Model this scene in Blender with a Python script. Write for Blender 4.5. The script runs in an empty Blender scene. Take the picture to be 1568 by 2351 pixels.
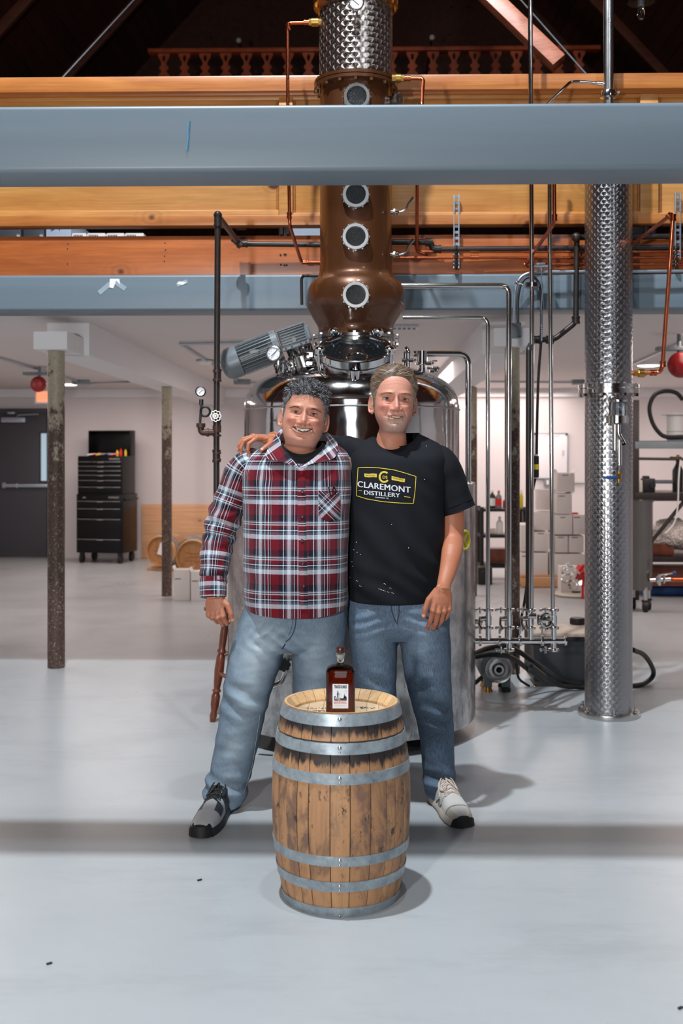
import bpy, bmesh, math, random
import numpy as np
from mathutils import Vector, Matrix, noise
from mathutils.bvhtree import BVHTree
random.seed(7); R = math.radians
scene = bpy.context.scene
COL = scene.collection

# ------------------------------------------------------------------ camera
F = 2500.0; CX = 784.0; HY = 1047.0; CAMZ = 1.44; YAW = 0.02
cd = bpy.data.cameras.new('camera'); cam = bpy.data.objects.new('camera', cd); COL.objects.link(cam)
cam.location = (0, 0, CAMZ); cam.rotation_euler = (math.pi/2, 0, YAW)
cd.sensor_fit = 'VERTICAL'; cd.sensor_height = 36.0; cd.lens = 36.0*F/2351.0
cd.shift_y = (HY-2351/2.0)/2351.0
cd.clip_start = .05; cd.clip_end = 80
cd.dof.use_dof = True; cd.dof.focus_distance = 4.4; cd.dof.aperture_fstop = 3.2
scene.camera = cam
# ------------------------------------------------------------------ world, lights, exposure
w = bpy.data.worlds.new('dim_sky'); scene.world = w; w.use_nodes = True
w.node_tree.nodes['Background'].inputs[0].default_value = (.55, .62, .7, 1)
w.node_tree.nodes['Background'].inputs[1].default_value = .05
def light(kind, name, loc, energy, color, size=.1, aim=None, size_y=None, spot=None, blend=.3):
    d = bpy.data.lights.new(name, kind); d.energy = energy; d.color = color
    if kind == 'AREA':
        d.size = size
        if size_y: d.shape = 'RECTANGLE'; d.size_y = size_y
    else: d.shadow_soft_size = size
    if kind == 'SPOT': d.spot_size = R(spot); d.spot_blend = blend
    o = bpy.data.objects.new(name, d); COL.objects.link(o); o.location = loc
    if aim is not None:
        o.rotation_euler = (Vector(aim)-Vector(loc)).to_track_quat('-Z', 'Y').to_euler()
    return o
COOL = (.80, .91, 1.0); WARM = (1.0, .86, .80)
light('SPOT', 'hall_lamp_and_accent', (-1.05, 2.9, 7.7), 2550, (.86, .94, 1.0), .10, (-.95, 4.2, 0), spot=118, blend=.35)
light('SPOT', 'hall_lamp_and_accent', (.5, 2.6, 7.7), 520, COOL, .12, (.5, 3.9, 0), spot=118, blend=.35)
light('SPOT', 'hall_lamp_and_accent', (-2.9, .2, 5.6), 420, (1, .93, .85), .10, (1.1, 9.6, 5.5), spot=26, blend=.5)  # added narrow accent spot, brightens the brace and the right balusters
light('SPOT', 'hall_lamp_and_accent', (3.2, -.8, 6.6), 170, COOL, .18, (1, 6, 1.6), spot=95, blend=.5)
light('SPOT', 'flash_lamp', (-1.25, -.3, 1.66), 490, (1, .98, .96), .09, (-.1, 5, 1.5), spot=110, blend=.4)
light('AREA', 'camera_side_fill', (-.2, -4.6, 3.0), 75, COOL, 2.2, (0, 5, 1.6), size_y=3.4)  # soft fill added behind the camera, width set for the tank's bright streak
for i, (x, y) in enumerate([(-4.2, 9.2), (-2.9, 13.2), (.2, 11.2), (3.4, 9.0), (4.6, 13.0), (1.9, 14.2)]):
    light('AREA', 'ceiling_lamp_and_fill', (x, y, 2.33), 68, WARM, 1.9, (x, y, 0))  # two near the round fixtures, the rest added to light the space
light('AREA', 'loft_area_light', (1.0, 11.0, 4.6), 12, (1, .8, .6), .8, (1, 11, 0))  # weak warm area light above the loft floor, facing down
scene.view_settings.view_transform = 'Standard'; scene.view_settings.look = 'None'
scene.view_settings.gamma = 1.0; scene.view_settings.use_curve_mapping = False
scene.view_settings.exposure = -0.16

# ------------------------------------------------------------------ pixel helpers
cy_, sy_ = math.cos(YAW), math.sin(YAW)
def P(px, py, D):
    xc = (px-CX)/F*D; z = CAMZ-(py-HY)/F*D
    return Vector((xc*cy_-D*sy_, xc*sy_+D*cy_, z))
def G(px, py, z=0.0):
    D = (CAMZ-z)*F/(py-HY); return P(px, py, D)
def S(D): return D/F          # metres per pixel at depth D

# ------------------------------------------------------------------ mesh helpers
ORG = {}
def worg(o): return ORG.get(o.name, Vector((0, 0, 0)))
def thing(name, loc, label=None, cat=None, group=None):
    o = bpy.data.objects.new(name, None); COL.objects.link(o); o.location = loc; o.empty_display_size = .1
    ORG[o.name] = Vector(loc)
    if label: o['label'] = label
    if cat: o['category'] = cat
    if group: o['group'] = group
    return o
def tag(o, label=None, cat=None, group=None, kind=None):
    for k, v in (('label', label), ('category', cat), ('group', group), ('kind', kind)):
        if v: o[k] = v
    return o
def frame_of(d, up=(0, 0, 1)):
    d = Vector(d).normalized(); u = Vector(up)
    if abs(d.dot(u)) > .98: u = Vector((0, 1, 0)) if abs(d.y) < .9 else Vector((1, 0, 0))
    x = d.cross(u).normalized(); y = x.cross(d).normalized(); return x, y, d
def fillet(pts, r, n=6):
    pts = [Vector(p) for p in pts]; out = [pts[0]]
    for i in range(1, len(pts)-1):
        a, b, c = pts[i-1], pts[i], pts[i+1]
        rr = min(r, (a-b).length*.48, (c-b).length*.48)
        p, q = b+(a-b).normalized()*rr, b+(c-b).normalized()*rr
        for k in range(n+1):
            t = k/n; out.append(p*(1-t)**2+b*2*t*(1-t)+q*t*t)
    out.append(pts[-1]); return out
def catmull(pts, n):
    P_ = np.array(pts, float); m = len(P_); out = []
    if m < 3:
        return [P_[0]+(P_[-1]-P_[0])*k/(n-1) for k in range(n)]
    ext = np.vstack([2*P_[0]-P_[1], P_, 2*P_[-1]-P_[-2]])
    for k in range(n):
        t = k/(n-1)*(m-1); i = min(int(t), m-2); f = t-i
        p0, p1, p2, p3 = ext[i:i+4]
        out.append(.5*((2*p1)+(-p0+p2)*f+(2*p0-5*p1+4*p2-p3)*f*f+(-p0+3*p1-3*p2+p3)*f**3))
    return out
class MB:
    def __init__(s): s.v = []; s.f = []; s.uv = []; s.mi = []; s.m = 0
    def add(s, vs, fs, uv=None):
        b = len(s.v); s.v += [tuple(map(float, p)) for p in vs]; s.f += [tuple(i+b for i in f) for f in fs]
        s.uv += [tuple(map(float, u)) for u in uv] if uv is not None else [(0., 0.)]*len(vs); s.mi += [s.m]*len(fs); return s
    def box(s, c, size, rot=None, bev=0):
        hx, hy, hz = [k/2 for k in size]; bev = min(bev, hx*.9, hy*.9, hz*.9)
        M = rot if rot is not None else Matrix.Identity(3); c = Vector(c)
        if bev <= 0:
            vs = [c+M@Vector((x*hx, y*hy, z*hz)) for x in (-1, 1) for y in (-1, 1) for z in (-1, 1)]
            return s.add(vs, [(0, 1, 3, 2), (4, 6, 7, 5), (0, 4, 5, 1), (2, 3, 7, 6), (0, 2, 6, 4), (1, 5, 7, 3)])
        bm = bmesh.new(); bmesh.ops.create_cube(bm, size=1)
        for v in bm.verts: v.co = Vector((v.co.x*hx*2, v.co.y*hy*2, v.co.z*hz*2))
        bmesh.ops.bevel(bm, geom=bm.edges[:], offset=bev, segments=2, affect='EDGES', profile=.6)
        bm.verts.index_update(); s.add([c+M@v.co for v in bm.verts], [[v.index for v in f.verts] for f in bm.faces]); bm.free(); return s
    def cyl(s, a, b, r, r2=None, n=24, caps=True):
        a, b = Vector(a), Vector(b); r2 = r if r2 is None else r2; x, y, d = frame_of(b-a)
        vs = []
        for p, q in ((a, r), (b, r2)):
            vs += [p+x*math.cos(2*math.pi*i/n)*q+y*math.sin(2*math.pi*i/n)*q for i in range(n)]
        fs = [(i, (i+1) % n, n+(i+1) % n, n+i) for i in range(n)]
        if caps: fs += [tuple(range(n-1, -1, -1)), tuple(range(n, 2*n))]
        return s.add(vs, fs)
    def tube(s, pts, r, n=12, fil=0, caps=True, up=None):
        pts = [Vector(p) for p in pts]
        rr = None if not hasattr(r, '__len__') else list(r)
        if fil: pts = fillet(pts, fil)
        N = len(pts); rr = rr or [r]*N; vs = []
        t0 = (pts[1]-pts[0]).normalized(); x, y, _ = frame_of(t0, up or (0, 0, 1))
        for i, p in enumerate(pts):
            t = (pts[min(i+1, N-1)]-pts[max(i-1, 0)]).normalized()
            x = (x-t*x.dot(t)).normalized(); y = t.cross(x)
            vs += [p+(x*math.cos(2*math.pi*k/n)+y*math.sin(2*math.pi*k/n))*rr[i] for k in range(n)]
        fs = [(i*n+k, i*n+(k+1) % n, (i+1)*n+(k+1) % n, (i+1)*n+k) for i in range(N-1) for k in range(n)]
        if caps: fs += [tuple(range(n-1, -1, -1)), tuple(range((N-1)*n, N*n))]
        return s.add(vs, fs)
    def lathe(s, prof, o=(0, 0, 0), axis=(0, 0, 1), n=48, uvr=None, a0=0, a1=2*math.pi):
        o = Vector(o)
        if abs(Vector(axis).normalized().z) > .999: x, y, d = Vector((1, 0, 0)), Vector((0, 1, 0)), Vector(axis).normalized()
        else: x, y, d = frame_of(axis)
        full = abs(a1-a0-2*math.pi) < 1e-6; vs = []; uv = []; nn = n+1
        for r, z in prof:
            for k in range(nn):
                a = a0+(a1-a0)*k/n
                vs.append(o+x*math.cos(a)*r+y*math.sin(a)*r+d*z); uv.append((a*(uvr or r), z))
        fs = []
        for i in range(len(prof)-1):
            for k in range(n): fs.append((i*nn+k, i*nn+k+1, (i+1)*nn+k+1, (i+1)*nn+k))
        return s.add(vs, fs, uv)
    def sph(s, c, r, n=16, rot=None):
        r = r if hasattr(r, '__len__') else (r, r, r); c = Vector(c); M = rot if rot is not None else Matrix.Identity(3)
        vs = [c+M@Vector((0, 0, r[2]))]; m = max(n//2, 4)
        for i in range(1, m):
            t = math.pi*i/m
            vs += [c+M@Vector((r[0]*math.sin(t)*math.cos(2*math.pi*k/n), r[1]*math.sin(t)*math.sin(2*math.pi*k/n), r[2]*math.cos(t))) for k in range(n)]
        vs.append(c+M@Vector((0, 0, -r[2]))); fs = [(0, 1+k, 1+(k+1) % n) for k in range(n)]
        for i in range(m-2): fs += [(1+i*n+k, 1+(i+1)*n+k, 1+(i+1)*n+(k+1) % n, 1+i*n+(k+1) % n) for k in range(n)]
        L = len(vs)-1; b = 1+(m-2)*n; fs += [(b+k, L, b+(k+1) % n) for k in range(n)]
        return s.add(vs, fs)
    def torus(s, c, axis, R1, r, n=32, m=8):
        x, y, d = frame_of(axis); c = Vector(c)
        vs = [c+(x*math.cos(a)+y*math.sin(a))*(R1+r*math.cos(b))+d*r*math.sin(b) for a in [2*math.pi*i/n for i in range(n)] for b in [2*math.pi*j/m for j in range(m)]]
        return s.add(vs, [(i*m+j, ((i+1) % n)*m+j, ((i+1) % n)*m+(j+1) % m, i*m+(j+1) % m) for i in range(n) for j in range(m)])
    def grid(s, A, close=True, uv=None, cap0=False, cap1=False):
        A = np.asarray(A, float); m, n = A.shape[:2]; vs = A.reshape(-1, 3)
        k1 = n if close else n-1
        fs = [(i*n+k, i*n+(k+1) % n, (i+1)*n+(k+1) % n, (i+1)*n+k) for i in range(m-1) for k in range(k1)]
        if cap0: fs.append(tuple(range(n-1, -1, -1)))
        if cap1: fs.append(tuple(range((m-1)*n, m*n)))
        return s.add(vs, fs, None if uv is None else np.asarray(uv).reshape(-1, 2))
    def prism(s, poly, o, ux, uy, t):
        """poly: 2D points; extruded by vector t"""
        o, ux, uy, t = Vector(o), Vector(ux), Vector(uy), Vector(t); n = len(poly)
        a = [o+ux*p[0]+uy*p[1] for p in poly]
        return s.add(a+[p+t for p in a], [tuple(range(n-1, -1, -1)), tuple(range(n, 2*n))]+[(i, (i+1) % n, n+(i+1) % n, n+i) for i in range(n)])
    def build(s, name, mat, parent=None, label=None, cat=None, group=None, kind=None, smooth=True, ang=35, org=None, col=None, fixn=True):
        vs = np.array(s.v, float)
        if parent is not None: o_ = worg(parent)
        elif org is not None: o_ = Vector(org)
        else:
            lo, hi = vs.min(0), vs.max(0); o_ = Vector(((lo[0]+hi[0])/2, (lo[1]+hi[1])/2, lo[2]))
        vs = vs-np.array(o_); me = bpy.data.meshes.new(name); me.from_pydata(vs.tolist(), [], s.f); me.update()
        if fixn:
            bm = bmesh.new(); bm.from_mesh(me); bmesh.ops.recalc_face_normals(bm, faces=bm.faces); bm.to_mesh(me); bm.free()
        if any(u != (0., 0.) for u in s.uv):
            ul = me.uv_layers.new(name='UVMap'); li = np.empty(len(me.loops), np.int32); me.loops.foreach_get('vertex_index', li)
            ul.data.foreach_set('uv', np.array(s.uv, np.float32)[li].ravel())
        if col is not None: setcol(me, col)
        mats = mat if isinstance(mat, (list, tuple)) else [mat]
        for m in mats: me.materials.append(m)
        if len(mats) > 1: me.polygons.foreach_set('material_index', s.mi)
        if smooth: me.shade_smooth(); me.set_sharp_from_angle(angle=R(ang))
        ob = bpy.data.objects.new(name, me); COL.objects.link(ob)
        if parent is not None: ob.parent = parent; ORG[ob.name] = o_
        else: ob.location = o_; ORG[ob.name] = Vector(o_)
        return tag(ob, label, cat, group, kind)
def setcol(me, col):
    a = me.color_attributes.new('Col', 'FLOAT_COLOR', 'POINT'); c = np.ones((len(me.vertices), 4), np.float32); c[:, :3] = np.asarray(col)[:, :3]
    a.data.foreach_set('color', c.ravel())
def struct(mb, name, mat, **k): return mb.build(name, mat, kind='structure', **k)
def pbox(x0, y0, x1, y1, D, depth, bev=0, mb=None):
    """box whose front face covers the pixel rect at depth D"""
    a, b = P(x0, y0, D), P(x1, y1, D); mb = mb or MB()
    yv = (a.y+b.y)/2
    return mb.box(((a.x+b.x)/2, yv+depth/2, (a.z+b.z)/2), (abs(b.x-a.x), depth, abs(a.z-b.z)), bev=bev)
def text_mb(txt, h, o, ux, uy, depth=.001, off=0.0, sx=1.0, align='CENTER', spacing=1.0, font=None):
    """text as mesh data: height of capitals h, origin o, axes ux, uy"""
    cu = bpy.data.curves.new('t', 'FONT'); cu.body = txt; cu.size = h/.7; cu.align_x = align; cu.offset = off; cu.extrude = 0; cu.resolution_u = 3; cu.space_character = spacing
    ob = bpy.data.objects.new('t', cu); COL.objects.link(ob); dg = bpy.context.evaluated_depsgraph_get(); dg.update()
    me = ob.evaluated_get(dg).to_mesh(); bm = bmesh.new(); bm.from_mesh(me); ob.evaluated_get(dg).to_mesh_clear()
    bpy.data.objects.remove(ob); bpy.data.curves.remove(cu)
    return bm, Vector(o), Vector(ux).normalized()*sx, Vector(uy).normalized(), depth
def text_add(mb, *a, fn=None, **k):
    bm, o, ux, uy, dep = text_mb(*a, **k); n = ux.normalized().cross(uy)
    if fn:
        bmesh.ops.triangulate(bm, faces=bm.faces)
    pts = [o+ux*v.co.x+uy*v.co.y for v in bm.verts]
    if fn: pts = [fn(p) for p in pts]
    else: pts = [p+n*dep for p in pts]
    mb.add(pts, [[v.index for v in f.verts] for f in bm.faces]); bm.free(); return mb

# ------------------------------------------------------------------ materials
def lin(c):
    return tuple(((x/255)/12.92 if x/255 <= .04045 else ((x/255+.055)/1.055)**2.4) for x in c)
class NT:
    def __init__(s, name):
        s.mt = bpy.data.materials.new(name); s.mt.use_nodes = True; s.t = s.mt.node_tree; s.n = s.t.nodes; s.b = s.n['Principled BSDF']; s.out = s.n['Material Output']
    def lk(s, a, b): s.t.links.new(a, b)
    def put(s, sock, v):
        if hasattr(v, 'is_linked'): s.lk(v, sock)
        elif hasattr(v, '__len__') and len(v) == 3 and sock.type == 'RGBA': sock.default_value = (*v, 1)
        else: sock.default_value = v
    def node(s, t, **k):
        n = s.n.new(t)
        for a, b in k.items(): setattr(n, a, b)
        return n
    def m(s, op, a, b=0, c=0, clamp=False):
        n = s.node('ShaderNodeMath', operation=op, use_clamp=clamp)
        for i, v in enumerate((a, b, c)): s.put(n.inputs[i], v)
        return n.outputs[0]
    def coord(s, which='Object', scale=(1, 1, 1), loc=(0, 0, 0)):
        tc = s.node('ShaderNodeTexCoord'); mp = s.node('ShaderNodeMapping'); s.lk(tc.outputs[which], mp.inputs[0]); mp.inputs['Scale'].default_value = scale; mp.inputs['Location'].default_value = loc; return mp.outputs[0]
    def noise(s, vec, scale, detail=3, rough=.5, dist=0):
        n = s.node('ShaderNodeTexNoise'); s.lk(vec, n.inputs['Vector']); n.inputs['Scale'].default_value = scale; n.inputs['Detail'].default_value = detail; n.inputs['Roughness'].default_value = rough; n.inputs['Distortion'].default_value = dist; return n.outputs['Fac']
    def ramp(s, fac, stops, interp='LINEAR'):
        n = s.node('ShaderNodeValToRGB'); cr = n.color_ramp; cr.interpolation = interp
        while len(cr.elements) < len(stops): cr.elements.new(.5)
        for e, (p, c) in zip(cr.elements, stops): e.position = p; e.color = (*c, 1) if hasattr(c, '__len__') else (c, c, c, 1)
        s.lk(fac, n.inputs[0]); return n.outputs[0]
    def mix(s, f, a, b, blend='MIX'):
        n = s.node('ShaderNodeMix', data_type='RGBA', blend_type=blend); s.put(n.inputs[0], f); s.put(n.inputs[6], a); s.put(n.inputs[7], b); return n.outputs[2]
    def bump(s, h, strength=.3, dist=.002):
        n = s.node('ShaderNodeBump'); n.inputs['Strength'].default_value = strength; n.inputs['Distance'].default_value = dist; s.lk(h, n.inputs['Height']); s.lk(n.outputs[0], s.b.inputs['Normal']); return n
    def set(s, **k):
        nm = dict(col='Base Color', rough='Roughness', metal='Metallic', spec='Specular IOR Level', coat='Coat Weight', coatr='Coat Roughness', trans='Transmission Weight', ior='IOR', em='Emission Color', ems='Emission Strength', aniso='Anisotropic', tan='Tangent', sss='Subsurface Weight', alpha='Alpha', sheen='Sheen Weight')
        for a, v in k.items(): s.put(s.b.inputs[nm[a]], v)
        return s
def plain(name, rgb, rough=.5, metal=0, var=.12, vs=6, bumpy=0, bs=60, raw=False, **k):
    """simple procedural material: colour with a soft noise variation, optional bump"""
    t = NT(name); c = rgb if raw else lin(rgb)
    if var:
        v = t.coord(); f = t.noise(v, vs, 4, .6); t.set(col=t.mix(f, tuple(x*(1-var) for x in c), tuple(min(1, x*(1+var)) for x in c)))
        rf = t.m('MULTIPLY_ADD', f, .12, rough-.06, clamp=True); t.set(rough=rf)
    else: t.set(col=c, rough=rough)
    t.set(metal=metal, **k)
    if bumpy: t.bump(t.noise(t.coord(), bs, 3), bumpy, .003)
    return t.mt
M = {}
M['steel'] = plain('polished_steel', (205, 203, 200), .13, 1, .06, 3)
M['steel_soft'] = plain('brushed_steel', (190, 188, 186), .28, 1, .1, 8)
M['chrome'] = plain('chrome', (225, 225, 225), .07, 1, .03)
M['black_iron'] = plain('black_iron', (44, 36, 33), .42, .3, .4, 30)
M['black'] = plain('black_plastic', (16, 16, 18), .45, 0, .2)
M['black_gloss'] = plain('gloss_black_paint', (7, 7, 9), .3, 0, .1, spec=.3)
M['shaded_steel'] = plain('shaded_polished_steel', (120, 117, 116), .2, 1, .15, 4)  # polished steel darkened to stand for the dim surroundings it mirrors
M['rubber'] = plain('black_rubber', (18, 17, 17), .55, 0, .2)
M['copperpipe'] = plain('copper_pipe', (190, 100, 66), .25, 1, .3, 18)
M['brass'] = plain('tarnished_brass', (176, 136, 70), .3, 1, .25, 20)
M['white_wall'] = plain('white_wall_paint', (212, 204, 205), .6, 0, .03, 2, .05, 120)
M['ceil'] = plain('ceiling_paint', (216, 208, 206), .65, 0, .03, 1)
M['soffit'] = plain('soffit_paint', (228, 226, 228), .6, 0, .02, 2)
M['carton'] = plain('white_carton', (216, 208, 204), .65, 0, .05, 5)
M['carton_blue'] = plain('grey_blue_carton', (160, 168, 182), .65, 0, .05, 5)
M['ink'] = plain('dark_print', (40, 38, 38), .6, 0, 0)
M['grey_door'] = plain('dark_grey_door_paint', (58, 57, 64), .45, 0, .06)
M['red'] = plain('red_paint', (150, 16, 18), .3, 0, .1)
M['redplastic'] = plain('red_plastic', (205, 40, 40), .4, 0, .1)
M['yellow'] = plain('yellow_plastic', (214, 190, 40), .4, 0, .1)
M['blue'] = plain('blue_plastic', (20, 70, 130), .4, 0, .1)
M['motor'] = plain('motor_grey_paint', (106, 112, 116), .4, .1, .08)
M['zinc'] = plain('zinc_strut', (170, 178, 188), .35, .8, .15, 20)
M['boxgrey'] = plain('grey_box', (120, 128, 132), .5, 0, .08)
M['white'] = plain('white_plastic', (225, 222, 220), .45, 0, .04)
M['pale'] = plain('pale_plastic', (214, 206, 190), .5, 0, .05)
M['board'] = plain('whiteboard_white', (232, 230, 234), .25, 0, .02)
def glassmat(name, c=(1, 1, 1), rough=.02, alpha=None):
    t = NT(name); t.set(col=c, rough=rough, trans=1.0, ior=1.45); return t.mt
M['glass'] = glassmat('clear_glass', (.95, .97, .97))
M['amber'] = glassmat('amber_whiskey', lin((84, 24, 9)))
def emis(name, c, s):
    t = NT(name); t.set(col=c, em=c, ems=s); return t.mt
M['lamp'] = emis('lamp_diffuser', (1, .93, .88), 9)
M['exit'] = emis('exit_red', (1, .16, .08), 2.2)
M['bluewin'] = emis('daylit_door_glass', lin((150, 172, 184)), .9)
# floor
t = NT('grey_epoxy_floor'); v = t.coord(); a = t.noise(v, .55, 5, .6); b = t.noise(v, 9, 5, .65); sp = t.noise(v, 55, 3, .7)
streak = t.noise(t.coord(), 1.3, 4, .6)
c = t.mix(a, lin((150, 154, 157)), lin((180, 183, 185))); c = t.mix(t.ramp(b, [(.3, 0), (.8, .2)]), c, lin((150, 152, 154)))
c = t.mix(t.ramp(sp, [(.70, 0), (.78, .6)]), c, lin((120, 118, 116))); c = t.mix(t.ramp(t.noise(t.coord(scale=(.5, 1.6, 1)), 2.6, 7, .72), [(.50, 0), (.66, .28)]), c, lin((132, 134, 136)))
t.set(col=c, rough=t.m('MULTIPLY_ADD', streak, .22, .20), spec=.45); t.bump(a, .1, .01); M['floor'] = t.mt
# wood
def wood(name, c1, c2, knot, scale=(1.2, 9, 9), rough=.38, coat=.25, knots=True, rnd=0.0, kdens=1.15, kxz=(1.3, 1, 1.9)):
    t = NT(name); v = t.coord(scale=scale); n1 = t.noise(v, 1.5, 6, .62, .6); n2 = t.noise(t.coord(scale=(scale[0]*.6, scale[1]*5, scale[2]*5)), 3, 4, .6)
    c = t.mix(t.ramp(n1, [(.3, 0), (.7, 1)]), lin(c1), lin(c2)); c = t.mix(t.ramp(n2, [(.42, 0), (.62, .32)]), c, tuple(x*.55 for x in lin(c1)))
    if knots:
        vo = t.node('ShaderNodeTexVoronoi', voronoi_dimensions='2D'); sx = t.node('ShaderNodeSeparateXYZ'); t.lk(t.coord(scale=kxz), sx.inputs[0]); cx = t.node('ShaderNodeCombineXYZ'); t.lk(sx.outputs[0], cx.inputs[0]); t.lk(sx.outputs[2], cx.inputs[1]); t.lk(cx.outputs[0], vo.inputs['Vector']); vo.inputs['Scale'].default_value = kdens
        dd = t.m('ADD', vo.outputs['Distance'], t.m('MULTIPLY', t.m('SUBTRACT', n1, .5), .12))
        ring = t.m('SINE', t.m('MULTIPLY', dd, 95.0)); nearv = t.ramp(dd, [(.02, 1), (.2, 0)])
        c = t.mix(t.m('MULTIPLY', nearv, t.m('MULTIPLY_ADD', ring, .22, .2)), c, tuple(x*.5 for x in lin(c1)))
        c = t.mix(t.ramp(dd, [(.018, 1), (.05, 0)]), c, lin(knot))
    if rnd:
        oi = t.node('ShaderNodeObjectInfo'); c = t.mix(t.m('MULTIPLY', oi.outputs['Random'], rnd), c, tuple(x*.45 for x in lin(c1)))
    t.set(col=c, rough=rough, coat=coat, coatr=.3); t.bump(n2, .08, .002); return t.mt
M['pine'] = wood('varnished_pine_panel', (188, 122, 58), (212, 152, 84), (80, 34, 14))
M['pine_dark'] = wood('stained_pine_trim', (158, 88, 38), (190, 120, 58), (80, 36, 16))
M['beam'] = wood('orange_fir_beam', (150, 76, 32), (186, 102, 48), (70, 26, 12))
M['brace'] = wood('cedar_brace', (160, 88, 62), (196, 124, 94), (90, 44, 26))
M['roof'] = wood('dark_stained_boards', (74, 38, 27), (98, 52, 38), (20, 10, 8), scale=(9, 1.2, 9), rough=.7, coat=0, rnd=.5)
M['rafter'] = wood('dark_rafter', (92, 48, 32), (120, 64, 44), (25, 12, 8), rough=.6, coat=0)
M['ply'] = wood('plywood_sheet', (214, 160, 118), (230, 178, 134), (150, 90, 60), scale=(.7, 4, 3), rough=.6, coat=0)
M['baluster'] = wood('baluster_wood', (150, 64, 30), (186, 88, 42), (60, 24, 12), scale=(6, 6, 1.2), rough=.5, coat=0, knots=False)
M['stool'] = wood('turned_walnut', (92, 42, 24), (128, 62, 34), (40, 18, 10), scale=(9, 9, 1.5), rough=.3, knots=False)
M['pallet'] = wood('pallet_pine', (196, 140, 92), (216, 164, 116), (100, 60, 36), rough=.6, coat=0)
# painted steel beams
def beam_paint(name):
    t = NT(name); v = t.coord(scale=(.25, 1, 6)); n = t.noise(v, 2, 5, .6); n2 = t.noise(t.coord(), 30, 3, .6)
    c = t.mix(n, lin((92, 105, 115)), lin((110, 123, 132))); c = t.mix(t.ramp(n2, [(.6, 0), (.9, .25)]), c, lin((112, 124, 138)))
    t.set(col=c, rough=.42); return t.mt
M['beampaint'] = beam_paint('grey_blue_beam_paint')
# rusty painted posts
t = NT('flaking_rusty_post'); v = t.coord(scale=(1, 1, .6)); n = t.noise(v, 14, 8, .72); n2 = t.noise(v, 60, 5, .7); tc = t.node('ShaderNodeTexCoord'); sep = t.node('ShaderNodeSeparateXYZ'); t.lk(tc.outputs['Object'], sep.inputs[0])
zf = t.m('MULTIPLY_ADD', sep.outputs[2], .55, -.62, clamp=True)
rust = t.mix(n2, lin((46, 32, 30)), lin((96, 70, 58))); paint = t.mix(n2, lin((120, 112, 98)), lin((186, 176, 152)))
fac = t.ramp(t.m('ADD', n, t.m('MULTIPLY', zf, .42)), [(.60, 0), (.66, 1)])
c = t.mix(fac, rust, paint); sp = t.ramp(t.noise(v, 90, 4, .8), [(.57, 0), (.64, 1)]); c = t.mix(t.m('MULTIPLY', sp, .6), c, lin((190, 180, 165)))
t.set(col=c, rough=.55, metal=.15); t.bump(n, .5, .006); M['post'] = t.mt
# engine-turned stainless: overlapping brushed discs, the brushing runs round each disc
def swirl(name, W=.05, base=(.62, .60, .59), flip=1):
    t = NT(name); tc = t.node('ShaderNodeTexCoord'); sp = t.node('ShaderNodeSeparateXYZ'); t.lk(tc.outputs['UV'], sp.inputs[0]); u, v = sp.outputs[0], sp.outputs[1]
    H = W/2; j = t.m('FLOOR', t.m('DIVIDE', v, H))
    def local(jj):
        par = t.m('MODULO', t.m('ABSOLUTE', jj), 2.0); off = t.m('MULTIPLY', par, W/2)
        uu = t.m('SUBTRACT', u, off); ci = t.m('ROUND', t.m('DIVIDE', uu, W)); dx = t.m('SUBTRACT', uu, t.m('MULTIPLY', ci, W))
        dy = t.m('SUBTRACT', v, t.m('MULTIPLY', jj, H)); d = t.m('SQRT', t.m('ADD', t.m('MULTIPLY', dx, dx), t.m('MULTIPLY', dy, dy))); return dx, dy, d, ci
    x0, y0, d0, c0 = local(j); j1 = t.m('SUBTRACT', j, 1.0); x1, y1, d1, c1 = local(j1)
    inside = t.m('LESS_THAN', d0, W*.52)
    def sel(a, b): return t.m('ADD', t.m('MULTIPLY', a, inside), t.m('MULTIPLY', b, t.m('SUBTRACT', 1.0, inside)))
    dx, dy, d = sel(x0, x1), sel(y0, y1), sel(d0, d1)
    ob = t.node('ShaderNodeSeparateXYZ'); t.lk(tc.outputs['Object'], ob.inputs[0])
    cb = t.node('ShaderNodeCombineXYZ'); t.put(cb.inputs[0], t.m('MULTIPLY', ob.outputs[1], -1.0)); t.put(cb.inputs[1], ob.outputs[0])
    nv = t.node('ShaderNodeVectorMath', operation='NORMALIZE'); t.lk(cb.outputs[0], nv.inputs[0])
    sc = t.node('ShaderNodeVectorMath', operation='SCALE'); t.lk(nv.outputs[0], sc.inputs[0]); t.put(sc.inputs['Scale'], t.m('MULTIPLY', dy, -1.0))
    cz = t.node('ShaderNodeCombineXYZ'); t.put(cz.inputs[2], dx)
    ad = t.node('ShaderNodeVectorMath', operation='ADD'); t.lk(sc.outputs[0], ad.inputs[0]); t.lk(cz.outputs[0], ad.inputs[1])
    nn = t.node('ShaderNodeVectorMath', operation='NORMALIZE'); t.lk(ad.outputs[0], nn.inputs[0])
    wn = t.node('ShaderNodeTexNoise'); t.lk(tc.outputs['Object'], wn.inputs['Vector']); wn.inputs['Scale'].default_value = 5
    t.set(col=t.mix(wn.outputs['Fac'], tuple(x*.75 for x in base), base), metal=1.0, rough=.30, aniso=.9, tan=nn.outputs[0])
    edge = t.ramp(t.m('DIVIDE', d, W*.52), [(.0, .9), (.5, .6), (.93, .25), (1, 0)]); t.bump(edge, .5, .0022)
    return t.mt
M['swirl'] = swirl('engine_turned_steel', .052)
M['swirl_top'] = swirl('engine_turned_steel_warm', .055, (.50, .42, .38))
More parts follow.
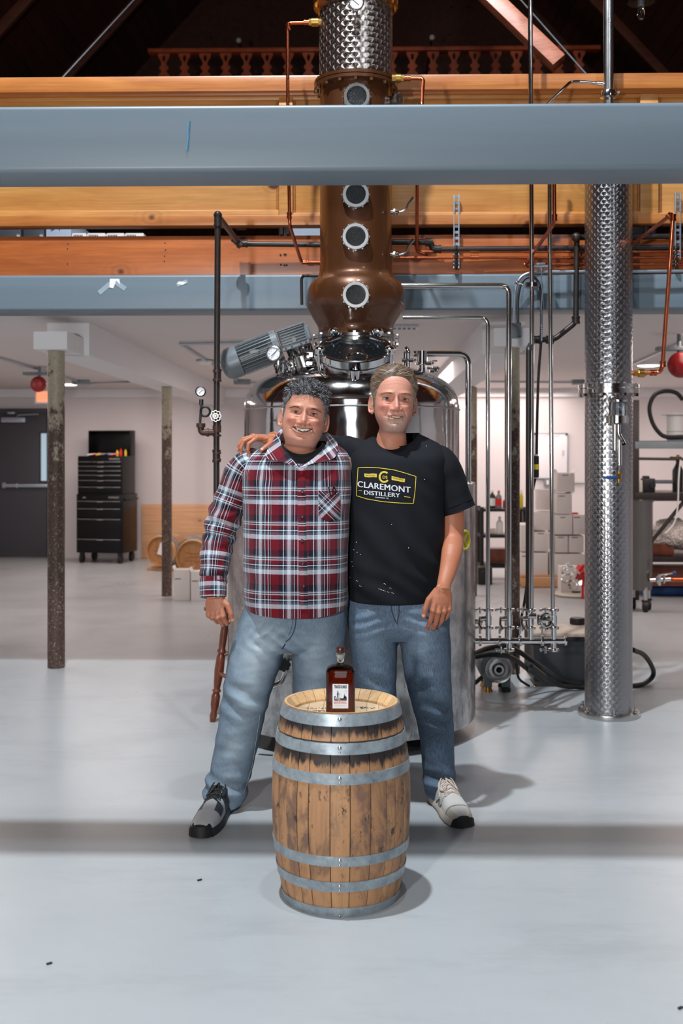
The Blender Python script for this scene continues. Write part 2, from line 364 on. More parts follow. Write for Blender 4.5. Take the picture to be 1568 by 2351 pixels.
# copper still
t = NT('lacquered_copper'); v = t.coord(scale=(1, 1, .25)); n = t.noise(v, 7, 5, .6); n2 = t.noise(t.coord(), 26, 5, .7)
c = t.mix(n, lin((72, 40, 20)), lin((100, 58, 30))); c = t.mix(t.ramp(n2, [(.66, 0), (.74, .5)]), c, lin((150, 106, 66)))
t.set(col=c, metal=.5, rough=t.m('MULTIPLY_ADD', n, .2, .3), coat=.5, coatr=.10); M['copper'] = t.mt
# tank mirror steel and mottled jacket
t = NT('mirror_steel_tank'); v = t.coord(scale=(1, 1, .05)); n = t.noise(v, 22, 4, .6); t.set(col=lin((206, 200, 198)), metal=1, rough=t.m('MULTIPLY_ADD', n, .13, .035)); n3 = t.noise(t.coord(), 2.2, 3, .5); t.bump(n3, .25, .03); M['mirror'] = t.mt
t = NT('mottled_steel_jacket'); n = t.noise(t.coord(), 9, 7, .7); n2 = t.noise(t.coord(scale=(1, 1, .25)), 30, 5, .7); c = t.mix(t.ramp(n, [(.4, 0), (.62, 1)]), lin((150, 148, 148)), lin((196, 192, 190)))
zs = t.node('ShaderNodeSeparateXYZ'); t.lk(t.coord(), zs.inputs[0]); low_mottle = t.m('MULTIPLY', t.ramp(n2, [(.5, 0), (.7, 1)]), t.ramp(zs.outputs[2], [(.08, 1), (.75, 0)]))  # grey mottling, stronger towards the bottom
c = t.mix(low_mottle, c, lin((112, 108, 106))); t.set(col=c, metal=.92, rough=t.m('ADD', t.m('MULTIPLY_ADD', n, .2, .08), t.m('MULTIPLY', low_mottle, .25))); t.bump(t.noise(t.coord(), 3, 3, .5), .25, .02); M['jacket'] = t.mt
# galvanised hoops
t = NT('galvanised_hoop'); vo = t.node('ShaderNodeTexVoronoi'); t.lk(t.coord(), vo.inputs['Vector']); vo.inputs['Scale'].default_value = 70; n = t.noise(t.coord(), 18, 6, .7)
c = t.mix(t.ramp(n, [(.35, 0), (.7, 1)]), lin((112, 122, 130)), lin((160, 172, 178))); c = t.mix(t.m('MULTIPLY', vo.outputs['Color'], .18), c, lin((196, 204, 208)))
t.set(col=c, metal=.45, rough=.42); M['galv'] = t.mt
# barrel staves: char under the upper hoops, stains on the bilge
t = NT('barrel_oak_stave'); oi = t.node('ShaderNodeObjectInfo'); rn = oi.outputs['Random']; tc = t.node('ShaderNodeTexCoord'); sp = t.node('ShaderNodeSeparateXYZ'); t.lk(tc.outputs['Object'], sp.inputs[0]); z = sp.outputs[2]
addv = t.node('ShaderNodeVectorMath', operation='ADD'); cmb = t.node('ShaderNodeCombineXYZ'); t.put(cmb.inputs[2], t.m('MULTIPLY', rn, 9.0)); t.lk(tc.outputs['Object'], addv.inputs[0]); t.lk(cmb.outputs[0], addv.inputs[1])
mp = t.node('ShaderNodeMapping'); t.lk(addv.outputs[0], mp.inputs[0]); mp.inputs['Scale'].default_value = (12, 12, .9)
g = t.noise(mp.outputs[0], 6, 6, .65, .4); mp2 = t.node('ShaderNodeMapping'); t.lk(addv.outputs[0], mp2.inputs[0]); mp2.inputs['Scale'].default_value = (1, 1, .55); st = t.noise(mp2.outputs[0], 8, 6, .7, .8)
c = t.mix(g, lin((146, 106, 72)), lin((192, 146, 102))); c = t.mix(t.m('MULTIPLY', rn, .55), c, lin((150, 106, 74)))
c = t.mix(t.ramp(g, [(.3, .35), (.5, 0)]), c, lin((110, 76, 52)))
bil = t.ramp(z, [(.10, .3), (.22, 1), (.38, .9), (.47, .2)]); c = t.mix(t.m('MULTIPLY', t.ramp(st, [(.46, 0), (.60, .85)]), bil), c, lin((98, 76, 66)))
spk = t.noise(mp2.outputs[0], 34, 4, .75); c = t.mix(t.m('MULTIPLY', t.ramp(spk, [(.58, 0), (.66, .95)]), bil), c, lin((46, 32, 28)))
def band(z0, zl, soft):   # char that creeps down from below a hoop
    q = t.m('SUBTRACT', z0, z); q = t.m('DIVIDE', q, zl); edge = t.m('SUBTRACT', t.m('ADD', t.m('MULTIPLY_ADD', g, .9, -.3), t.m('MULTIPLY', st, .75)), q); inside = t.m('GREATER_THAN', q, -0.45)
    return t.m('MULTIPLY', t.ramp(edge, [(.0, 0), (soft, 1)]), inside)
ch = t.m('MAXIMUM', band(.600, .075, .25), band(.516, .080, .2)); wob = t.ramp(t.noise(mp2.outputs[0], 3.3, 3, .5), [(.30, .3), (.48, 1)])
c = t.mix(t.m('MULTIPLY', ch, wob), c, lin((34, 26, 26)))
low = t.m('MULTIPLY', t.ramp(st, [(.50, 0), (.62, .6)]), t.ramp(z, [(.10, 1), (.17, .2)])); c = t.mix(low, c, lin((84, 60, 46)))
t.set(col=c, rough=.6); t.bump(g, .25, .002); M['stave'] = t.mt
M['head_oak'] = wood('barrel_head_oak', (196, 168, 134), (216, 190, 158), (150, 110, 80), scale=(9, 1, 1), rough=.6, coat=0, knots=False, rnd=.25)
M['cask_oak'] = wood('aged_cask_oak', (168, 112, 62), (196, 140, 86), (120, 80, 50), scale=(9, 1, 1), rough=.5, coat=.1, knots=False, rnd=.3)
M['croze'] = wood('barrel_inner_rim', (208, 166, 118), (226, 188, 142), (140, 100, 70), scale=(8, 8, 2), rough=.6, coat=0, knots=False, rnd=.25)
# vertex-coloured materials
M['_'] = None
def vcol(name, rough, sss=0, spec=.5, nb=None, sheen=0, mixn=.12, ns=90):
    t = NT(name); a = t.node('ShaderNodeVertexColor', layer_name='Col'); n = t.noise(t.coord(), ns, 4, .6)
    c = t.mix(t.m('MULTIPLY', n, mixn*2), a.outputs['Color'], (0, 0, 0)); t.set(col=c, rough=rough, spec=spec, sheen=sheen)
    if sss:
        t.set(sss=sss); t.b.inputs['Subsurface Radius'].default_value = (.8, .3, .15); t.b.inputs['Subsurface Scale'].default_value = .01
    if nb: t.bump(t.noise(t.coord(), nb[0], 4, .6), nb[1], .0015)
    return t.mt
M['skin'] = vcol('skin', .48, .10, .4, (420, .22), 0, .07, 70)
M['hair'] = vcol('hair', .45, 0, .4, None, 0, .1)
t = NT('denim'); a = t.node('ShaderNodeVertexColor', layer_name='Col'); n = t.noise(t.coord(scale=(1, 1, .14)), 380, 3, .7); nb_ = t.noise(t.coord(), 7, 5, .6)
c = t.mix(t.ramp(n, [(.35, .0), (.65, .26)]), a.outputs['Color'], tuple(x for x in lin((190, 205, 215)))); c = t.mix(t.m('MULTIPLY', nb_, .35), c, lin((30, 44, 62)))
t.set(col=c, rough=.85, spec=.25); t.bump(t.noise(t.coord(), 400, 2), .25, .001); M['denim'] = t.mt
M['tee'] = plain('black_cotton', (17, 19, 25), .85, 0, .12, 20, .12, 300, spec=.25)
M['innertee'] = plain('inner_black_cotton', (14, 14, 17), .9, 0, .1)
# plaid flannel (UV in metres)
t = NT('plaid_flannel'); tc = t.node('ShaderNodeTexCoord'); sp = t.node('ShaderNodeSeparateXYZ'); t.lk(tc.outputs['UV'], sp.inputs[0])
wn = t.noise(t.coord(), 9, 2, .5)
mar, navy, wht, gry, pnk = lin((104, 10, 26)), lin((18, 18, 32)), lin((196, 202, 212)), lin((78, 90, 104)), lin((160, 112, 124))
U = [(0, mar), (.19, navy), (.33, wht), (.36, navy), (.42, gry), (.48, wht), (.59, gry), (.655, navy), (.70, wht), (.73, navy), (.78, mar), (.82, wht), (.85, navy), (.90, pnk), (.93, navy), (.96, mar)]
Vv = [(0, mar), (.18, wht), (.31, gry), (.38, navy), (.42, wht), (.45, navy), (.50, mar), (.58, wht), (.61, navy), (.64, wht), (.67, gry), (.71, navy), (.88, mar)]
fu = t.m('FRACT', t.m('ADD', t.m('DIVIDE', sp.outputs[0], .118), 40.0)); fv = t.m('FRACT', t.m('ADD', t.m('DIVIDE', sp.outputs[1], .136), 40.0))
cu_, cv_ = t.ramp(fu, U, 'CONSTANT'), t.ramp(fv, Vv, 'CONSTANT')
tw = t.m('FRACT', t.m('MULTIPLY', t.m('ADD', sp.outputs[0], sp.outputs[1]), 420.0)); fz = t.noise(t.coord(), 420, 2, .7)
fmix = t.m('MULTIPLY_ADD', t.m('SUBTRACT', fz, .5), .9, t.m('MULTIPLY_ADD', t.m('GREATER_THAN', tw, .5), .14, .43), clamp=True)
c = t.mix(fmix, cu_, cv_); t.set(col=c, rough=.9, spec=.2, sheen=.15); t.bump(t.noise(t.coord(), 260, 3), .25, .0012); M['plaid'] = t.mt
def W(px, py, Y):
    return P(px, py, Y/(cy_+(px-CX)/F*sy_))
def wbox(x0, y0, x1, y1, Y, depth, bev=0, mb=None):
    a, b = W(x0, y0, Y), W(x1, y1, Y); mb = mb or MB()
    return mb.box(((a.x+b.x)/2, Y+depth/2, (a.z+b.z)/2), (abs(b.x-a.x), depth, abs(a.z-b.z)), bev=bev)
YB = 15.3; YL = 6.25; ZC = 2.385
# ------------------------------------------------------------------ room shell
struct(MB().box((0, 5, -.05), (16, 22, .1)), 'floor', M['floor'])
struct(MB().box((0, YB+.1, 1.2), (16, .2, 2.4)), 'wall_back', M['white_wall'])
struct(MB().box((-7.1, 5, 1.9), (.2, 22, 3.8)), 'wall_left', M['white_wall'])
struct(MB().box((7.1, 5, 1.9), (.2, 22, 3.8)), 'wall_right', M['white_wall'])
struct(MB().box((0, -5.1, 1.9), (14, .2, 3.8)), 'wall_front', M['rafter'])
struct(MB().box((0, (YL+.3+YB)/2, ZC+.045), (14, YB-YL-.3, .09)), 'ceiling', M['ceil'])
struct(MB().box((0, YB-.03, ZC-.06), (14, .06, .12), bev=.01), 'trim_1', M['soffit'])
# roof: two slopes with individual boards over the loft
RZ = 10.3; SL = 1.08
for side, nm in ((-1, 'ceiling_left_slope'), (1, 'ceiling_right_slope')):
    def rp(s, y, off=0): # s distance down slope from ridge
        c = 1/math.sqrt(1+SL*SL); return Vector((side*(s*c+off*SL*c), y, RZ-s*SL*c+off*c))
    mb = MB(); A = [rp(0, -5, .12), rp(10, -5, .12), rp(10, 16, .12), rp(0, 16, .12), rp(0, -5, .05), rp(10, -5, .05), rp(10, 16, .05), rp(0, 16, .05)]
    mb.add(A, [(0, 1, 2, 3), (4, 7, 6, 5), (0, 4, 5, 1), (1, 5, 6, 2), (2, 6, 7, 3), (3, 7, 4, 0)])
    roof = struct(mb, nm, M['roof'])
    pm = None; wv = .155
    for i in range(62):
        s0 = i*.161+.02; y0, y1 = 6.4, 15.28
        if pm is None:
            q = [rp(s0, y0, 0), rp(s0+wv, y0, 0), rp(s0+wv, y1, 0), rp(s0, y1, 0)]; up = rp(s0, y0, .045)-rp(s0, y0, 0)
            pm = MB().add(q+[p+up for p in q], [(0, 1, 2, 3), (4, 7, 6, 5), (0, 4, 5, 1), (1, 5, 6, 2), (2, 6, 7, 3), (3, 7, 4, 0)]).build('roof_board', M['roof'], roof, smooth=False); base = s0
        else:
            o = pm.copy(); COL.objects.link(o); o.parent = roof; d = rp(s0, 0, 0)-rp(base, 0, 0); o.location = d+Vector((0, 0, random.uniform(-.003, .003)))
    # rafters under the boards
    for k, yy in enumerate((7.6, 9.4, 11.6, 13.6)):
        mb = MB(); a, b = rp(.1, yy, -.06), rp(9.2, yy, -.06); x, y, d = frame_of(b-a)
        mb.box((a+b)/2, (.07, .11, (b-a).length), rot=Matrix((x, y, d)).transposed(), bev=.004); mb.build('rafter', M['rafter'], roof)
# gable wall behind the loft
g = MB(); g.prism([(-7.1, 2.38), (7.1, 2.38), (7.1, 3.0), (0, RZ+.1), (-7.1, 3.0)], (0, YB+.02, 0), (1, 0, 0), (0, 0, 1), (0, .15, 0))
gable = struct(g, 'wall_gable', M['roof'], smooth=False)
g = MB(); g.prism([(-7.1, 2.38), (7.1, 2.38), (7.1, 3.0), (0, RZ+.1), (-7.1, 3.0)], (0, -5.02, 0), (1, 0, 0), (0, 0, 1), (0, -.15, 0)); struct(g, 'wall_front_gable', M['beam'], smooth=False)
for side in (-1, 1):
    pm = None
    for i in range(24):
        X = side*(.25+i*.235); c = Vector((X, YB-.0, 4.55)); dx = .5*side*1.0
        if pm is None:
            ax = Vector((-side*.62, 0, .78)).normalized(); x, y, d = frame_of(ax, (0, 1, 0)); pm = MB().box(c, (.165, .03, 1.3), rot=Matrix((x, y, d)).transposed()).build('wall_board', M['roof'], gable, smooth=False); bx = X
        else: o = pm.copy(); COL.objects.link(o); o.parent = gable; o.location = (X-bx, 0, 0)
# back door
dr = struct(wbox(-60, 947, 107, 1279, YB-.05, .045, .004), 'door_1', M['grey_door'])
wbox(-72, 938, -58, 1280, YB-.07, .07, .005).build('door_frame', M['grey_door'], dr); mb = wbox(107, 938, 113, 1280, YB-.07, .07, .005); wbox(-72, 938, 113, 947, YB-.07, .07, .005, mb); mb.build('door_frame', M['grey_door'], dr)
wbox(94, 995, 110, 1104, YB-.058, .01).build('glass_pane', M['bluewin'], dr); 
m_ = MB(); [wbox(*q, YB-.066, .016, .002, m_) for q in ((91, 992, 94, 1107), (110, 992, 112, 1107), (91, 992, 112, 995), (91, 1104, 112, 1107))]; m_.build('pane_frame', M['grey_door'], dr)
mb = wbox(4, 1111, 108, 1119, YB-.12, .05, .01); wbox(5, 1108, 12, 1121, YB-.09, .04, .005, mb); wbox(36, 1110, 40, 1120, YB-.125, .06, .003, mb); mb.build('push_bar', M['zinc'], dr)
mb = wbox(2, 958, 57, 970, YB-.13, .08, .01); mb.tube([W(40, 958, YB-.1), W(42, 953, YB-.15), W(88, 951, YB-.25)], .012, 8); mb.box(W(27, 948, YB-.12), (.1, .08, .03), bev=.005); mb.build('door_closer', M['zinc'], dr)
# ------------------------------------------------------------------ painted steel beams
def steel(name, y0, y1, zb, zt, label, ex=7):
    rb = .016; mb = MB(); pr = []
    for cx, cz, a0 in ((y1-rb, zt-rb, 0), (y0+rb, zt-rb, 90), (y0+rb, zb+rb, 180), (y1-rb, zb+rb, 270)):
        for k in range(5): a = R(a0+90*k/4); pr.append((cx+rb*math.cos(a), cz+rb*math.sin(a)))
    mb.prism(pr, (-ex, 0, 0), (0, 1, 0), (0, 0, 1), (2*ex, 0, 0)); return mb.build(name, M['beampaint'], None, label, 'beam', ang=50, org=(-ex, (y0+y1)/2, zb))
YF = 3.6
zt, zb = W(784, 238, YF).z, W(784, 391, YF).z
fb = steel('steel_beam', YF, YF+.215, zb, zt, 'front grey-blue painted steel beam crossing the whole picture above the two men')
mb = MB(); pts = [W(437, 278, YF), W(433, 300, YF), W(434, 315, YF), W(431, 347, YF)]
for k in range(3):
    mb.tube([p+Vector((random.uniform(-.004, .004), -.0008, 0)) for p in pts], .0035, 5)
mb.build('blue_scrape_mark', plain('blue_wax_crayon', (84, 130, 158), .6, 0, .1), fb, label='short vertical blue crayon mark')
zt2, zb2 = W(784, 629, YL).z, W(784, 712, YL).z
rb_ = steel('steel_beam', YL, YL+.24, zb2, zt2, 'rear grey-blue painted steel beam under the orange timber beam of the loft')
for (x, y, pts) in ((262, 640, [(0, 0), (22, 0), (24, 14), (15, 4), (8, 22), (-1, 20)]), (420, 646, [(0, 0), (18, 2), (10, 8), (-4, 6)]), (700, 632, [(0, 0), (6, 0), (5, 6), (0, 5)])):
    mb = MB(); s = S(YL); mb.prism([(a*s, -b*s) for a, b in pts], W(x-10, y, YL-.003), (1, 0, 0), (0, 0, 1), (0, .002, 0)); mb.build('torn_paper', M['white'], rb_, smooth=False, label='torn scrap of white paper and tape')
mb = MB(); s = S(YL)
for x, y, w_, h_, a in ((240, 662, 34, 11, 40), (276, 655, 30, 11, -35), (418, 650, 26, 9, 20)):
    an = R(a); mb.prism([(w_*s*i/2, h_*s*j/2) for i, j in ((-1, -1), (1, -1), (1, 1), (-1, 1))], W(x, y, YL-.002), (math.cos(an), 0, math.sin(an)), (-math.sin(an), 0, math.cos(an)), (0, .001, 0))
mb.build('tape', plain('clear_tape', (148, 160, 170), .25, 0, .05), rb_, smooth=False, label='strip of clear tape')
# orange timber edge beam on it
zo = W(784, 548, YL).z
tb = wbox(-1500, 549, 3000, 628.5, YL+.02, .2, .006).build('timber_beam', M['beam'], None, 'long orange stained fir beam lying on the rear steel beam', 'beam')
mb = MB()
for x, y in ((644, 585), (656, 584), (645, 608), (658, 609), (653, 584), (653, 609)): mb.sph(W(x, y, YL+.018), (.006, .006, .006), 8)
for x, y in ((379, 558), (380, 574), (378, 588), (377, 600), (155, 571), (155, 606), (156, 560)): mb.sph(W(x, y, YL+.02), (.004, .003, .005), 6)
mb.build('bolt_hole', M['ink'], tb, label='dark bolt heads and nail holes')
struct(MB().box((0, (YL+.25+YB)/2, (ZC+.09+zo)/2), (14, YB-YL-.25, zo-ZC-.1)), 'floor_loft', M['rafter'])
# guard panel of the loft
YG = YL-.02
gp = thing('loft_guard', W(784, 512, YG), 'long varnished pine guard panel along the loft edge, cut by the front steel beam', 'railing')
def gb(name, x0, y0, x1, y1, dy, dep, m='pine', bev=.004, n=None):
    return wbox(x0, y0, x1, y1, YG+dy, dep, bev).build(name, M[m], gp, label=n)
gb('cap_rail', -900, 183, 2500, 196, -.05, .17, 'pine_dark', .012); gb('moulding', -900, 196, 2500, 206, -.02, .08, 'pine_dark', .012); gb('moulding', -900, 206, 2500, 217, .005, .05, 'pine', .01)
for x0, x1 in ((-900, 640), (672, 1470), (1512, 2400)):
    gb('pine_panel', x0, 214, x1, 500, .03, .03, 'pine')
    gb('panel_frame', x1-6, 217, x1, 500, .018, .03, 'pine_dark', .003) if x1 < 2000 else 0
    gb('panel_frame', x0, 217, x0+6, 500, .018, .03, 'pine_dark', .003) if x0 > 0 else 0
    gb('panel_ledge', x0, 488, x1, 501, .005, .05, 'pine', .006)
for x0, x1 in ((640, 672), (1470, 1512)): gb('pilaster', x0, 206, x1, 508, -.003, .06, 'pine')
gb('bottom_rail', -900, 500, 2500, 509, -.012, .1, 'pine_dark', .008)
# black iron stand-offs where the guard is bolted down
for x0, x1 in ((640, 668), (1478, 1508)):
    mb = MB()
    for k in (0, 1): xx = x0+6+k*15; mb.box(W(xx, 530, YG+.06), (.025, .03, .1), bev=.003); mb.sph(W(xx, 518, YG+.04), .008, 8); mb.sph(W(xx, 540, YG+.04), .008, 8)
    wbox(x0, 508, x1, 547, YG+.075, .02, .002, mb); mb.build('guard_bracket', M['black_iron'], gp)
# things on the loft floor behind the guard
def loose_box(name, mb, label, mat='carton', group=None, cat='box', ink=None):
    o = mb.build(name, M[mat], None, label, cat, group)
    if ink: ink(o)
    return o
YX = 7.2
def inkbar(x, y, Y, w_=22, h_=4):
    def f(o):
        m_ = MB(); s = S(Y)
        for k in range(6): m_.box(W(x+k*w_/6, y, Y-.0015), (w_/6*s*.62, .001, h_*s), bev=0)
        m_.build('print', M['ink'], o, smooth=False)
    return f
for i, (x0, x1, lab) in enumerate(((165, 198, 'leftmost'), (200, 242, 'second'), (244, 285, 'third'), (287, 330, 'rightmost'))):
    zl = zo; a = W(x0, 536, YX); b = W(x1, 536, YX); hz = a.z-zl
    mb = MB().box(((a.x+b.x)/2, YX+.2, zl+hz/2), (b.x-a.x, .4, hz), bev=.003)
    mb.box(((a.x+b.x)/2, YX+.2, zl+hz), (b.x-a.x-.01, .39, .006), bev=0)
    loose_box('carton', mb, ('%s of the row of low white cartons on the loft floor' % lab) if i else 'leftmost low white carton on the loft floor, beside the blue-grey box', 'carton', 'white cartons on the loft floor', ink=inkbar(x0+5, 541, YX))
for x0, x1, mt_, lab, n in ((104, 165, 'carton_blue', 'blue-grey carton with pen marks on the loft floor', 'carton'), (52, 103, 'grey_door', 'dim brown-grey cupboard front on the loft, right one of two', 'cupboard'), (-30, 50, 'grey_door', 'dim brown-grey cupboard front on the loft, leftmost', 'cupboard')):
    a = W(x0, 500, YX+.05); b = W(x1, 500, YX+.05); mb = MB().box(((a.x+b.x)/2, YX+.3, (zo+a.z)/2), (b.x-a.x-.01, .5, a.z-zo), bev=.004)
    o = mb.build(n, M[mt_], None, lab, 'box' if n == 'carton' else 'cupboard')
    if n == 'carton':
        m2 = MB()
        for (x, y, dx, dy) in ((108, 524, 8, -4), (116, 520, 2, 10), (120, 528, 8, -5), (134, 520, 3, 8), (140, 518, 8, 1)): m2.tube([W(x, y, YX+.047), W(x+dx, y+dy, YX+.047)], .0025, 4)
        m2.build('pen_marks', M['ink'], o)
    else:
        m2 = MB(); m2.cyl(W(x1-8, 540, YX+.03), W(x1-8, 540, YX+.06), .012); m2.build('knob', M['zinc'], o)
a = W(706, 515, YX); mb = MB().box((a.x, YX+.25, (zo+a.z)/2), (.3, .4, a.z-zo+.1), bev=.004); mb.build('carton', M['carton_blue'], None, 'pale blue-grey box on the loft just left of the copper column', 'box')
mb = MB().box((W(1412, 530, YX).x, YX, zo+.15), (.34, .3, .3), bev=.01); mb.box(W(1395, 520, YX-.16), (.02, .01, .05)); mb.build('storage_case', M['black'], None, 'black case on the loft behind the polished right column', 'case')
mb = MB().box(W(553, 521, YB-.03), (.14, .02, .09), bev=.005); 
o = mb.build('wall_outlet', M['pale'], None, 'small pale wall outlet far behind under the guard panel', 'outlet'); MB().box(W(553, 521, YB-.042), (.05, .006, .05), bev=.003).build('socket', M['zinc'], o)
# far balustrade and upper platform
YP = 11.0
zr = W(784, 117, YP).z
pl = MB().box((0, (YP+YB)/2-.02, zr-.79), (8.4, YB-YP-.06, .12)).build('upper_platform', M['rafter'], None, 'dark upper platform far behind the loft under the roof', 'platform')
bal = thing('balustrade', (0, YP, zr-.73), 'dark wooden balustrade of cut-out flat balusters high up in the roof', 'railing')
MB().box((.1, YP, zr), (4.55, .12, .04), bev=.006).build('hand_rail', M['baluster'], bal); MB().box((.1, YP, zr-.70), (4.55, .1, .05), bev=.006).build('base_rail', M['baluster'], bal)
half = [(.0, 0), (.045, .02), (.055, .08), (.03, .18), (.05, .26), (.058, .30), (.030, .38), (.050, .425), (.056, .445), (.036, .465), (.024, .480), (.034, .497), (.048, .512), (.044, .528), (.026, .545), (.024, .56), (.034, .59), (.050, .615), (.060, .64), (.058, .66)]
sp_ = 47.6*S(YP)
outer = [(x, z) for x, z in half[1:]]+[(-x, z) for x, z in half[:0:-1]]
hole = [(.017*math.sin(2*math.pi*k/14)*(1.0-.55*max(0, math.cos(2*math.pi*k/14))), .610-.036*math.cos(2*math.pi*k/14)) for k in range(14)]
bmh = None
x0b = W(1042, 150, YP).x
for i in range(-11, 15):
    X = x0b+(i-3)*sp_
    if not -2.15 < X < 2.35: continue
    if bmh is None:
        bm = bmesh.new(); vo_ = [bm.verts.new((p[0], 0, p[1])) for p in outer]; vh = [bm.verts.new((p[0], 0, p[1])) for p in hole]
        es = [bm.edges.new((vo_[k], vo_[(k+1) % len(vo_)])) for k in range(len(vo_))]+[bm.edges.new((vh[k], vh[(k+1) % len(vh)])) for k in range(len(vh))]
        bmesh.ops.triangle_fill(bm, edges=es, use_beauty=True); r = bmesh.ops.extrude_face_region(bm, geom=bm.faces[:]); bmesh.ops.translate(bm, verts=[e for e in r['geom'] if isinstance(e, bmesh.types.BMVert)], vec=(0, .03, 0)); bm.verts.index_update()
        mb = MB(); mb.add([Vector((X, YP-.015, zr-.68))+v.co for v in bm.verts], [[v.index for v in f.verts] for f in bm.faces]); bm.free()
        bmh = mb.build('baluster', M['baluster'], bal, smooth=False); bx = X
    else: o = bmh.copy(); COL.objects.link(o); o.parent = bal; o.location = (X-bx, 0, 0)
# lit brace timber, tie rods, small high lamps
a, b = P(1085, -45, 7.2), P(1283, 146, 7.0); a = b+(a-b)*2.6; x, y, d = frame_of(b-a, (0, 1, 0))
MB().box((a+b)/2, (.1, .1, (b-a).length), rot=Matrix((x, y, d)).transposed(), bev=.004).build('timber_brace', M['brace'], None, 'pale cedar brace hanging diagonally under the dark roof, end cut off', 'timber')
for pa, pb, D, lab in (((330, -25), (138, 184), 9.0, 'thin steel tie rod slanting up right under the dark roof at upper left'), ((1180, -18), (1358, 184), 8.6, 'thin steel tie rod slanting down right beside the pale cedar brace')):
    mb = MB().cyl(P(*pb, D)+(P(*pa, D)-P(*pb, D))*2.2, P(*pb, D), .008, n=10); mb.sph(P(*pb, D), .018, 10); mb.build('tie_rod', M['zinc'], None, lab, 'rod')
for px, py, D, lab in ((548, 93, 13.5, 'small dim round lamp high on the dark gable, left of the column'), (992, 86, 13.5, 'small dim round lamp high on the dark gable, right of the column')):
    c = P(px, py, D); o = MB().sph(c, .035, 16).build('wall_lamp', M['pale'], None, lab, 'lamp'); MB().cyl(c+Vector((0, .02, 0)), c+Vector((0, 1.4, 0)), .012).build('arm', M['black_iron'], o)
c = P(1472, 22, 6.0); b = thing('pendant_bulb', c, 'hanging clear filament bulb at the upper right under the roof', 'lamp')
MB().cyl(c+Vector((0, 0, .02)), c+Vector((0, 0, .07)), .018).build('bulb_socket', M['zinc'], b); MB().lathe([(.0, -.055), (.012, -.053), (.022, -.03), (.020, -.005), (.012, .02)], c, n=16).build('glass_bulb', M['glass'], b); MB().cyl(c+Vector((0, 0, .07)), c+Vector((0, 0, 1.6)), .003, n=6).build('cord', M['black'], b)
MB().lathe([(.012, .07), (.07, .045), (.075, .04), (.012, .06)], c, n=24).build('shade', M['black_iron'], b)
# ------------------------------------------------------------------ posts, capitals, soffits
def post(px, py, r, ztop, label, D=None):
    c = G(px, py); m_ = MB(); N = 18; pr = []
    for k in range(N+1): pr.append((r*(1+random.uniform(-.012, .012)), ztop*k/N))
    m_.lathe([(0, 0)]+pr+[(0, ztop)], c, n=28); o = m_.build('steel_post', M['post'], None, label, 'post', org=c); return c, o
ZS = 2.155
cL, _ = post(129, 1532, .058, ZS-.002, 'front left rusty round post with flaking paint under the white capital')
c2, _ = post(383, 1368, .052, ZS-.002, 'slimmer rusty post farther back, between tool chest and black iron pipe')
cR, _ = post(1176, 1545, .05, ZS-.002, 'rusty post behind the row of polished pipes, right of the tank')
c4, _ = post(1084, 1368, .05, ZS-.002, 'pale flaking post at the back, seen just right of the tank')
def capital(c, w_, label):
    mb = MB(); z0, z1 = ZS+.0, zb2-.004; y0 = c.y-.14
    mb.add([(c.x-w_/2, y0, z0), (c.x+w_/2, y0, z0), (c.x+w_/2, y0, z1), (c.x-w_/2, y0, z1), (c.x-w_/2-.0, y0+.46, z0), (c.x+w_/2, y0+.46, z0), (c.x+w_/2, y0+.46, z1), (c.x-w_/2, y0+.46, z1)], [(0, 1, 2, 3), (1, 5, 6, 2), (5, 4, 7, 6), (4, 0, 3, 7), (3, 2, 6, 7), (0, 4, 5, 1)])
    return mb.build('beam_capital', M['soffit'], None, label, 'capital', smooth=False)
capital(cL, .225, 'white boxed capital on top of the front left rusty post')
kR = capital(cR+Vector((-.02, 0, 0)), .235, 'white boxed capital above the rusty post at right, carrying the grey junction box')
for k, (X, lab) in enumerate(((cL.x, 'trim_2'), (cR.x, 'trim_3'))):
    struct(MB().box((X, (cL.y+.3+YB)/2, (ZS+ZC)/2+.0), (.3, YB-cL.y-.3, ZC-ZS)), lab, M['soffit'], smooth=False)
# plywood on back wall
a, b = W(325, 1157, YB-.03), W(560, 1157, YB-.03)
MB().box(((a.x+b.x)/2, YB-.015, a.z/2), (b.x-a.x, .02, a.z-.01), bev=.002).build('plywood_sheet', M['ply'], None, 'plywood sheet leaning on the back wall behind the oak barrels', 'plywood')
# ------------------------------------------------------------------ the still: tank, column
DT = 5.8; TC = P(807, 1047, DT); TC.z = 0; sT = S(DT)
def zt_(py, D=DT): return CAMZ-(py-HY)/F*D
RJ = .655; RU = .572
tank = thing('still_pot', TC, 'large polished steel still pot standing behind the two men', 'tank')
mb = MB(); ztop = zt_(1106)
mb.lathe([(RJ-.03, .075), (RJ-.004, .078), (RJ, .09), (RJ, ztop-.01), (RJ-.004, ztop), (RJ-.015, ztop), (RJ-.02, ztop-.006), (RU+.01, ztop-.012)], TC, n=128); mb.build('jacket', M['jacket'], tank, ang=50)
mb = MB(); mb.lathe([(0, .05), (RJ-.09, .05), (RJ-.05, .062), (RJ-.03, .078)], TC, n=96); 
for k in range(4):
    a = R(45+90*k); q = TC+Vector((math.cos(a)*.5, math.sin(a)*.5, 0)); mb.cyl(q, q+Vector((0, 0, .06)), .05, .04)
mb.build('base', M['black'], tank)
zs = zt_(938); zc = zt_(826); prof = [(RU, ztop-.02), (RU, zs)]
for k in range(1, 9): a = R(k*90/9*.82); prof.append((RU-.17*(1-math.cos(a)), zs+.17*math.sin(a)))
r0, z0 = prof[-1]
for k in range(1, 13): t_ = k/12; rr = r0*(1-t_); prof.append((rr, z0+(zc-z0)*(1-(1-t_)**2.0)))
mb = MB(); mb.lathe(prof, TC, n=128); mb.build('dome', M['mirror'], tank, ang=60)
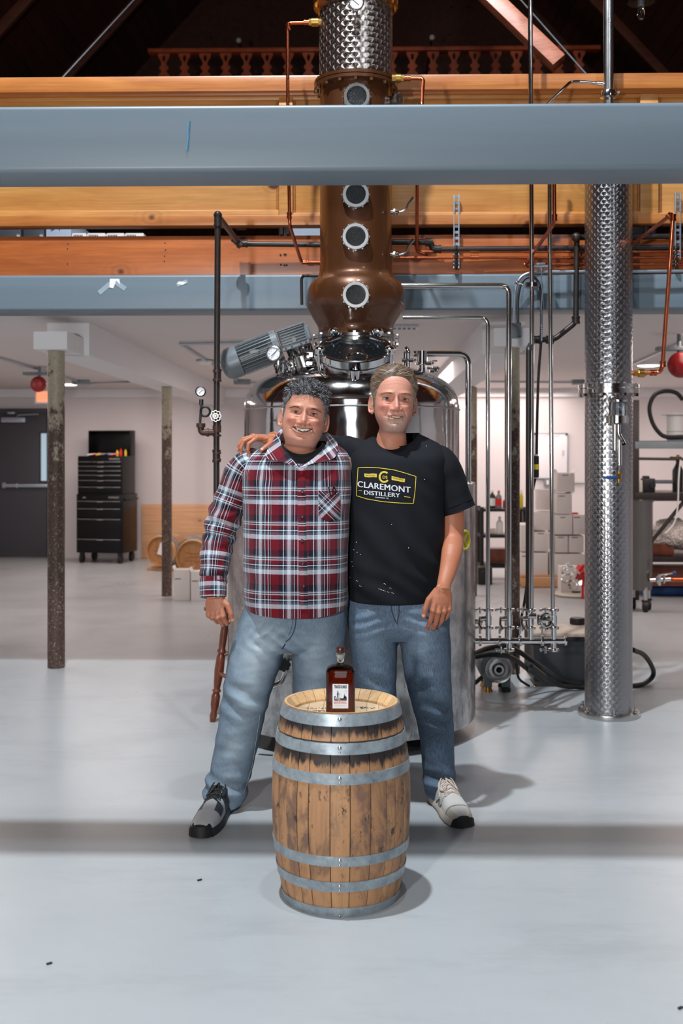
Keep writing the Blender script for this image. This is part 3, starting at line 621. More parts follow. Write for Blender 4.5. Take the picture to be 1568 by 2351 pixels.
mb = MB()
for zz in (ztop+.02, zs-.01): mb.torus(TC+Vector((0, 0, zz)), (0, 0, 1), RU, .005, 96, 8)
mb.build('weld_bead', M['steel_soft'], tank)
# yellow valve on the jacket's right side
c = P(1066, 1240, DT-.40); mb = MB(); mb.torus(c, (.8, -.6, 0), .045, .008, 24, 8); mb.cyl(c, c+Vector((-.06, .05, 0)), .012); 
for k in range(3): a = 2.1*k; mb.cyl(c, c+Vector((-.6*math.cos(a), -.8*math.cos(a), math.sin(a)))*.045, .006, n=8)
mb.build('hand_wheel', M['yellow'], tank, label='yellow hand wheel')
# black star valve knob and curved pipe between the left man's legs
c = P(652, 1524, 5.08); mb = MB()
for k in range(8): a = math.pi*k/4; mb.sph(c+Vector((math.cos(a)*.022, -.02, math.sin(a)*.022)), .012, 10)
mb.cyl(c+Vector((0, -.032, 0)), c+Vector((0, -.008, 0)), .026); mb.build('star_knob', M['black'], tank, label='black star knob valve'); mb = MB(); mb.cyl(c+Vector((0, -.01, 0)), c+Vector((0, .14, 0)), .022); mb.tube([c+Vector((0, .04, -.01)), c+Vector((0, .04, -.06)), c+Vector((-.02, .04, -.10)), c+Vector((-.09, .05, -.125)), c+Vector((-.16, .07, -.12))], .012, 12, .03); mb.build('drain_pipe', M['steel'], tank)
# manway, tilted towards the camera
mc = P(815, 812, DT-.34); ax = Vector((0, -math.sin(R(29)), math.cos(R(29)))); rm = 84*S(DT-.34)
x_, y_, _ = frame_of(ax, (0, 1, 0)); up_ = ax.cross(Vector((1, 0, 0))).normalized()
def mpnt(a, r, h): return mc+Vector((math.cos(a)*r, 0, 0))+up_*(math.sin(a)*r)+ax*h
mb = MB(); mb.lathe([(rm*.93, -.30), (rm*.93, -.05), (rm*1.0, -.045), (rm*1.02, -.04), (rm*1.02, -.012), (rm*.99, -.010)], mc, ax, n=96); mb.build('manway_neck', M['chrome'], tank)
mb = MB(); mb.lathe([(rm*.985, -.012), (rm*.985, -.006)], mc, ax, n=96); mb.build('gasket', M['rubber'], tank)
mb = MB(); mb.lathe([(rm*.99, -.008), (rm*1.02, -.004), (rm*1.02, .032), (rm*.99, .036), (rm*.93, .036), (rm*.90, .030), (rm*.88, .010)], mc, ax, n=96); mb.build('manway_ring', M['chrome'], tank)
mb = MB(); mb.lathe([(0, .020), (rm*.88, .020), (rm*.88, .008), (0, .008)], mc, ax, n=96)
t = NT('dark_sight_glass'); n = t.noise(t.coord(), 60, 4, .8); n2 = t.noise(t.coord(), 6, 3, .5); t.set(col=t.mix(t.ramp(n, [(.60, 0), (.74, .6)]), t.mix(n2, lin((5, 8, 10)), lin((18, 26, 30))), lin((110, 124, 128))), rough=.07, spec=.8); M['darkglass'] = t.mt
mb.build('glass', M['darkglass'], tank)
mb = MB(); mb.torus(mc+ax*.021-up_*rm*.5+Vector((.01, 0, 0)), ax, rm*.27, .006, 40, 8); mb.build('inner_rim', M['steel'], tank)
for a in (R(125), R(52), R(205), R(-25)):
    b_ = mpnt(a, rm*1.04, -.05); k_ = MB(); k_.cyl(b_, b_+ax*.095, .008); k_.lathe([(0, .128), (.012, .127), (.024, .118), (.028, .104), (.026, .092), (.013, .086), (.012, .066), (.014, .05), (.014, -.02)], b_, ax, n=24); k_.cyl(b_-ax*.03, b_-ax*.005, .013, n=6); k_.build('clamp_knob', M['chrome'], tank)
# hinge block at left of manway and black ball handle at right
c = P(712, 815, DT-.3); mb = MB().box(c, (.05, .05, .05), bev=.004); mb.box(c+Vector((0, 0, -.045)), (.045, .05, .035), bev=.004); mb.cyl(c+Vector((-.01, -.03, -.045)), c+Vector((-.01, .03, -.045)), .010); mb.tube([c+Vector((.02, 0, .01)), c+Vector((.06, 0, .0))], .012, 8); mb.build('manway_hinge', M['chrome'], tank)
c = P(901, 799, DT-.36); mb = MB().sph(c, .017, 16); mb.build('ball_handle', M['black_gloss'], tank); 
mb = MB(); s_ = P(815, 880, DT-.45); mb.lathe([(.026, .045), (.026, -.01), (.020, -.05), (.0, -.055)], P(815, 872, DT-.50), (0, -.2, .98), n=24); mb.build('drain_cone', M['chrome'], tank)
# flanged joint under the helmet
CXT = TC.x+(817-807)*sT
cc = Vector((CXT, TC.y, 0)); 
mb = MB()
for z0, z1, rr in ((zt_(790), zt_(783), 101), (zt_(781), zt_(774), 101)): mb.lathe([(0, z0), (rr*sT, z0), (rr*sT, z1), (0, z1)], cc, n=96)
mb.build('helmet_flange', M['steel'], tank); mb = MB(); mb.lathe([(.2, zc-.08), (.2, zt_(790))], cc, n=64); mb.build('helmet_neck', M['mirror'], tank)
mb = MB()
for k in range(14):
    a = 2*math.pi*k/14+.2; q = cc+Vector((math.cos(a)*97*sT, math.sin(a)*97*sT, 0)); mb.cyl(q+Vector((0, 0, zt_(795))), q+Vector((0, 0, zt_(769))), .007, n=8); mb.cyl(q+Vector((0, 0, zt_(774))), q+Vector((0, 0, zt_(770))), .012, n=6); mb.cyl(q+Vector((0, 0, zt_(795))), q+Vector((0, 0, zt_(790))), .012, n=6)
mb.build('bolts', M['steel'], tank, kind='stuff')
# copper helmet and column
colm = thing('still_column', cc+Vector((0, 0, zt_(774))), 'tall brown copper still column with round sight glasses rising behind the men', 'column')
pr = [(88, 774), (86, 764), (88, 750), (101, 728), (112, 708), (114, 688), (111, 668), (103, 652), (92, 642), (86, 634), (83.5, 622), (82.5, 600)]
pr2 = catmull([(r, y, 0) for r, y in pr], 44)
mb = MB(); mb.lathe([(p[0]*sT, zt_(p[1])) for p in pr2]+[(82.5*sT, zt_(206))], cc, n=96); mb.build('copper_helmet', M['copper'], colm, ang=50)
mb = MB(); mb.lathe([(0, zt_(208)), (92*sT, zt_(208)), (96*sT, zt_(207)), (96*sT, zt_(200)), (0, zt_(200))], cc, n=96); mb.lathe([(0, zt_(198)), (96*sT, zt_(198)), (96*sT, zt_(191)), (0, zt_(191))], cc, n=96)
for k in range(16):
    a = 2*math.pi*k/16; q = cc+Vector((math.cos(a)*91*sT, math.sin(a)*91*sT, 0)); mb.cyl(q+Vector((0, 0, zt_(213))), q+Vector((0, 0, zt_(187))), .007, n=8); mb.cyl(q+Vector((0, 0, zt_(214))), q+Vector((0, 0, zt_(208))), .013, n=6)
mb.build('column_flange', M['copper'], colm, label='bolted copper flange')
r_ = 84*sT; nc = round(2*math.pi*r_/.055); 
mb = MB(); zA = zt_(191); zB = zt_(-300); mb.lathe([(r_, zA), (r_, zB)], cc, n=120, uvr=nc*.055/(2*math.pi)); mb.build('patterned_shell', M['swirl_top'], colm, ang=50, label='engine-turned steel upper shell')
mb = MB(); zq = zt_(18); mb.lathe([(r_, zq), (97*sT, zq), (97*sT, zq+.05), (r_, zq+.05)], cc, n=96)
for k in range(12): a = 2*math.pi*k/12+.13; q = cc+Vector((math.cos(a)*91*sT, math.sin(a)*91*sT, zq)); mb.cyl(q-Vector((0, 0, .012)), q, .012, n=6)
mb.build('upper_flange', M['brass'], colm, label='brass coloured upper flange')
def sight(px, py, ro=31, part='sight_glass'):
    D = DT-r_+.0; D = DT - (82.5*sT if abs(py-680) > 20 else .258)
    c = P(px, py, D+.02); mb = MB(); f = Vector((0, -1, 0)); s = S(D)
    mb.lathe([(ro*.86*s, -.05), (ro*.86*s, .01), (ro*s, .012), (ro*s, .05), (ro*.95*s, .054), (ro*.74*s, .054), (ro*.70*s, .044)], c, f, n=48)
    for k in range(12):
        a = 2*math.pi*k/12; q = c+Vector((math.cos(a)*ro*1.0*s, 0, math.sin(a)*ro*1.0*s)); mb.box(q+f*.032, (.008, .022, .008))
    o = mb.build('sight_glass_ring', M['steel_soft'], colm, label='bright steel ring of a sight glass')
    MB().lathe([(0, .046), (ro*.72*s, .046), (ro*.72*s, .03)], c, f, n=40).build('glass', M['dropglass'], o)
t = NT('beaded_dark_glass'); n = t.noise(t.coord(), 130, 4, .8); t.set(col=t.mix(t.ramp(n, [(.60, 0), (.75, .7)]), lin((7, 9, 12)), lin((90, 100, 108))), rough=.08, spec=.7); t.bump(n, .6, .003); M['dropglass'] = t.mt
for px, py in ((817, 680), (816.5, 547), (817, 451), (819, 228)): sight(px, py)
mb = MB(); c = P(908, 232, DT-.06); mb.lathe([(.03, -.06), (.03, .0), (.036, .004), (.036, .03), (.02, .034), (0, .03)], c, (.8, -.6, 0), n=32); mb.build('side_glass', M['steel_soft'], colm)
# thermometer dial
c = P(818, 8, DT-.26); o = MB().lathe([(.0, -.04), (.01, -.04), (.01, -.01), (.034, -.01), (.038, 0), (.038, .014), (.034, .018), (.031, .012)], c, (0, -1, 0), n=40).build('dial_case', M['steel_soft'], colm)
MB().lathe([(0, .011), (.032, .011), (.032, .008)], c, (0, -1, 0), n=32).build('dial_face', M['board'], o); mb = MB(); f = Vector((0, -.013, 0)); mb.cyl(c+f+Vector((.014, 0, -.012)), c+f+Vector((-.02, 0, .016)), .0014, n=6)
for k in range(12): a = 2*math.pi*k/12; q = Vector((math.cos(a), 0, math.sin(a))); mb.cyl(c+f+q*.024, c+f+q*.029, .0009, n=5)
mb.build('dial_needle', M['ink'], o)
MB().lathe([(.01, -.05), (.01, 0), (.014, 0), (.014, .02), (0, .022)], P(816, 30, DT-.195), (0, -1, -.2), n=16).build('dial_stem', M['steel'], colm)
# lever sampling valves on the column's right side
for y in (487, 585):
    a = P(898, y, DT-.1); b = P(916, y, DT-.12); mb = MB(); mb.cyl(a, b, .012); mb.cyl(a+(b-a)*.35, a+(b-a)*.6, .018, n=6); mb.cyl(a+(b-a)*.75, b, .015)
    mb.tube([b, P(925, y-2, DT-.12), P(933, y-8, DT-.12), P(937, y-19, DT-.12)], .005, 8, .01); mb.tube([P(936, y-17, DT-.12), P(949, y-33 if y == 487 else y-35, DT-.12)], [.0055, .009], 10); mb.build('lever_valve', M['steel'], colm)
# gear motor on the dome
mt0 = thing('gear_motor', P(600, 800, DT-.18), 'grey finned gear motor tilted on the left shoulder of the tank', 'motor')
DM = DT-.2; s = S(DM); A_ = P(528, 836, DM); B_ = P(637, 793, DM); ax = (B_-A_).normalized()
mb = MB(); rM = 35*s; mb.lathe([(0, -.045), (rM*.55, -.042), (rM*.85, -.03), (rM*1.02, -.008), (rM*1.04, .0), (rM*1.04, .055), (rM*.9, .06), (rM*.9, .058)], A_, ax, n=48); mb.build('fan_cowl', M['motor'], mt0)
mb = MB(); L = (B_-A_).length; mb.cyl(A_+ax*.05, B_-ax*.0, rM*.78, n=32); x, y, _ = frame_of(ax)
for k in range(26):
    a = 2*math.pi*k/26; q = (x*math.cos(a)+y*math.sin(a)); tt = ax.cross(q); c = (A_+ax*.06+B_)/2+q*rM*.88
    mb.box(c, (.005, rM*.36, L-.06), rot=Matrix((tt, q, ax)).transposed(), bev=.001)
mb.box((A_+B_)/2-y*0+Vector((.01, -rM*.95, .01)), (.05, .01, .02), bev=.002); mb.build('finned_housing', M['motor'], mt0)
mb = MB(); mb.cyl(B_-ax*.02, B_+ax*.012, rM*1.05, n=32); mb.cyl(B_-ax*.045, B_-ax*.02, rM*.95, n=12); mb.build('coupling_flange', M['motor'], mt0)
Gc = P(675, 776, DM); gx = (P(708, 762, DM)-P(645, 783, DM)).normalized(); gy = Vector((0, -1, 0)); gz = gx.cross(gy).normalized(); gz = -gz if gz.z < 0 else gz; RG = Matrix((gx, gz.cross(gx), gz)).transposed()
mb = MB().box(Gc, (66*s, .13, 44*s), rot=RG, bev=.012)
for k in range(6): mb.box(Gc+gz*((-14+k*6.2)*s)-Vector((0, .072, 0)), (56*s, .034, 2.2*s), rot=RG, bev=.001)
for k in range(9): mb.box(Gc+gx*((-26+k*6.5)*s)+gz*23*s, (2.6*s, .11, 3*s), rot=RG)
mb.box(Gc-gz*22*s-Vector((0, .07, 0)), (64*s, .03, 7*s), rot=RG, bev=.003); mb.box(Gc+gz*22*s-Vector((0, .07, 0)), (64*s, .03, 4*s), rot=RG, bev=.003); mb.cyl(Gc+gx*.0-gz*8*s-Vector((0, .06, 0)), Gc-gz*8*s-Vector((0, .088, 0)), .013, n=6)
mb.box(Gc+gx*34*s, (10*s, .12, 34*s), rot=RG, bev=.01); mb.build('gearbox', M['motor'], mt0)
mb = MB()
for i_, j in ((-24, -22), (-10, -22), (12, -22), (24, -22)): q = Gc+gx*i_*s+gz*j*s-Vector((0, .084, 0)); mb.cyl(q, q-Vector((0, .006, 0)), .005, n=8)
mb.build('screws', M['black'], mt0)
dn = -gz; K = Gc+gz*-24*s+gx*4*s
mb = MB(); mb.lathe([(28*s, 0), (29*s, 8*s), (24*s, 9*s), (24*s, 16*s), (34*s, 17*s), (35*s, 23*s), (28*s, 24*s), (27*s, 60*s)], K, dn, n=48)
for k in range(14): a = 2*math.pi*k/14; x, y, _ = frame_of(dn); q = K+(x*math.cos(a)+y*math.sin(a))*28*s; mb.cyl(q, q+dn*16*s, .006, n=6)
mb.build('mounting_neck', M['steel'], mt0)
c = P(629, 812, DM-.12); mb = MB(); mb.lathe([(0, -.03), (.036, -.03), (.038, 0), (.038, .01), (.033, .013), (.030, .008)], c, (-.15, -1, 0), n=36); ga = thing('pressure_gauge', c, 'round steel pressure gauge in front of the gear motor flange', 'gauge')
mb.build('gauge_case', M['steel_soft'], ga); MB().lathe([(0, .009), (.031, .009), (.031, .006)], c, (-.15, -1, 0), n=32).build('gauge_face', M['board'], ga); mb = MB(); f = Vector((0, -.012, 0)); mb.cyl(c+f+Vector((-.014, 0, -.014)), c+f+Vector((.018, 0, .018)), .0018, n=6)
for k in range(9): a = R(-40+k*32); q = Vector((math.cos(a), 0, math.sin(a))); mb.cyl(c+f+q*.023, c+f+q*.028, .001, n=5)
mb.build('needle', M['ink'], ga); mb = MB(); mb.tube([c+Vector((.02, .03, -.02)), c+Vector((.02, .03, -.07)), P(640, 850, DM-.03)], .008, 10, .02); mb.build('gauge_stem', M['steel'], ga)
# little cluster of clamps and nuts by the motor
cl = thing('clamp_cluster', P(648, 845, DM-.05), 'small shiny clamp fittings on the dome below the gear motor', 'fitting'); mb = MB()
for px, py, r in ((634, 842, .014), (643, 832, .012), (655, 834, .013), (662, 834, .010), (648, 845, .02), (656, 848, .014), (668, 838, .01)):
    c = P(px, py, DM-.04); mb.torus(c, (random.uniform(-1, 1), -1, random.uniform(-.3, .6)), r, .004, 16, 6); mb.cyl(c, c+Vector((0, .02, -.03)), r*.6, n=6)
mb.cyl(P(650, 830, DM-.03), P(650, 868, DM-.03), .018); mb.cyl(P(664, 840, DM-.03), P(664, 862, DM-.03), .014); mb.build('clamp', M['chrome'], cl)
# fittings on the right of the dome
ft = thing('dome_fittings', P(968, 850, DT-.1), 'polished pipe stub with clamps on the right shoulder of the dome', 'fitting'); D = DT-.1; s = S(D)
mb = MB(); mb.cyl(P(969, 806, D), P(969, 833, D), 12.5*s, n=32); mb.lathe([(12*s, 0), (15*s, 1*s), (15*s, 5*s), (12*s, 6*s)], P(969, 838, D), n=32); mb.cyl(P(969, 833, D), P(969, 856, D), 9*s); mb.build('pipe_stub', M['chrome'], ft)
mb = MB(); mb.tube([P(937, 847, D-.02), P(937, 806, D-.02), P(934, 799, D), P(931, 808, D+.04), P(931, 850, D+.04)], 5.5*s, 12, .012); mb.build('vent_bend', M['chrome'], ft)
mb = MB()
for px, py in ((927, 827), (944, 827), (985, 834), (998, 846), (992, 851)): c = P(px, py, D-.03); mb.cyl(c-Vector((.012, 0, 0)), c+Vector((.012, 0, 0)), .010, n=8); mb.sph(c+Vector((.02, 0, 0)), .007, 8)
mb.box(P(993, 829, D-.03), (.05, .02, .008), bev=.003); mb.tube([P(980, 845, D-.03), P(1003, 848, D-.03)], .006, 8); mb.torus(P(1004, 847, D-.03), (1, 0, 0), .012, .004, 16, 6); mb.build('wing_clamp', M['steel'], ft)
# ------------------------------------------------------------------ right column (parrot / condenser)
DC = 6.12; rc = G(1397, 1641); rc0 = thing('condenser_column', rc, 'free standing engine-turned steel column with bolted base flange at right', 'column')
DC = (rc.y*cy_-rc.x*sy_); s = S(DC); rC = 53.5*s; nc = round(2*math.pi*rC/.044)
def zc_(py): return CAMZ-(py-HY)*s
uvr = nc*.044/(2*math.pi); M['swirl2'] = swirl('engine_turned_steel_fine', .044, (.40, .39, .40))
mb = MB(); mb.lathe([(rC, .03), (rC, zc_(905))], rc, n=96, uvr=uvr); mb.build('lower_tube', M['swirl2'], rc0, ang=50, label='engine-turned lower tube')
mb = MB(); mb.lathe([(rC, zc_(886)), (rC, zc_(262)), (.04, zc_(256)), (.0, zc_(256))], rc, n=96, uvr=uvr); mb.build('upper_tube', M['swirl2'], rc0, ang=50, label='engine-turned upper tube')
mb = MB(); mb.lathe([(rC, .03), (69*s, .028), (69.5*s, .024), (69.5*s, .004), (69*s, 0), (0, 0)], rc, n=72); mb.build('base_flange', M['steel_soft'], rc0)
for k in range(6):
    a = R(-92+60*k); q = rc+Vector((math.cos(a)*62*s, math.sin(a)*62*s, .028)); mb = MB(); mb.cyl(q, q+Vector((0, 0, .010)), .014, n=6); mb.cyl(q, q+Vector((0, 0, .03)), .006, n=10); mb.build('anchor_bolt', M['steel'], rc0)
mb = MB()
for a_, b_ in ((884, 892), (895, 905)): mb.lathe([(rC-.01, zc_(b_)), (68*s, zc_(b_)), (68*s, zc_(a_)), (rC-.01, zc_(a_))], rc, n=72)
mb.lathe([(60*s, zc_(895)), (60*s, zc_(892))], rc, n=48)
for k in range(8): a = R(-90+22+45*k); q = rc+Vector((math.cos(a)*63*s, math.sin(a)*63*s, 0)); mb.cyl(q+Vector((0, 0, zc_(911))), q+Vector((0, 0, zc_(881))), .007, n=8); mb.cyl(q+Vector((0, 0, zc_(911))), q+Vector((0, 0, zc_(905))), .013, n=6)
mb.build('middle_flange', M['steel'], rc0)
mb = MB(); mb.lathe([(11.5*s, zc_(258)), (11.5*s, zc_(-220))], rc, n=32); mb.build('vapour_pipe', M['steel_soft'], rc0)
mb = MB(); mb.lathe([(11*s, zc_(226)), (19*s, zc_(224)), (19*s, zc_(216)), (17*s, zc_(210)), (11*s, zc_(208))], rc, n=32); q = rc+Vector((19*s, -.02, zc_(217))); mb.cyl(q-Vector((0, .02, 0)), q+Vector((0, .03, 0)), .008, n=8); mb.build('clamp_collar', M['steel'], rc0)
# thin steel branch pipe off it
mb = MB(); Dq = DC-.02; mb.tube([P(1386, 193, Dq), P(1312, 186, Dq), P(1262, 234, Dq-.3), P(1215, 282, Dq-.6)], .009, 12, .05); mb.cyl(P(1372, 191, Dq), P(1386, 193, Dq), .013); mb.build('branch_pipe', M['steel'], rc0)
# sight tube (parrot) on its front
pa = thing('sampling_parrot', P(1415, 990, DC-.2), 'glass sight vessel with polished spout and blue lever on the right column', 'valve'); D = DC-.22; s2 = S(D)
mb = MB(); mb.cyl(P(1417, 955, D), P(1417, 972, D), 25*s2, n=40); mb.lathe([(0, 0), (21*s2, 0), (21*s2, .01), (0, .01)], P(1419, 923, D), n=40); mb.cyl(P(1404, 912, D), P(1404, 975, D+.05), 6*s2); mb.tube([P(1401, 918, D), P(1406, 912, D), P(1418, 915, D), P(1420, 922, D)], 5*s2, 12, .01); mb.build('vessel_cup', M['steel'], pa)
mb = MB(); mb.lathe([(20*s2, 0), (20*s2, 32*s2)], P(1419, 956, D), n=40); mb.build('glass_cylinder', M['glass'], pa)
mb = MB(); mb.cyl(P(1412, 975, D), P(1412, 1034, D), 6*s2); mb.tube([P(1420, 975, D-.03), P(1420, 998, D-.03), P(1429, 1012, D-.04), P(1432, 1020, D-.05)], 5*s2, 14, .03, caps=False); mb.tube([P(1422, 998, D), P(1422, 1068, D)], 6.5*s2, 12); mb.tube([P(1422, 1068, D), P(1421, 1082, D)], [.006, .003], 10); mb.build('spout', M['steel'], pa)
mb = MB(); mb.cyl(P(1421, 1082, D), P(1421, 1108, D), .009); mb.cyl(P(1421, 1088, D), P(1421, 1100, D), .014, n=6); mb.build('ball_valve', M['brass'], pa); MB().box(P(1401, 1096, D-.02), (34*s2, .012, 6*s2), bev=.004).build('lever', M['blue'], pa, label='blue lever handle')
M['rust'] = plain('rusty_fitting', (74, 48, 38), .5, .3, .5, 40)
# ------------------------------------------------------------------ pipework
def pipe(name, pts, r_px, mat, label, fil=.05, n=14, joints=(), cat='pipe', jr=1.35, jl=.03, jm=None, extra=None):
    """pts: (px, py, D); r in pixels at the first point's depth"""
    w3 = [P(*p) for p in pts]; r = r_px*S(pts[0][2]); mb = MB(); mb.tube(w3, r, n, fil); js = []
    for (px, py, D, dx, dy) in joints:
        j = MB(); js.append(j); c = P(px, py, D); d = Vector((dx, 0, -dy)).normalized() if not hasattr(dx, 'x') else dx; j.cyl(c-d*jl/2, c+d*jl/2, r*jr, n=n); j.cyl(c-d*(jl/2+.006), c-d*(jl/2-.004), r*jr*1.12, n=n); j.cyl(c+d*(jl/2-.004), c+d*(jl/2+.006), r*jr*1.12, n=n)
    o = mb.build(name, M[mat], None, label, cat)
    for j in js: j.build('coupling', M[jm or mat], o)
    if extra: extra(o)
    return o
DP = 6.0
pipe('steel_pipe', [(925, 729, DP), (1120, 729, DP), (1120, 1396, DP)], 5, 'steel', 'thin polished pipe turning down at right below the bulb, leftmost of the row')
pipe('steel_pipe', [(915, 656, DP), (1168, 656, DP), (1168, 1396, DP)], 6.5, 'steel', 'polished pipe turning down from bulb height, second of the row')
def clampring(o):
    m_ = MB(); c = P(1221, 655, DP); m_.lathe([(.015, -.012), (.042, -.012), (.042, .012), (.015, .012)], c, n=24); m_.cyl(c+Vector((-.05, -.02, 0)), c+Vector((-.08, -.02, .01)), .006); m_.sph(c+Vector((-.085, -.02, .012)), .012, 8); m_.build('clamp', M['steel'], o)
pipe('steel_pipe', [(1212, -900, DP), (1221, 655, DP), (1220, 1396, DP)], 5.5, 'steel', 'polished pipe rising from the manifold right up under the roof, with a clamp', extra=clampring)
pipe('steel_pipe', [(1261, 300, DP), (1262, 560, DP), (1269, 1396, DP)], 5, 'steel', 'polished pipe nearest the right column, rising behind the front steel beam')
pipe('steel_pipe', [(948, 812, 5.72), (1075, 812, 5.8), (1075, 1108, 5.8)], 7, 'steel', 'thicker polished pipe bending down beside the shoulder of the tank', .06)
# manifold with valves
mf = thing('valve_manifold', P(1190, 1471, DP), 'polished sanitary pipe manifold with four upright valves and clamps', 'valve'); s = S(DP)
mb = MB(); mb.cyl(P(1085, 1471, DP), P(1297, 1471, DP), 7*s, n=24); mb.cyl(P(1296, 1471, DP), P(1300, 1471, DP), 11*s, n=24); mb.build('header_pipe', M['chrome'], mf)
for x, lo in ((1121, 1471), (1169, 1492), (1218, 1471), (1271, 1488)):
    mb = MB(); mb.cyl(P(x, 1396, DP), P(x, lo, DP), 6.5*s, n=24); mb.cyl(P(x, 1412, DP), P(x, 1434, DP), 8*s, n=24); mb.build('riser', M['chrome'], mf)
    for y in (1400, 1441)+((1492,) if lo > 1475 else ()):
        mb = MB(); mb.lathe([(6*s, -4*s), (12*s, -3*s), (12.5*s, 0), (12*s, 3*s), (6*s, 4*s)], P(x, y, DP), n=32); a = P(x-11, y, DP-.02); mb.tube([a, a+Vector((-.03, -.01, .004)), a+Vector((-.045, -.01, .0))], .005, 8); mb.sph(a+Vector((-.045, -.01, 0)), .009, 10); mb.cyl(a+Vector((-.02, -.01, -.018)), a+Vector((-.02, -.01, .018)), .005, n=8); mb.build('tri_clamp', M['steel'], mf)
    mb = MB(); a = P(x-8, 1420, DP-.01); mb.cyl(a, a+Vector((-.03, -.01, 0)), .014, n=20); mb.tube([a+Vector((-.03, -.015, .005)), a+Vector((-.035, -.03, -.03)), a+Vector((-.02, -.035, -.055))], .007, 8, .01); mb.build('lever', M['steel'], mf)
for x in (1102, 1147, 1194, 1245):
    mb = MB(); mb.lathe([(6*s, -3*s), (12*s, -2.5*s), (12*s, 2.5*s), (6*s, 3*s)], P(x, 1471, DP), (1, 0, 0), n=32); a = P(x, 1455, DP-.01); mb.cyl(a, a+Vector((0, 0, .03)), .006, n=8); mb.box(a+Vector((0, 0, .032)), (.03, .012, .008), bev=.003); mb.build('header_clamp', M['steel'], mf)
mb = MB(); c = P(1253, 1424, DP-.06); mb.torus(c, (.5, -1, 0), .035, .008, 24, 8); mb.cyl(c+Vector((-.05, .02, .02)), c+Vector((-.09, .02, .02)), .016); mb.cyl(c+Vector((-.04, .02, .0)), c+Vector((0, .02, 0)), .03); mb.cyl(P(1262, 1430, DP-.03), P(1271, 1436, DP), .012); mb.build('side_valve', M['steel'], mf)
mb = MB(); mb.tube([P(1085, 1425, DP), P(1107, 1430, DP)], .014, 12); mb.build('inlet_stub', M['steel'], mf)
# feet that carry the manifold: the pump below
pu = thing('transfer_pump', G(1143, 1588), 'small round-faced metal pump on little feet below the manifold', 'pump'); g0 = G(1143, 1590); DPu = g0.y*cy_-g0.x*sy_; s = S(DPu)
c = P(1145, 1537, DPu-.0); mb = MB(); mb.lathe([(0, 0), (33*s, 0), (38*s, .02), (38*s, .2), (30*s, .24), (30*s, .30), (0, .30)], c+Vector((-.02, .03, .01)), (0, 1, 0), n=48); mb.build('motor_body', M['motor'], pu)
mb = MB(); mb.lathe([(12*s, .012), (16*s, .002), (22*s, .004), (27*s, -.004), (31*s, -.006), (32*s, .03), (0, .03)], c, (0, 1, 0), n=48); mb.lathe([(7*s, -.02), (11*s, -.02), (12*s, .01), (7*s, .01)], c, (0, 1, 0), n=32); mb.build('pump_face', M['steel_soft'], pu); MB().sph(c+Vector((0, .005, 0)), 6*s, 16).build('shaft_nut', M['black_iron'], pu)
for dx in (-24, 18):
    for dy in (0, .16):
        q = Vector((c.x+dx*s, c.y+.03+dy, 0)); MB().cyl(q, q+Vector((0, 0, .03)), .03, .022).build('foot', M['brass'] if dx < 0 else M['rubber'], pu); MB().box(q+Vector((0, 0, .075)), (.05, .05, .09), bev=.006).build('leg', M['motor'], pu)
# dark pump housing beside it
bc = thing('dark_tub', G(1285, 1582), 'dark grey lidded tub with rusty bolt standing left of the right column', 'tub'); g0 = G(1285, 1575); D0 = g0.y*cy_-g0.x*sy_; s = S(D0)
a, b = P(1222, 1462, D0), P(1360, 1575, D0); cxm = (a.x+b.x)/2
mb = MB().box((cxm, D0+.18, (a.z+.02)/2+.01), (b.x-a.x, .40, a.z-.02), bev=.02); mb.build('tub_body', plain('dark_tub_plastic', (44, 44, 48), .4, 0, .1), bc)
mb = MB().box((cxm, D0+.18, a.z+.02), (b.x-a.x+.02, .44, .025), bev=.01); mb.build('tub_lid', plain('tan_lid', (176, 156, 140), .5, 0, .2), bc)
mb = MB(); q = P(1322, 1475, D0-.03); mb.cyl(q+Vector((0, 0, .04)), q-Vector((0, 0, .06)), .018, .014, n=12); mb.cyl(q+Vector((0, 0, .04)), q+Vector((0, 0, .05)), .022, n=6); mb.build('bolt', M['black_iron'], bc); MB().torus(P(1312, 1502, D0-.02), (0, -1, 0), .022, .008, 20, 8).build('plug', M['rubber'], bc)
mb = MB()
for x in (1228, 1328): mb.sph(P(x, 1578, D0), .016, 12)
mb.build('caster', M['brass'], bc)
mb = MB(); q = P(1326, 1418, D0+.3); mb.lathe([(0, 0), (.045, 0), (.048, -.006), (.048, -.04), (.03, -.06), (0, -.06)], q, n=32)
for k in range(24): an = 2*math.pi*k/24; mb.box(q+Vector((math.cos(an)*.048, math.sin(an)*.048, -.022)), (.004, .004, .03))
o = mb.build('vent_cap', M['black_iron'], bc); MB().cyl(q-Vector((0, 0, .06)), Vector((q.x, q.y, a.z+.02)), .02).build('vent_stem', M['black_iron'], bc)
# black hoses on the floor
def hose(pts, r, label, mat='rubber', z=None):
    w3 = [P(*p) for p in pts]; c = [Vector(q) for q in catmull(w3, 60)]; c = [Vector((q.x, q.y, max(q.z, r+.001))) for q in c]; return MB().tube(c, r, 10).build('hose', M[mat], None, label, 'hose')
hose([(1092, 1500, 6.35), (1120, 1489, 6.2), (1160, 1484, 6.15), (1190, 1495, 6.15), (1240, 1530, 6.3), (1290, 1562, 6.65), (1345, 1572, 6.75), (1450, 1576, 6.75), (1490, 1562, 6.85), (1500, 1540, 6.85), (1480, 1505, 6.6), (1453, 1492, 6.4)], .015, 'black hose from the tank looping behind the base of the right column')
hose([(1092, 1508, 6.1), (1130, 1503, 6.0), (1175, 1510, 6.0), (1222, 1543, 6.2), (1280, 1572, 6.6), (1340, 1578, 6.7), (1350, 1578, 6.72)], .014, 'black hose running just below the first one across the pump')
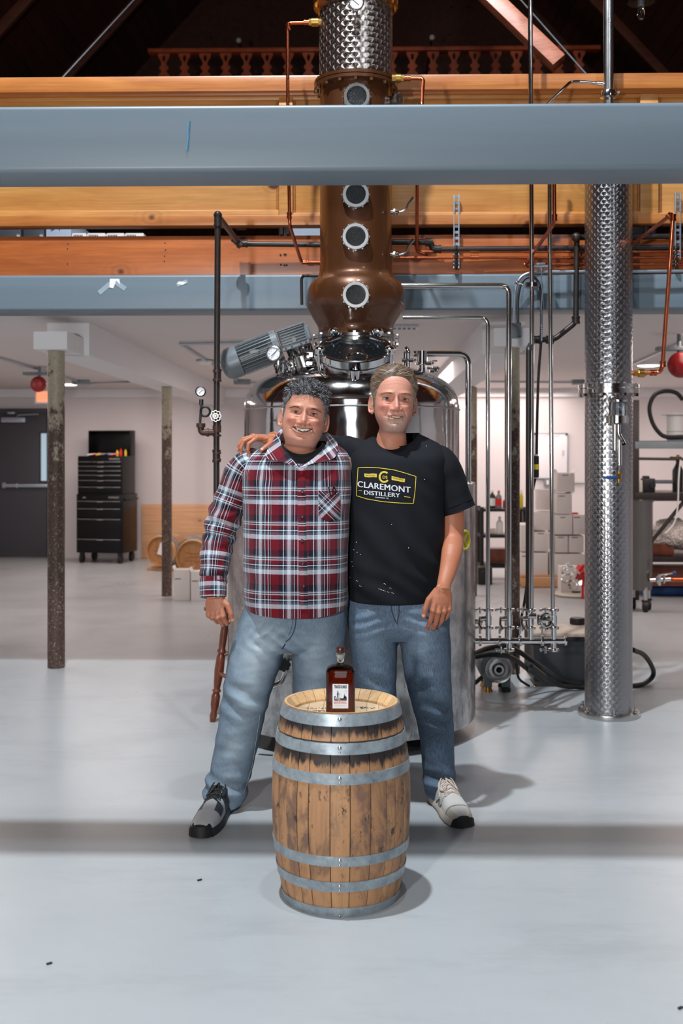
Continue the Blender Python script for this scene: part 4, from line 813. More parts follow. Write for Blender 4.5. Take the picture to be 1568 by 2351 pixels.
hose([(1175, 1495, 6.3), (1200, 1475, 6.4), (1240, 1478, 6.5), (1275, 1472, 6.5)], .012, 'short black hose end rising to the manifold')
MB().tube([P(1214, 1530, 6.12), P(1246, 1555, 6.3)], .026, 12).build('hose_wrap', M['rubber'], None, 'black rubber wrap around the two hoses on the floor', 'wrap')
hose([(1088, 1570, 6.4), (1098, 1562, 6.4), (1108, 1553, 6.4)], .012, 'short black hose at the right foot of the tank')
# black iron pipe line at left with trap and gauge
DB = 5.4
bp = pipe('black_iron_pipe', [(497, 1330, DB), (497, 985, DB), (500, 495, DB), (550, 560, 6.2), (760, 562, 6.2)], 7, 'black_iron', 'tall black iron pipe left of the tank, turning back towards the timber beam', .03,
    joints=((500, 506, DB, 0, 1), (545, 556, 6.12, 1, 1), (556, 560, 6.2, 1, 0), (499, 862, DB, 0, 1), (498, 978, DB, 0, 1), (497, 1047, DB, 0, 1)), jr=1.25, jl=.05)
MB().sph(P(500, 493, DB), 9*S(DB), 16).build('elbow', M['black_iron'], bp)
s = S(DB); mb = MB()
for y, h_ in ((852, 5), (872, 5), (985, 16), (1000, 5), (1040, 4), (1055, 4)): MB().cyl(P(498, y-h_/2, DB), P(498, y+h_/2, DB), 10*s, n=18).build('collar', M['rust'], bp)
mb.tube([P(497, 992, DB), P(480, 993, DB), P(464, 993, DB), P(461, 986, DB), P(461, 974, DB)], 7.5*s, 14, .012); mb.build('tee_branch', M['rust'], bp); MB().cyl(P(461, 981, DB), P(461, 972, DB), 10.5*s, n=18).build('collar', M['rust'], bp); MB().cyl(P(480, 993, DB), P(474, 993, DB), 9.5*s, n=16).build('collar', M['rust'], bp)
mb = MB(); mb.tube([P(459, 972, DB), P(461, 945, DB), P(462, 925, DB)], 3.0*s, 10); loop = [P(461+0*k, 944, DB) for k in range(1)]
lp = [P(471+11*math.cos(R(180+a)), 945+11*math.sin(R(180+a)), DB-.015) for a in range(0, 361, 20)]; mb.tube(lp, 2.6*s, 8, caps=True); mb.cyl(P(462, 930, DB), P(462, 917, DB), 5*s, n=10); mb.build('siphon_loop', M['black'], bp)
g1 = thing('pressure_gauge', P(461, 899, DB), 'small black rimmed pressure gauge on the black iron pipe at left', 'gauge'); c = P(461, 899, DB)
MB().lathe([(0, .015), (11.5*s, .015), (12*s, 0), (12*s, -.012), (10*s, -.014), (9.5*s, -.006)], c, (0, 1, 0), n=32).build('gauge_case', M['black'], g1); MB().lathe([(0, -.007), (9.7*s, -.007), (9.7*s, 0)], c, (0, 1, 0), n=32).build('gauge_face', M['board'], g1)
mb = MB(); f = Vector((0, -.009, 0)); mb.cyl(c+f+Vector((-.009, 0, -.009)), c+f+Vector((.011, 0, .008)), .0012, n=6)
for k in range(9): a = R(-40+k*32); q = Vector((math.cos(a), 0, math.sin(a))); mb.cyl(c+f+q*.015, c+f+q*.018, .0007, n=5)
mb.build('needle', M['ink'], g1)
c = P(495, 955, DB-.06); hw = thing('shutoff_valve', c, 'silver petalled hand wheel on the black iron pipe at left', 'valve'); mb = MB()
for k in range(8): a = 2*math.pi*k/8; q = Vector((math.cos(a), 0, math.sin(a))); mb.torus(c+q*9*s, (0, 1, 0), 3.6*s, 1.1*s, 12, 6)
mb.torus(c, (0, 1, 0), 5*s, 1.5*s, 20, 6); mb.build('wheel', M['zinc'], hw); MB().cyl(c+Vector((0, -.008, 0)), c+Vector((0, .06, 0)), 2.5*s, n=8).build('stem', M['brass'], hw)
# black pipe continuing right of the column, running behind to the far right, with its drop leg
pipe('black_iron_pipe', [(880, 556, 6.21), (990, 556, 6.21), (992, 572, 6.2), (1010, 573, 6.2), (1600, 567, 6.2)], 6.5, 'black_iron', 'black iron pipe running along the orange beam to the right', .02, joints=((985, 556, 6.21, 1, 0), (1004, 572, 6.2, 1, 0)))
pipe('black_iron_pipe', [(1600, 542, 6.21), (1328, 545, 6.2), (1324, 550, 6.15), (1322, 740, 6.15), (1272, 780, 6.15), (1226, 780, 6.15), (1214, 800, 5.95), (1213, 1440, 6.1)], 6.5, 'black_iron', 'black iron drop pipe with rounded cap left of the right column', .03, joints=((1322, 735, 6.15, 0, 1), (1262, 780, 6.15, 1, 0), (1232, 780, 6.15, 1, 0)))
MB().sph(P(1323, 545, 6.13), 11*S(6.15), 16).build('pipe_cap', M['black_iron'], None, 'round black cap where the black drop pipe turns, left of the right column', 'fitting')
# copper lines
for y, lab in ((577, 'uppermost copper line running right along the orange beam'), (591, 'second copper line along the orange beam'), (606, 'lower copper line along the orange beam')):
    x0 = {577: 958, 591: 905, 606: 1208}[y]; pipe('copper_pipe', [(x0, y+1, 6.2), (1600, y, 6.2)], 3.2, 'copperpipe', lab, joints=((1085, y, 6.2, 1, 0), (1095, y, 6.2, 1, 0)) if y < 600 else ((1222, 607, 6.2, 1, 0),), jl=.012)
pipe('copper_pipe', [(1455, 621, 6.21), (1600, 620, 6.21)], 2.4, 'copperpipe', 'lowest thin copper line at far right under the others')
pipe('copper_pipe', [(735, 51, 5.75), (660, 53, 5.75), (661, 300, 5.75), (665, 517, 5.75), (692, 602, 6.1), (760, 603, 6.1)], 4, 'copperpipe', 'copper pipe leaving the column at upper left and dropping to the timber beam', .025, joints=((705, 51, 5.75, 1, 0), (662, 60, 5.75, 0, 1), (664, 495, 5.75, 0, 1), (700, 602, 6.1, 1, 0)), jl=.02)
mb = MB(); c = P(722, 51, 5.75); mb.cyl(c-Vector((.03, 0, 0)), c+Vector((.04, 0, 0)), .017, n=6); mb.cyl(c-Vector((.015, 0, 0)), c+Vector((.02, 0, 0)), .022, n=16); mb.build('union_fitting', M['brass'], None, 'tarnished brass union where the upper left copper pipe meets the column', 'fitting')
pipe('copper_pipe', [(900, 180, 5.6), (972, 180, 5.6), (968, 245, 5.5), (958, 420, 5.8), (957, 577, 6.2), (975, 583, 6.2)], 4.5, 'copperpipe', 'copper pipe leaving the column at right and dropping behind the front beam', .025, joints=((935, 180, 5.6, 1, 0), (957, 560, 6.2, 0, 1)), jl=.02)
mb = MB(); c = P(913, 180, 5.6); mb.cyl(c-Vector((.03, 0, 0)), c+Vector((.03, 0, 0)), .018, n=6); mb.cyl(c-Vector((.01, 0, 0)), c+Vector((.015, 0, 0)), .023, n=16); mb.build('union_fitting', M['brass'], None, 'tarnished brass union at the right side of the patterned column', 'fitting')
pipe('copper_pipe', [(1272, 300, 5.55), (1273, 500, 5.55), (1270, 517, 5.6), (1207, 605, 6.2), (1212, 608, 6.2), (1230, 608, 6.2)], 4.5, 'copperpipe', 'copper pipe dropping beside the thin polished pipe then slanting back to the beam', .02, joints=((1273, 500, 5.55, 0, 1), (1209, 605, 6.2, 1, -1)), jl=.02)
pipe('copper_pipe', [(1545, 500, 5.5), (1537, 620, 5.55), (1521, 840, 5.7), (1516, 855, 5.72), (1450, 857, 5.75)], 5, 'copperpipe', 'copper pipe at far right dropping to the brass union of the right column', .03, joints=((1545, 500, 5.5, 0, 1), (1522, 836, 5.7, 0, 1), (1500, 856, 5.73, 1, 0)), jl=.02)
pipe('copper_pipe', [(1542, 492, 5.5), (1440, 570, 6.1)], 4.5, 'copperpipe', 'short copper pipe slanting back from the top of the far right copper drop', joints=((1537, 496, 5.52, 1, 1),), jl=.02)
mb = MB(); c = P(1470, 857, 5.74); mb.cyl(c-Vector((.035, 0, 0)), c+Vector((.03, 0, 0)), .017, n=6); mb.cyl(c-Vector((.01, 0, 0)), c+Vector((.02, 0, 0)), .022, n=16); mb.build('union_fitting', M['brass'], None, 'brass union on the right side of the right column', 'fitting')
pipe('copper_pipe', [(1385, 480, 6.3), (1386, 530, 6.3)], 3, 'red', 'short red pipe stub seen beside the right column on the guard panel')
# strut channels with clamps
for x, y0, y1, lab in ((1047, 450, 618, 'perforated steel strut channel holding the copper lines, right of the column'), (1550, 447, 600, 'perforated steel strut channel at the far right edge')):
    D = 6.235; s = S(D); st = thing('strut_channel', P(x, y1, D), lab, 'bracket'); mb = MB()
    a, b = P(x-7, y0, D), P(x+7, y1, D)
    for xx in (x-5.6, x+5.6): mb.box(((P(xx, y0, D).x), D-.01, (a.z+b.z)/2), (2.6*s, .02, a.z-b.z), bev=.001)
    k = y0
    while k < y1-6: mb.box((P(x, 0, D).x, D+.004, P(x, k+3, D).z), (12*s, .004, 6*s)); k += 13.5
    mb.build('channel', M['zinc'], st); mb = MB()
    for y in (572, 583, 592, 604, 612): c = P(x, y, D-.05); mb.torus(c, (1, 0, 0), .016, .005, 16, 6); mb.box(c+Vector((0, .02, .012)), (.03, .03, .012), bev=.002)
    mb.build('pipe_clamps', M['black_iron'], st)
# conduit arch and junction box
cn = pipe('conduit', [(1180, 742, 6.15), (1181, 690, 6.15), (1184, 655, 6.15), (1196, 635, 6.15), (1215, 626, 6.15), (1240, 624, 6.15), (1600, 622, 6.15)], 3.6, 'zinc', 'grey electrical conduit arching over the right capital along the rear beam', .06)
MB().tube([P(*q) for q in ((1189, 742, 6.12), (1188, 690, 6.12), (1194, 655, 6.12), (1207, 637, 6.12), (1225, 634, 6.12), (1238, 650, 6.12), (1243, 680, 6.12), (1243, 740, 6.12), (1242, 790, 6.1), (1236, 860, 6.1), (1233, 960, 6.1), (1232, 1045, 6.1))], 3.2*S(6.1), 8, .08).build('power_cable', M['rubber'], None, 'black power cable looping over the conduit and hanging to the connector', 'cable')
MB().tube([P(*q) for q in ((1229, 1098, 6.1), (1222, 1130, 6.1), (1211, 1250, 6.15), (1211, 1330, 6.15), (1203, 1390, 6.2), (1192, 1440, 6.25), (1180, 1490, 6.3), (1190, 1560, 6.55), (1215, 1575, 6.6))], 3.0*S(6.1), 8, .08).build('power_cable', M['rubber'], None, 'black power cable from the yellow banded connector down behind the valves', 'cable')
o = MB().cyl(P(1230, 1047, 6.08), P(1230, 1096, 6.08), 7.2*S(6.1), n=16).build('cable_connector', M['black'], None, 'black in-line cable connector with yellow band hanging in front of the whiteboard', 'connector'); MB().cyl(P(1230, 1066, 6.08), P(1230, 1078, 6.08), 7.6*S(6.1), n=16).build('band', M['yellow'], o, label='yellow band'); m_ = MB(); m_.cyl(P(1230, 1043, 6.08), P(1230, 1048, 6.08), 5*S(6.1)); m_.cyl(P(1230, 1095, 6.08), P(1230, 1099, 6.08), 5*S(6.1)); m_.build('end_ring', M['pale'], o)
mb = MB()
for k in range(14):
    y = 712+k*5; mb.tube([P(1242, y, 6.08), P(1244.5, y+3, 6.07), P(1242, y+6, 6.08)], .004, 5)
mb.tube([P(1243, 612, 6.1), P(1243, 640, 6.1), P(1246, 660, 6.1), P(1242, 712, 6.1)], .004, 6); mb.build('mesh_grip', M['zinc'], None, 'braided wire strain relief on the hanging black cable', 'grip')
o = pbox(1165, 740, 1197, 775, cR.y-.22, .07, .006).build('junction_box', M['boxgrey'], None, 'grey electrical junction box on the right white capital', 'box'); m_ = MB()
for x, y in ((1168, 743), (1194, 743), (1168, 772), (1194, 772)): m_.sph(P(x, y, cR.y-.225), .005, 8)
m_.build('screws', M['black'], o); o.data.name = 'junction_box'
o = MB().box(P(1240, 607, 6.1), (.05, .05, .012), bev=.002); o.box(P(1240, 613, 6.1), (.09, .05, .01), bev=.002); o.cyl(P(1241, 613, 6.1), P(1244, 622, 6.1), .004); o = o.build('beam_clamp', M['zinc'], None, 'small zinc beam clamp and hook holding the cable under the copper lines', 'clamp')
# black pipe hook against the rear beam
pipe('black_iron_pipe', [(760, 632, 6.12), (696, 633, 6.12), (692, 640, 6.12), (693, 700, 6.12)], 3.5, 'black_iron', 'short black pipe hook on the rear beam left of the bulb', .02)
# ------------------------------------------------------------------ under the loft: ceiling things
def ceilpt(px, py, z=ZC): D = (z-CAMZ)*F/(HY-py); return P(px, py, D)
for px, py, lab in ((160, 878, 'glowing round ceiling light behind the front left post'), (1489, 833, 'glowing round ceiling light right of the right column')):
    c = ceilpt(px, py); mb = MB(); mb.lathe([(0, -.03), (.12, -.03), (.14, -.015), (.14, 0), (0, 0)], c, n=32); o = mb.build('ceiling_light', M['white'], None, lab, 'lamp', org=c); mb = MB(); mb.lathe([(0, -.038), (.08, -.036), (.115, -.029), (0, -.029)], c, n=32); mb.build('diffuser', M['lamp'], o)
def cond(pts, lab, r=.012, boxes=()):
    w3 = [ceilpt(a, b, ZC-.02) for a, b in pts]; o = MB().tube(w3, r, 8).build('conduit', M['zinc'], None, lab, 'conduit')
    if boxes:
        m_ = MB()
        for a, b in boxes: m_.box(ceilpt(a, b, ZC-.03), (.2, .12, .06), bev=.008)
        m_.build('conduit_box', M['boxgrey'], o)
cond([(-30, 815), (96, 850), (195, 880), (300, 876)], 'thin conduit along the loft ceiling at far left, passing the post', boxes=((186, 878),))
cond([(412, 790), (560, 786)], 'straight conduit on the loft ceiling left of the gear motor')
cond([(413, 791), (467, 825), (520, 855), (550, 878), (640, 880)], 'slanting conduit on the loft ceiling running under the gear motor', boxes=((556, 877),))
cond([(1120, 876), (1320, 878), (1350, 879)], 'conduit on the loft ceiling behind the polished pipes', boxes=((1332, 878),))
cond([(1440, 843), (1560, 790)], 'slanting conduit on the loft ceiling right of the right column')
c = ceilpt(471, 826); o = MB().lathe([(0, -.05), (.05, -.048), (.07, -.03), (.07, 0), (0, 0)], c, n=24).build('smoke_detector', M['white'], None, 'small white detector on the loft ceiling left of the black iron pipe', 'detector'); MB().lathe([(.072, -.012), (.09, -.012), (.09, .0), (.072, 0)], c, n=24).build('base_ring', M['boxgrey'], o)
c = ceilpt(928, 747); o = MB().box(c-Vector((0, 0, .012)), (.2, .12, .022), bev=.004).build('air_vent', M['soffit'], None, 'slotted vent in the loft ceiling right of the copper bulb', 'vent'); m_ = MB()
for k in range(5): m_.box(c+Vector((-.07+k*.035, 0, -.024)), (.022, .09, .004))
m_.build('slot', M['black_iron'], o)
for px, py, Z, r, lab, cl in ((88, 882, 11.5, .085, 'round red alarm bell under the loft ceiling, left of the front left post', 1), (1562, 838, 8.4, .10, 'round red bell at the right edge below its grey bracket', 2)):
    c = P(px, py, Z); o = MB().lathe([(0, -.05), (r*.6, -.045), (r*.92, -.02), (r, .0), (r*.97, .02), (0, .02)], c, (0, 1, 0), n=32).build('alarm_bell', M['red'], None, lab, 'bell'); m_ = MB(); m_.box(c+Vector((0, .05, r+.03)), (.34, .1, .03), bev=.005); m_.cyl(c+Vector((0, .04, 0)), c+Vector((0, .04, ZC-c.z)), .015); m_.build('bracket', M['boxgrey'], o)
ex = thing('exit_sign', W(107, 911, YB-.4), 'lit red exit sign partly hidden behind the front left post', 'sign'); a = W(106, 911, 14.6)
MB().box(a, (.3, .05, .19), bev=.01).build('housing', M['white'], ex); mb = MB(); mb.box(a-Vector((0, .027, 0)), (.24, .004, .14)); mb.build('lit_panel', emis('exit_glow', (1, .30, .16), 1.1), ex); mb = MB(); text_add(mb, 'EXIT', .085, a+Vector((-.0, -.031, -.042)), (1, 0, 0), (0, 0, 1), off=.004); mb.build('lettering', M['exit'], ex, smooth=False); MB().cyl(a+Vector((0, 0, .09)), Vector((a.x, a.y, ZC)), .015).build('stem', M['white'], ex)
# ------------------------------------------------------------------ tool chest
t0 = G(256, 1290); DTc = 14.55; s = S(DTc); ch = thing('tool_chest', P(250, 1290, DTc)*1.0, 'tall black rolling tool chest with raised lid against the back wall', 'cabinet')
chr_ = P(250, 1290, DTc); ang = R(-11); Rz = Matrix.Rotation(ang, 3, 'Z'); base = P(246, 1290, DTc+.28); base.z = 0
def cp(x, y, z): return base+Rz@Vector((x, y, z))
def cbox(mb, x0, x1, y0, y1, z0, z1, bev=.006): return mb.box(cp((x0+x1)/2, (y0+y1)/2, (z0+z1)/2), (x1-x0, y1-y0, z1-z0), rot=Rz, bev=bev)
wq = .335; dq = .24
mb = MB(); cbox(mb, -wq, wq, -dq, dq, .14, .93); mb.build('lower_cabinet', M['black_gloss'], ch); mb = MB(); cbox(mb, -wq+.01, wq-.02, -dq+.02, dq-.02, .93, 1.44); mb.build('upper_chest', M['black_gloss'], ch)
mb = MB(); A = cp(0, dq-.02, 1.44); cbox(mb, -wq+.02, wq-.03, dq-.04, dq, 1.44, 1.79); cbox(mb, -wq+.02, -wq+.035, dq-.16, dq, 1.44, 1.79, .003); cbox(mb, wq-.045, wq-.03, dq-.16, dq, 1.44, 1.79, .003); cbox(mb, -wq+.02, wq-.03, dq-.16, dq, 1.775, 1.79, .003); mb.build('raised_lid', M['black_gloss'], ch)
for z0, z1, big in ((.16, .33, 0), (.345, .60, 1), (.61, .74, 0), (.75, .84, 0), (.955, 1.03, 0), (1.045, 1.12, 0), (1.13, 1.19, 0), (1.20, 1.25, 0), (1.26, 1.31, 0), (1.32, 1.37, 0)):
    lo = z0 < .9; mb = MB(); cbox(mb, -wq+.015, wq-(.015 if lo else .03), -dq-(.012 if lo else -.008), -dq+.03, z0, z1, .004); o = mb.build('drawer', M['black_gloss'], ch)
    mb = MB(); yy = -dq-(.02 if lo else 0); cbox(mb, -wq+.02, wq-.035, yy-.006, yy+.004, z1-.012, z1-.004, .002); cbox(mb, -.03, .055, yy-.012, yy, z1-.02, z1-.006, .002); mb.build('drawer_pull', M['steel_soft'], o)
for z in (.885, 1.40):
    mb = MB()
    for k in range(7): cbox(mb, .13+k*.022, .145+k*.022, -dq-(.006 if z < 1 else -.012), -dq+.03, z-.012, z+.012, .001)
    mb.build('maker_plate', M['steel_soft'], ch, label='small illegible silver lettering')
mb = MB(); mb.prism([(-.03, 0), (.03, 0), (0, .02)], cp(-.22, -dq-.006, .875), Rz@Vector((1, 0, 0)), (0, 0, 1), Rz@Vector((0, .01, 0))); mb.build('badge', M['steel_soft'], ch)
mb = MB(); mb.tube([cp(wq, -dq+.05, .86), cp(wq+.05, -dq+.05, .86), cp(wq+.05, dq-.08, .86), cp(wq, dq-.08, .86)], .012, 8, .03); mb.build('push_handle', M['black_gloss'], ch)
for x in (-wq+.06, wq-.06):
    for y in (-dq+.05, dq-.05): mb = MB(); c = cp(x, y, .06); mb.cyl(c-Rz@Vector((.02, 0, 0)), c+Rz@Vector((.02, 0, 0)), .06, n=24); mb.box(c+Vector((0, 0, .055)), (.05, .06, .05), rot=Rz); mb.build('caster', M['rubber'], ch)
tools = [('spray_can', .20, .0, .10, .018, 'redplastic', 'red-topped can in the open tool chest'), ('spray_can', .26, .02, .09, .016, 'yellow', 'yellow-green can in the open tool chest, right of the red one'), ('glue_bottle', .17, -.05, .08, .018, 'yellow', 'short yellow bottle in the open tool chest')]
for nme, x, y, h_, r, m_, lab in tools:
    mb = MB(); c = cp(x, y, 1.44); mb.lathe([(0, 0), (r, 0), (r, h_*.72), (r*.5, h_*.8), (r*.5, h_), (0, h_)], c, n=16); mb.build(nme, M[m_], None, lab, 'can' if 'can' in nme else 'bottle', 'cans and bottles in the tool chest')
random.seed(3)
for k, (m_, nm) in enumerate((('white', 'white'), ('redplastic', 'red'), ('yellow', 'yellow'), ('blue', 'blue'), ('zinc', 'silver'), ('redplastic', 'second red'))):
    x = -.2+k*.07; mb = MB(); a = cp(x-.03, -.14+.03*math.sin(k*2), 1.455); b = cp(x+.06, -.1+.03*math.cos(k*3), 1.47); mb.cyl(a, b, .011, .008, n=10); mb.cyl(b, b+(b-a)*.6, .004, n=8); mb.build('hand_tool', M[m_], None, '%s handled tool lying in the top tray of the tool chest' % nm, 'tool', 'tools lying in the chest tray')
# ------------------------------------------------------------------ small oak barrels on the floor at back
def cask(c, r, L, yaw, label, paper=False, head='head_oak'):
    ax = Vector((math.sin(yaw), math.cos(yaw), 0)); o0 = thing('oak_barrel', c-Vector((0, 0, r)), label, 'barrel', 'oak barrels lying by the back wall'); x, y, _ = frame_of(ax)
    n = 20
    for k in range(n):
        a0, a1 = 2*math.pi*(k+.03)/n, 2*math.pi*(k+.97)/n; mb = MB(); vs = []
        for j in range(7):
            t_ = j/6; rr = r*(.84+.16*math.sin(math.pi*t_))
            for q in (a0, (a0+a1)/2, a1): vs.append(c+(x*math.cos(q)+y*math.sin(q))*rr+ax*(t_-.0)*L)
        mb.add(vs, [(j*3+i, j*3+i+1, j*3+i+4, j*3+i+3) for j in range(6) for i in range(2)]); mb.build('stave', M['cask_oak'], o0, fixn=False)
    mb = MB(); mb.lathe([(0, .03), (r*.80, .03)], c, ax, n=32); hd = mb.build('barrel_head', M['cask_oak'], o0)
    mb = MB(); mb.lathe([(r*.78, .03), (r*.80, 0), (r*.85, -.002), (r*.85, .01)], c, ax, n=40); mb.build('chime', M['cask_oak'], o0)
    for t_ in (.02, .14, .28, .72, .86): rr = r*(.84+.16*math.sin(math.pi*(t_+.03)))+.004; r2 = r*(.84+.16*math.sin(math.pi*(t_+.09)))+.004; mb = MB(); mb.lathe([(rr-.006, t_*L), (rr, t_*L), (r2, (t_+.06)*L), (r2-.006, (t_+.06)*L)], c, ax, n=40); mb.build('hoop', M['galv'] if t_ > .1 else M['croze'], o0)
    if paper: MB().box(c-ax*.004+Vector((.05, 0, .02)), (.13, .003, .15), rot=Matrix.Rotation(.3, 3, 'Y')).build('paper_tag', M['white'], o0)
    mb = MB(); random.seed(int(c.x*100))
    for k in range(3):
        for i in range(4): q = c-ax*(-.026)+x*(-.09+i*.045)+Vector((0, 0, .05-k*.05)); mb.tube([q, q+x*.02+Vector((0, 0, random.uniform(-.02, .02))), q+x*.035], .002, 4)
    mb.build('chalk_marks', M['black_iron'] if paper else M['red'], o0)
    return o0
for px, py, r, D, yw, lab, pp in ((367, 1265, .215, 13.6, .25, 'small oak barrel on its side with white paper tag, beside the tool chest', True), (436, 1262, .20, 13.7, .2, 'oak barrel lying behind the front one, near the left man\'s sleeve', False), (442, 1273, .23, 12.6, .12, 'oak barrel with red writing lying in front of its neighbour', False)):
    c = P(px, py, D); c.z = r+.035; cask(c, r, .5, yw, lab, pp)
    cr = thing('barrel_cradle', c-Vector((0, 0, r+.035)), 'pair of short timber bearers under '+('the tagged small barrel' if pp else ('the rear oak barrel' if r < .22 else 'the oak barrel with red writing')), 'bearer'); [MB().box(c+Vector((0, q_, -r-.0175)), (.36, .08, .035), bev=.004).build('bearer_block', M['pallet'], cr) for q_ in (.12, .4)]
    0 and mb.build('barrel_rail', M['pallet'], None, 'short timber bearer under '+('the tagged small barrel' if pp else ('the rear oak barrel' if r < .22 else 'the oak barrel with red writing')), 'bearer')
def carton(x0, y0, x1, y1, D, dep, label, group=None, mat='carton', floor=False, ink=None, flap=None, z0=None, name='carton'):
    a, b = P(x0, y0, D), P(x1, y1, D)
    if floor: b.z = 0.0
    if z0 is not None: b.z = z0
    mb = MB(); mb.box(((a.x+b.x)/2, a.y+dep/2, (a.z+b.z)/2), (b.x-a.x, dep, a.z-b.z), bev=.003); mb.box(((a.x+b.x)/2, a.y+dep/2, a.z+.001), (b.x-a.x-.006, .004, .003))
    o = mb.build(name, M[mat], None, label, 'box', group)
    if flap:
        m_ = MB(); w2 = (b.x-a.x); m_.add([(a.x, a.y, a.z), (a.x, a.y+dep, a.z), (a.x-w2*.25*flap, a.y+dep, a.z+w2*.22), (a.x-w2*.25*flap, a.y, a.z+w2*.22)], [(0, 1, 2, 3)]); m_.add([(b.x, a.y, a.z), (b.x, a.y+dep, a.z), (b.x+w2*.2, a.y+dep, a.z+w2*.2), (b.x+w2*.2, a.y, a.z+w2*.2)], [(0, 1, 2, 3)]); m_.build('flap', M[mat], o, smooth=False)
    if ink:
        m_ = MB(); s = S(D)
        for k in range(5): m_.box(P(x0+ink[0]+k*2.8, y0+ink[1], D)-Vector((0, .002, 0)), (2.0*s, .001, 2.4*s))
        m_.build('print', M['ink'], o, smooth=False)
    return o
carton(399, 1308, 436, 1378, 10.85, .16, 'white carton on the floor right of the slimmer rusty post', 'white cartons on the floor at left', floor=True, ink=(4, 21), flap=.4)
carton(438, 1312, 475, 1381, 10.8, .16, 'white carton on the floor beside the left man\'s cuff', 'white cartons on the floor at left', floor=True, ink=(4, 22), flap=.4)
# ------------------------------------------------------------------ stool behind the left man
st = thing('wooden_stool', G(500, 1588), 'dark turned-leg wooden stool half hidden behind the left man', 'stool'); D = 5.55
def turned(a, b, r):
    a, b = Vector(a), Vector(b); d = (b-a); L = d.length; pr = [(0, 0), (.7, .0), (.95, .06), (.75, .10), (1.1, .16), (1.15, .24), (.8, .27), (1.2, .29), (.8, .31), (1.0, .36), (1.25, .48), (1.1, .6), (.8, .63), (1.2, .65), (.85, .68), (1, .8), (.8, 1), (0, 1)]
    return MB().lathe([(q*r, z*L) for q, z in pr], a, d, n=18)
s0 = P(535, 1405, D); feet = [P(488, 1592, 5.9), P(560, 1610, 5.45), P(530, 1580, 6.3), P(600, 1590, 6.0)]
tcx = [P(520, 1408, 5.85), P(548, 1408, 5.7), P(535, 1408, 6.1), P(560, 1408, 6.0)]
for f_, t_ in zip(feet, tcx):
    f_.z = 0; turned(f_, t_, .021).build('leg', M['stool'], st)
cs = (tcx[0]+tcx[3])/2; cs.z = tcx[0].z; MB().lathe([(0, 0), (.15, 0), (.17, .012), (.17, .03), (.155, .04), (0, .04)], cs, n=40).build('seat', M['stool'], st)
mb = MB(); mb.cyl(feet[0].lerp(tcx[0], .45), feet[1].lerp(tcx[1], .45), .011); mb.cyl(feet[2].lerp(tcx[2], .55), feet[3].lerp(tcx[3], .55), .011); mb.cyl(feet[0].lerp(tcx[0], .6), feet[2].lerp(tcx[2], .6), .011); mb.build('stretcher', M['stool'], st)
# ------------------------------------------------------------------ right background
# whiteboard
wb = thing('whiteboard', W(1266, 1100, YB-.03), 'white dry-erase board on the back wall between the polished pipes', 'whiteboard')
wbox(1229, 995, 1303, 1098, YB-.03, .02, .003).build('panel', M['board'], wb); m_ = MB(); [wbox(*q, YB-.036, .028, .002, m_) for q in ((1228, 994, 1230, 1099), (1302, 994, 1304, 1099), (1228, 994, 1304, 996), (1228, 1097, 1304, 1099))]; m_.build('frame', M['zinc'], wb)
m_ = MB(); random.seed(5)
for k in range(9): q = W(1240+k*5, 1001, YB-.034); m_.tube([q, q+Vector((.02, 0, random.uniform(-.02, .02)))], .003, 4)
for (x, y) in ((1293, 1037), (1293, 1044)): m_.torus(W(x, y, YB-.034), (0, 1, 0), .015, .002, 12, 4)
m_.build('marker_writing', M['boxgrey'], wb); m_ = MB(); 
for x, y in ((1228, 996), (1301, 997)): m_.box(W(x, y, YB-.045), (.03, .012, .03), bev=.004)
m_.build('corner_clip', M['black'], wb)
o = wbox(1250, 1100, 1265, 1116, YB-.08, .06, .008).build('outlet_box', M['boxgrey'], None, 'grey surface-mounted outlet box below the whiteboard', 'outlet'); wbox(1255, 1103, 1260, 1113, YB-.085, .01, .002).build('socket', M['white'], o)
MB().cyl(W(1265, 1109, YB-.04), W(1345, 1110, YB-.04), .012, n=10).build('conduit', M['boxgrey'], None, 'thin grey conduit on the back wall running right from the outlet box', 'conduit')
# small black shelf with bottles
D = 12.6; sh = thing('shelf_rack', G(1150, 1308), 'low black plastic shelf rack behind the polished pipes', 'shelf'); s = S(D)
zz = [P(0, y, D).z for y in (1168, 1228, 1290)]
mb = None
for x in (1106, 1205):
    for dy in (0, .35): a = P(x, 1165, D); mb = MB().cyl((a.x, a.y+dy, 0), (a.x, a.y+dy, zz[0]+.02), .025, n=12); mb.build('upright', M['black'], sh)
for z in zz[:2]+[.18]:
    a, b = P(1103, 0, D), P(1208, 0, D); MB().box(((a.x+b.x)/2, a.y+.17, z-.015), (b.x-a.x, .42, .035), bev=.006).build('shelf_board', M['black'], sh)
def bottle(px, py, D, h_px, r_px, mat, lab, cap='white', grp='bottles on the black shelf rack', lbl=None, z0=None):
    s = S(D); c = P(px, py, D+.12); c.z = (z0 if z0 is not None else c.z)+.004; h = h_px*s; r = r_px*s; mb = MB(); mb.lathe([(0, 0), (r*.95, 0), (r, .01), (r, h*.62), (r*.75, h*.74), (r*.35, h*.80), (r*.33, h*.88), (0, h*.88)], c, n=20); o = mb.build('bottle', M[mat], None, lab, 'bottle', grp, org=c)
    MB().lathe([(0, h*.87), (r*.42, h*.87), (r*.42, h), (0, h)], c, n=16).build('cap', M[cap], o)
    if lbl: MB().lathe([(r*1.02, h*.12), (r*1.02, h*.55)], c, n=20).build('label', M[lbl], o)
bottle(1130, 1167, D, 41, 8, 'black', 'black bottle with white label on the top of the shelf rack', lbl='white', z0=zz[0])
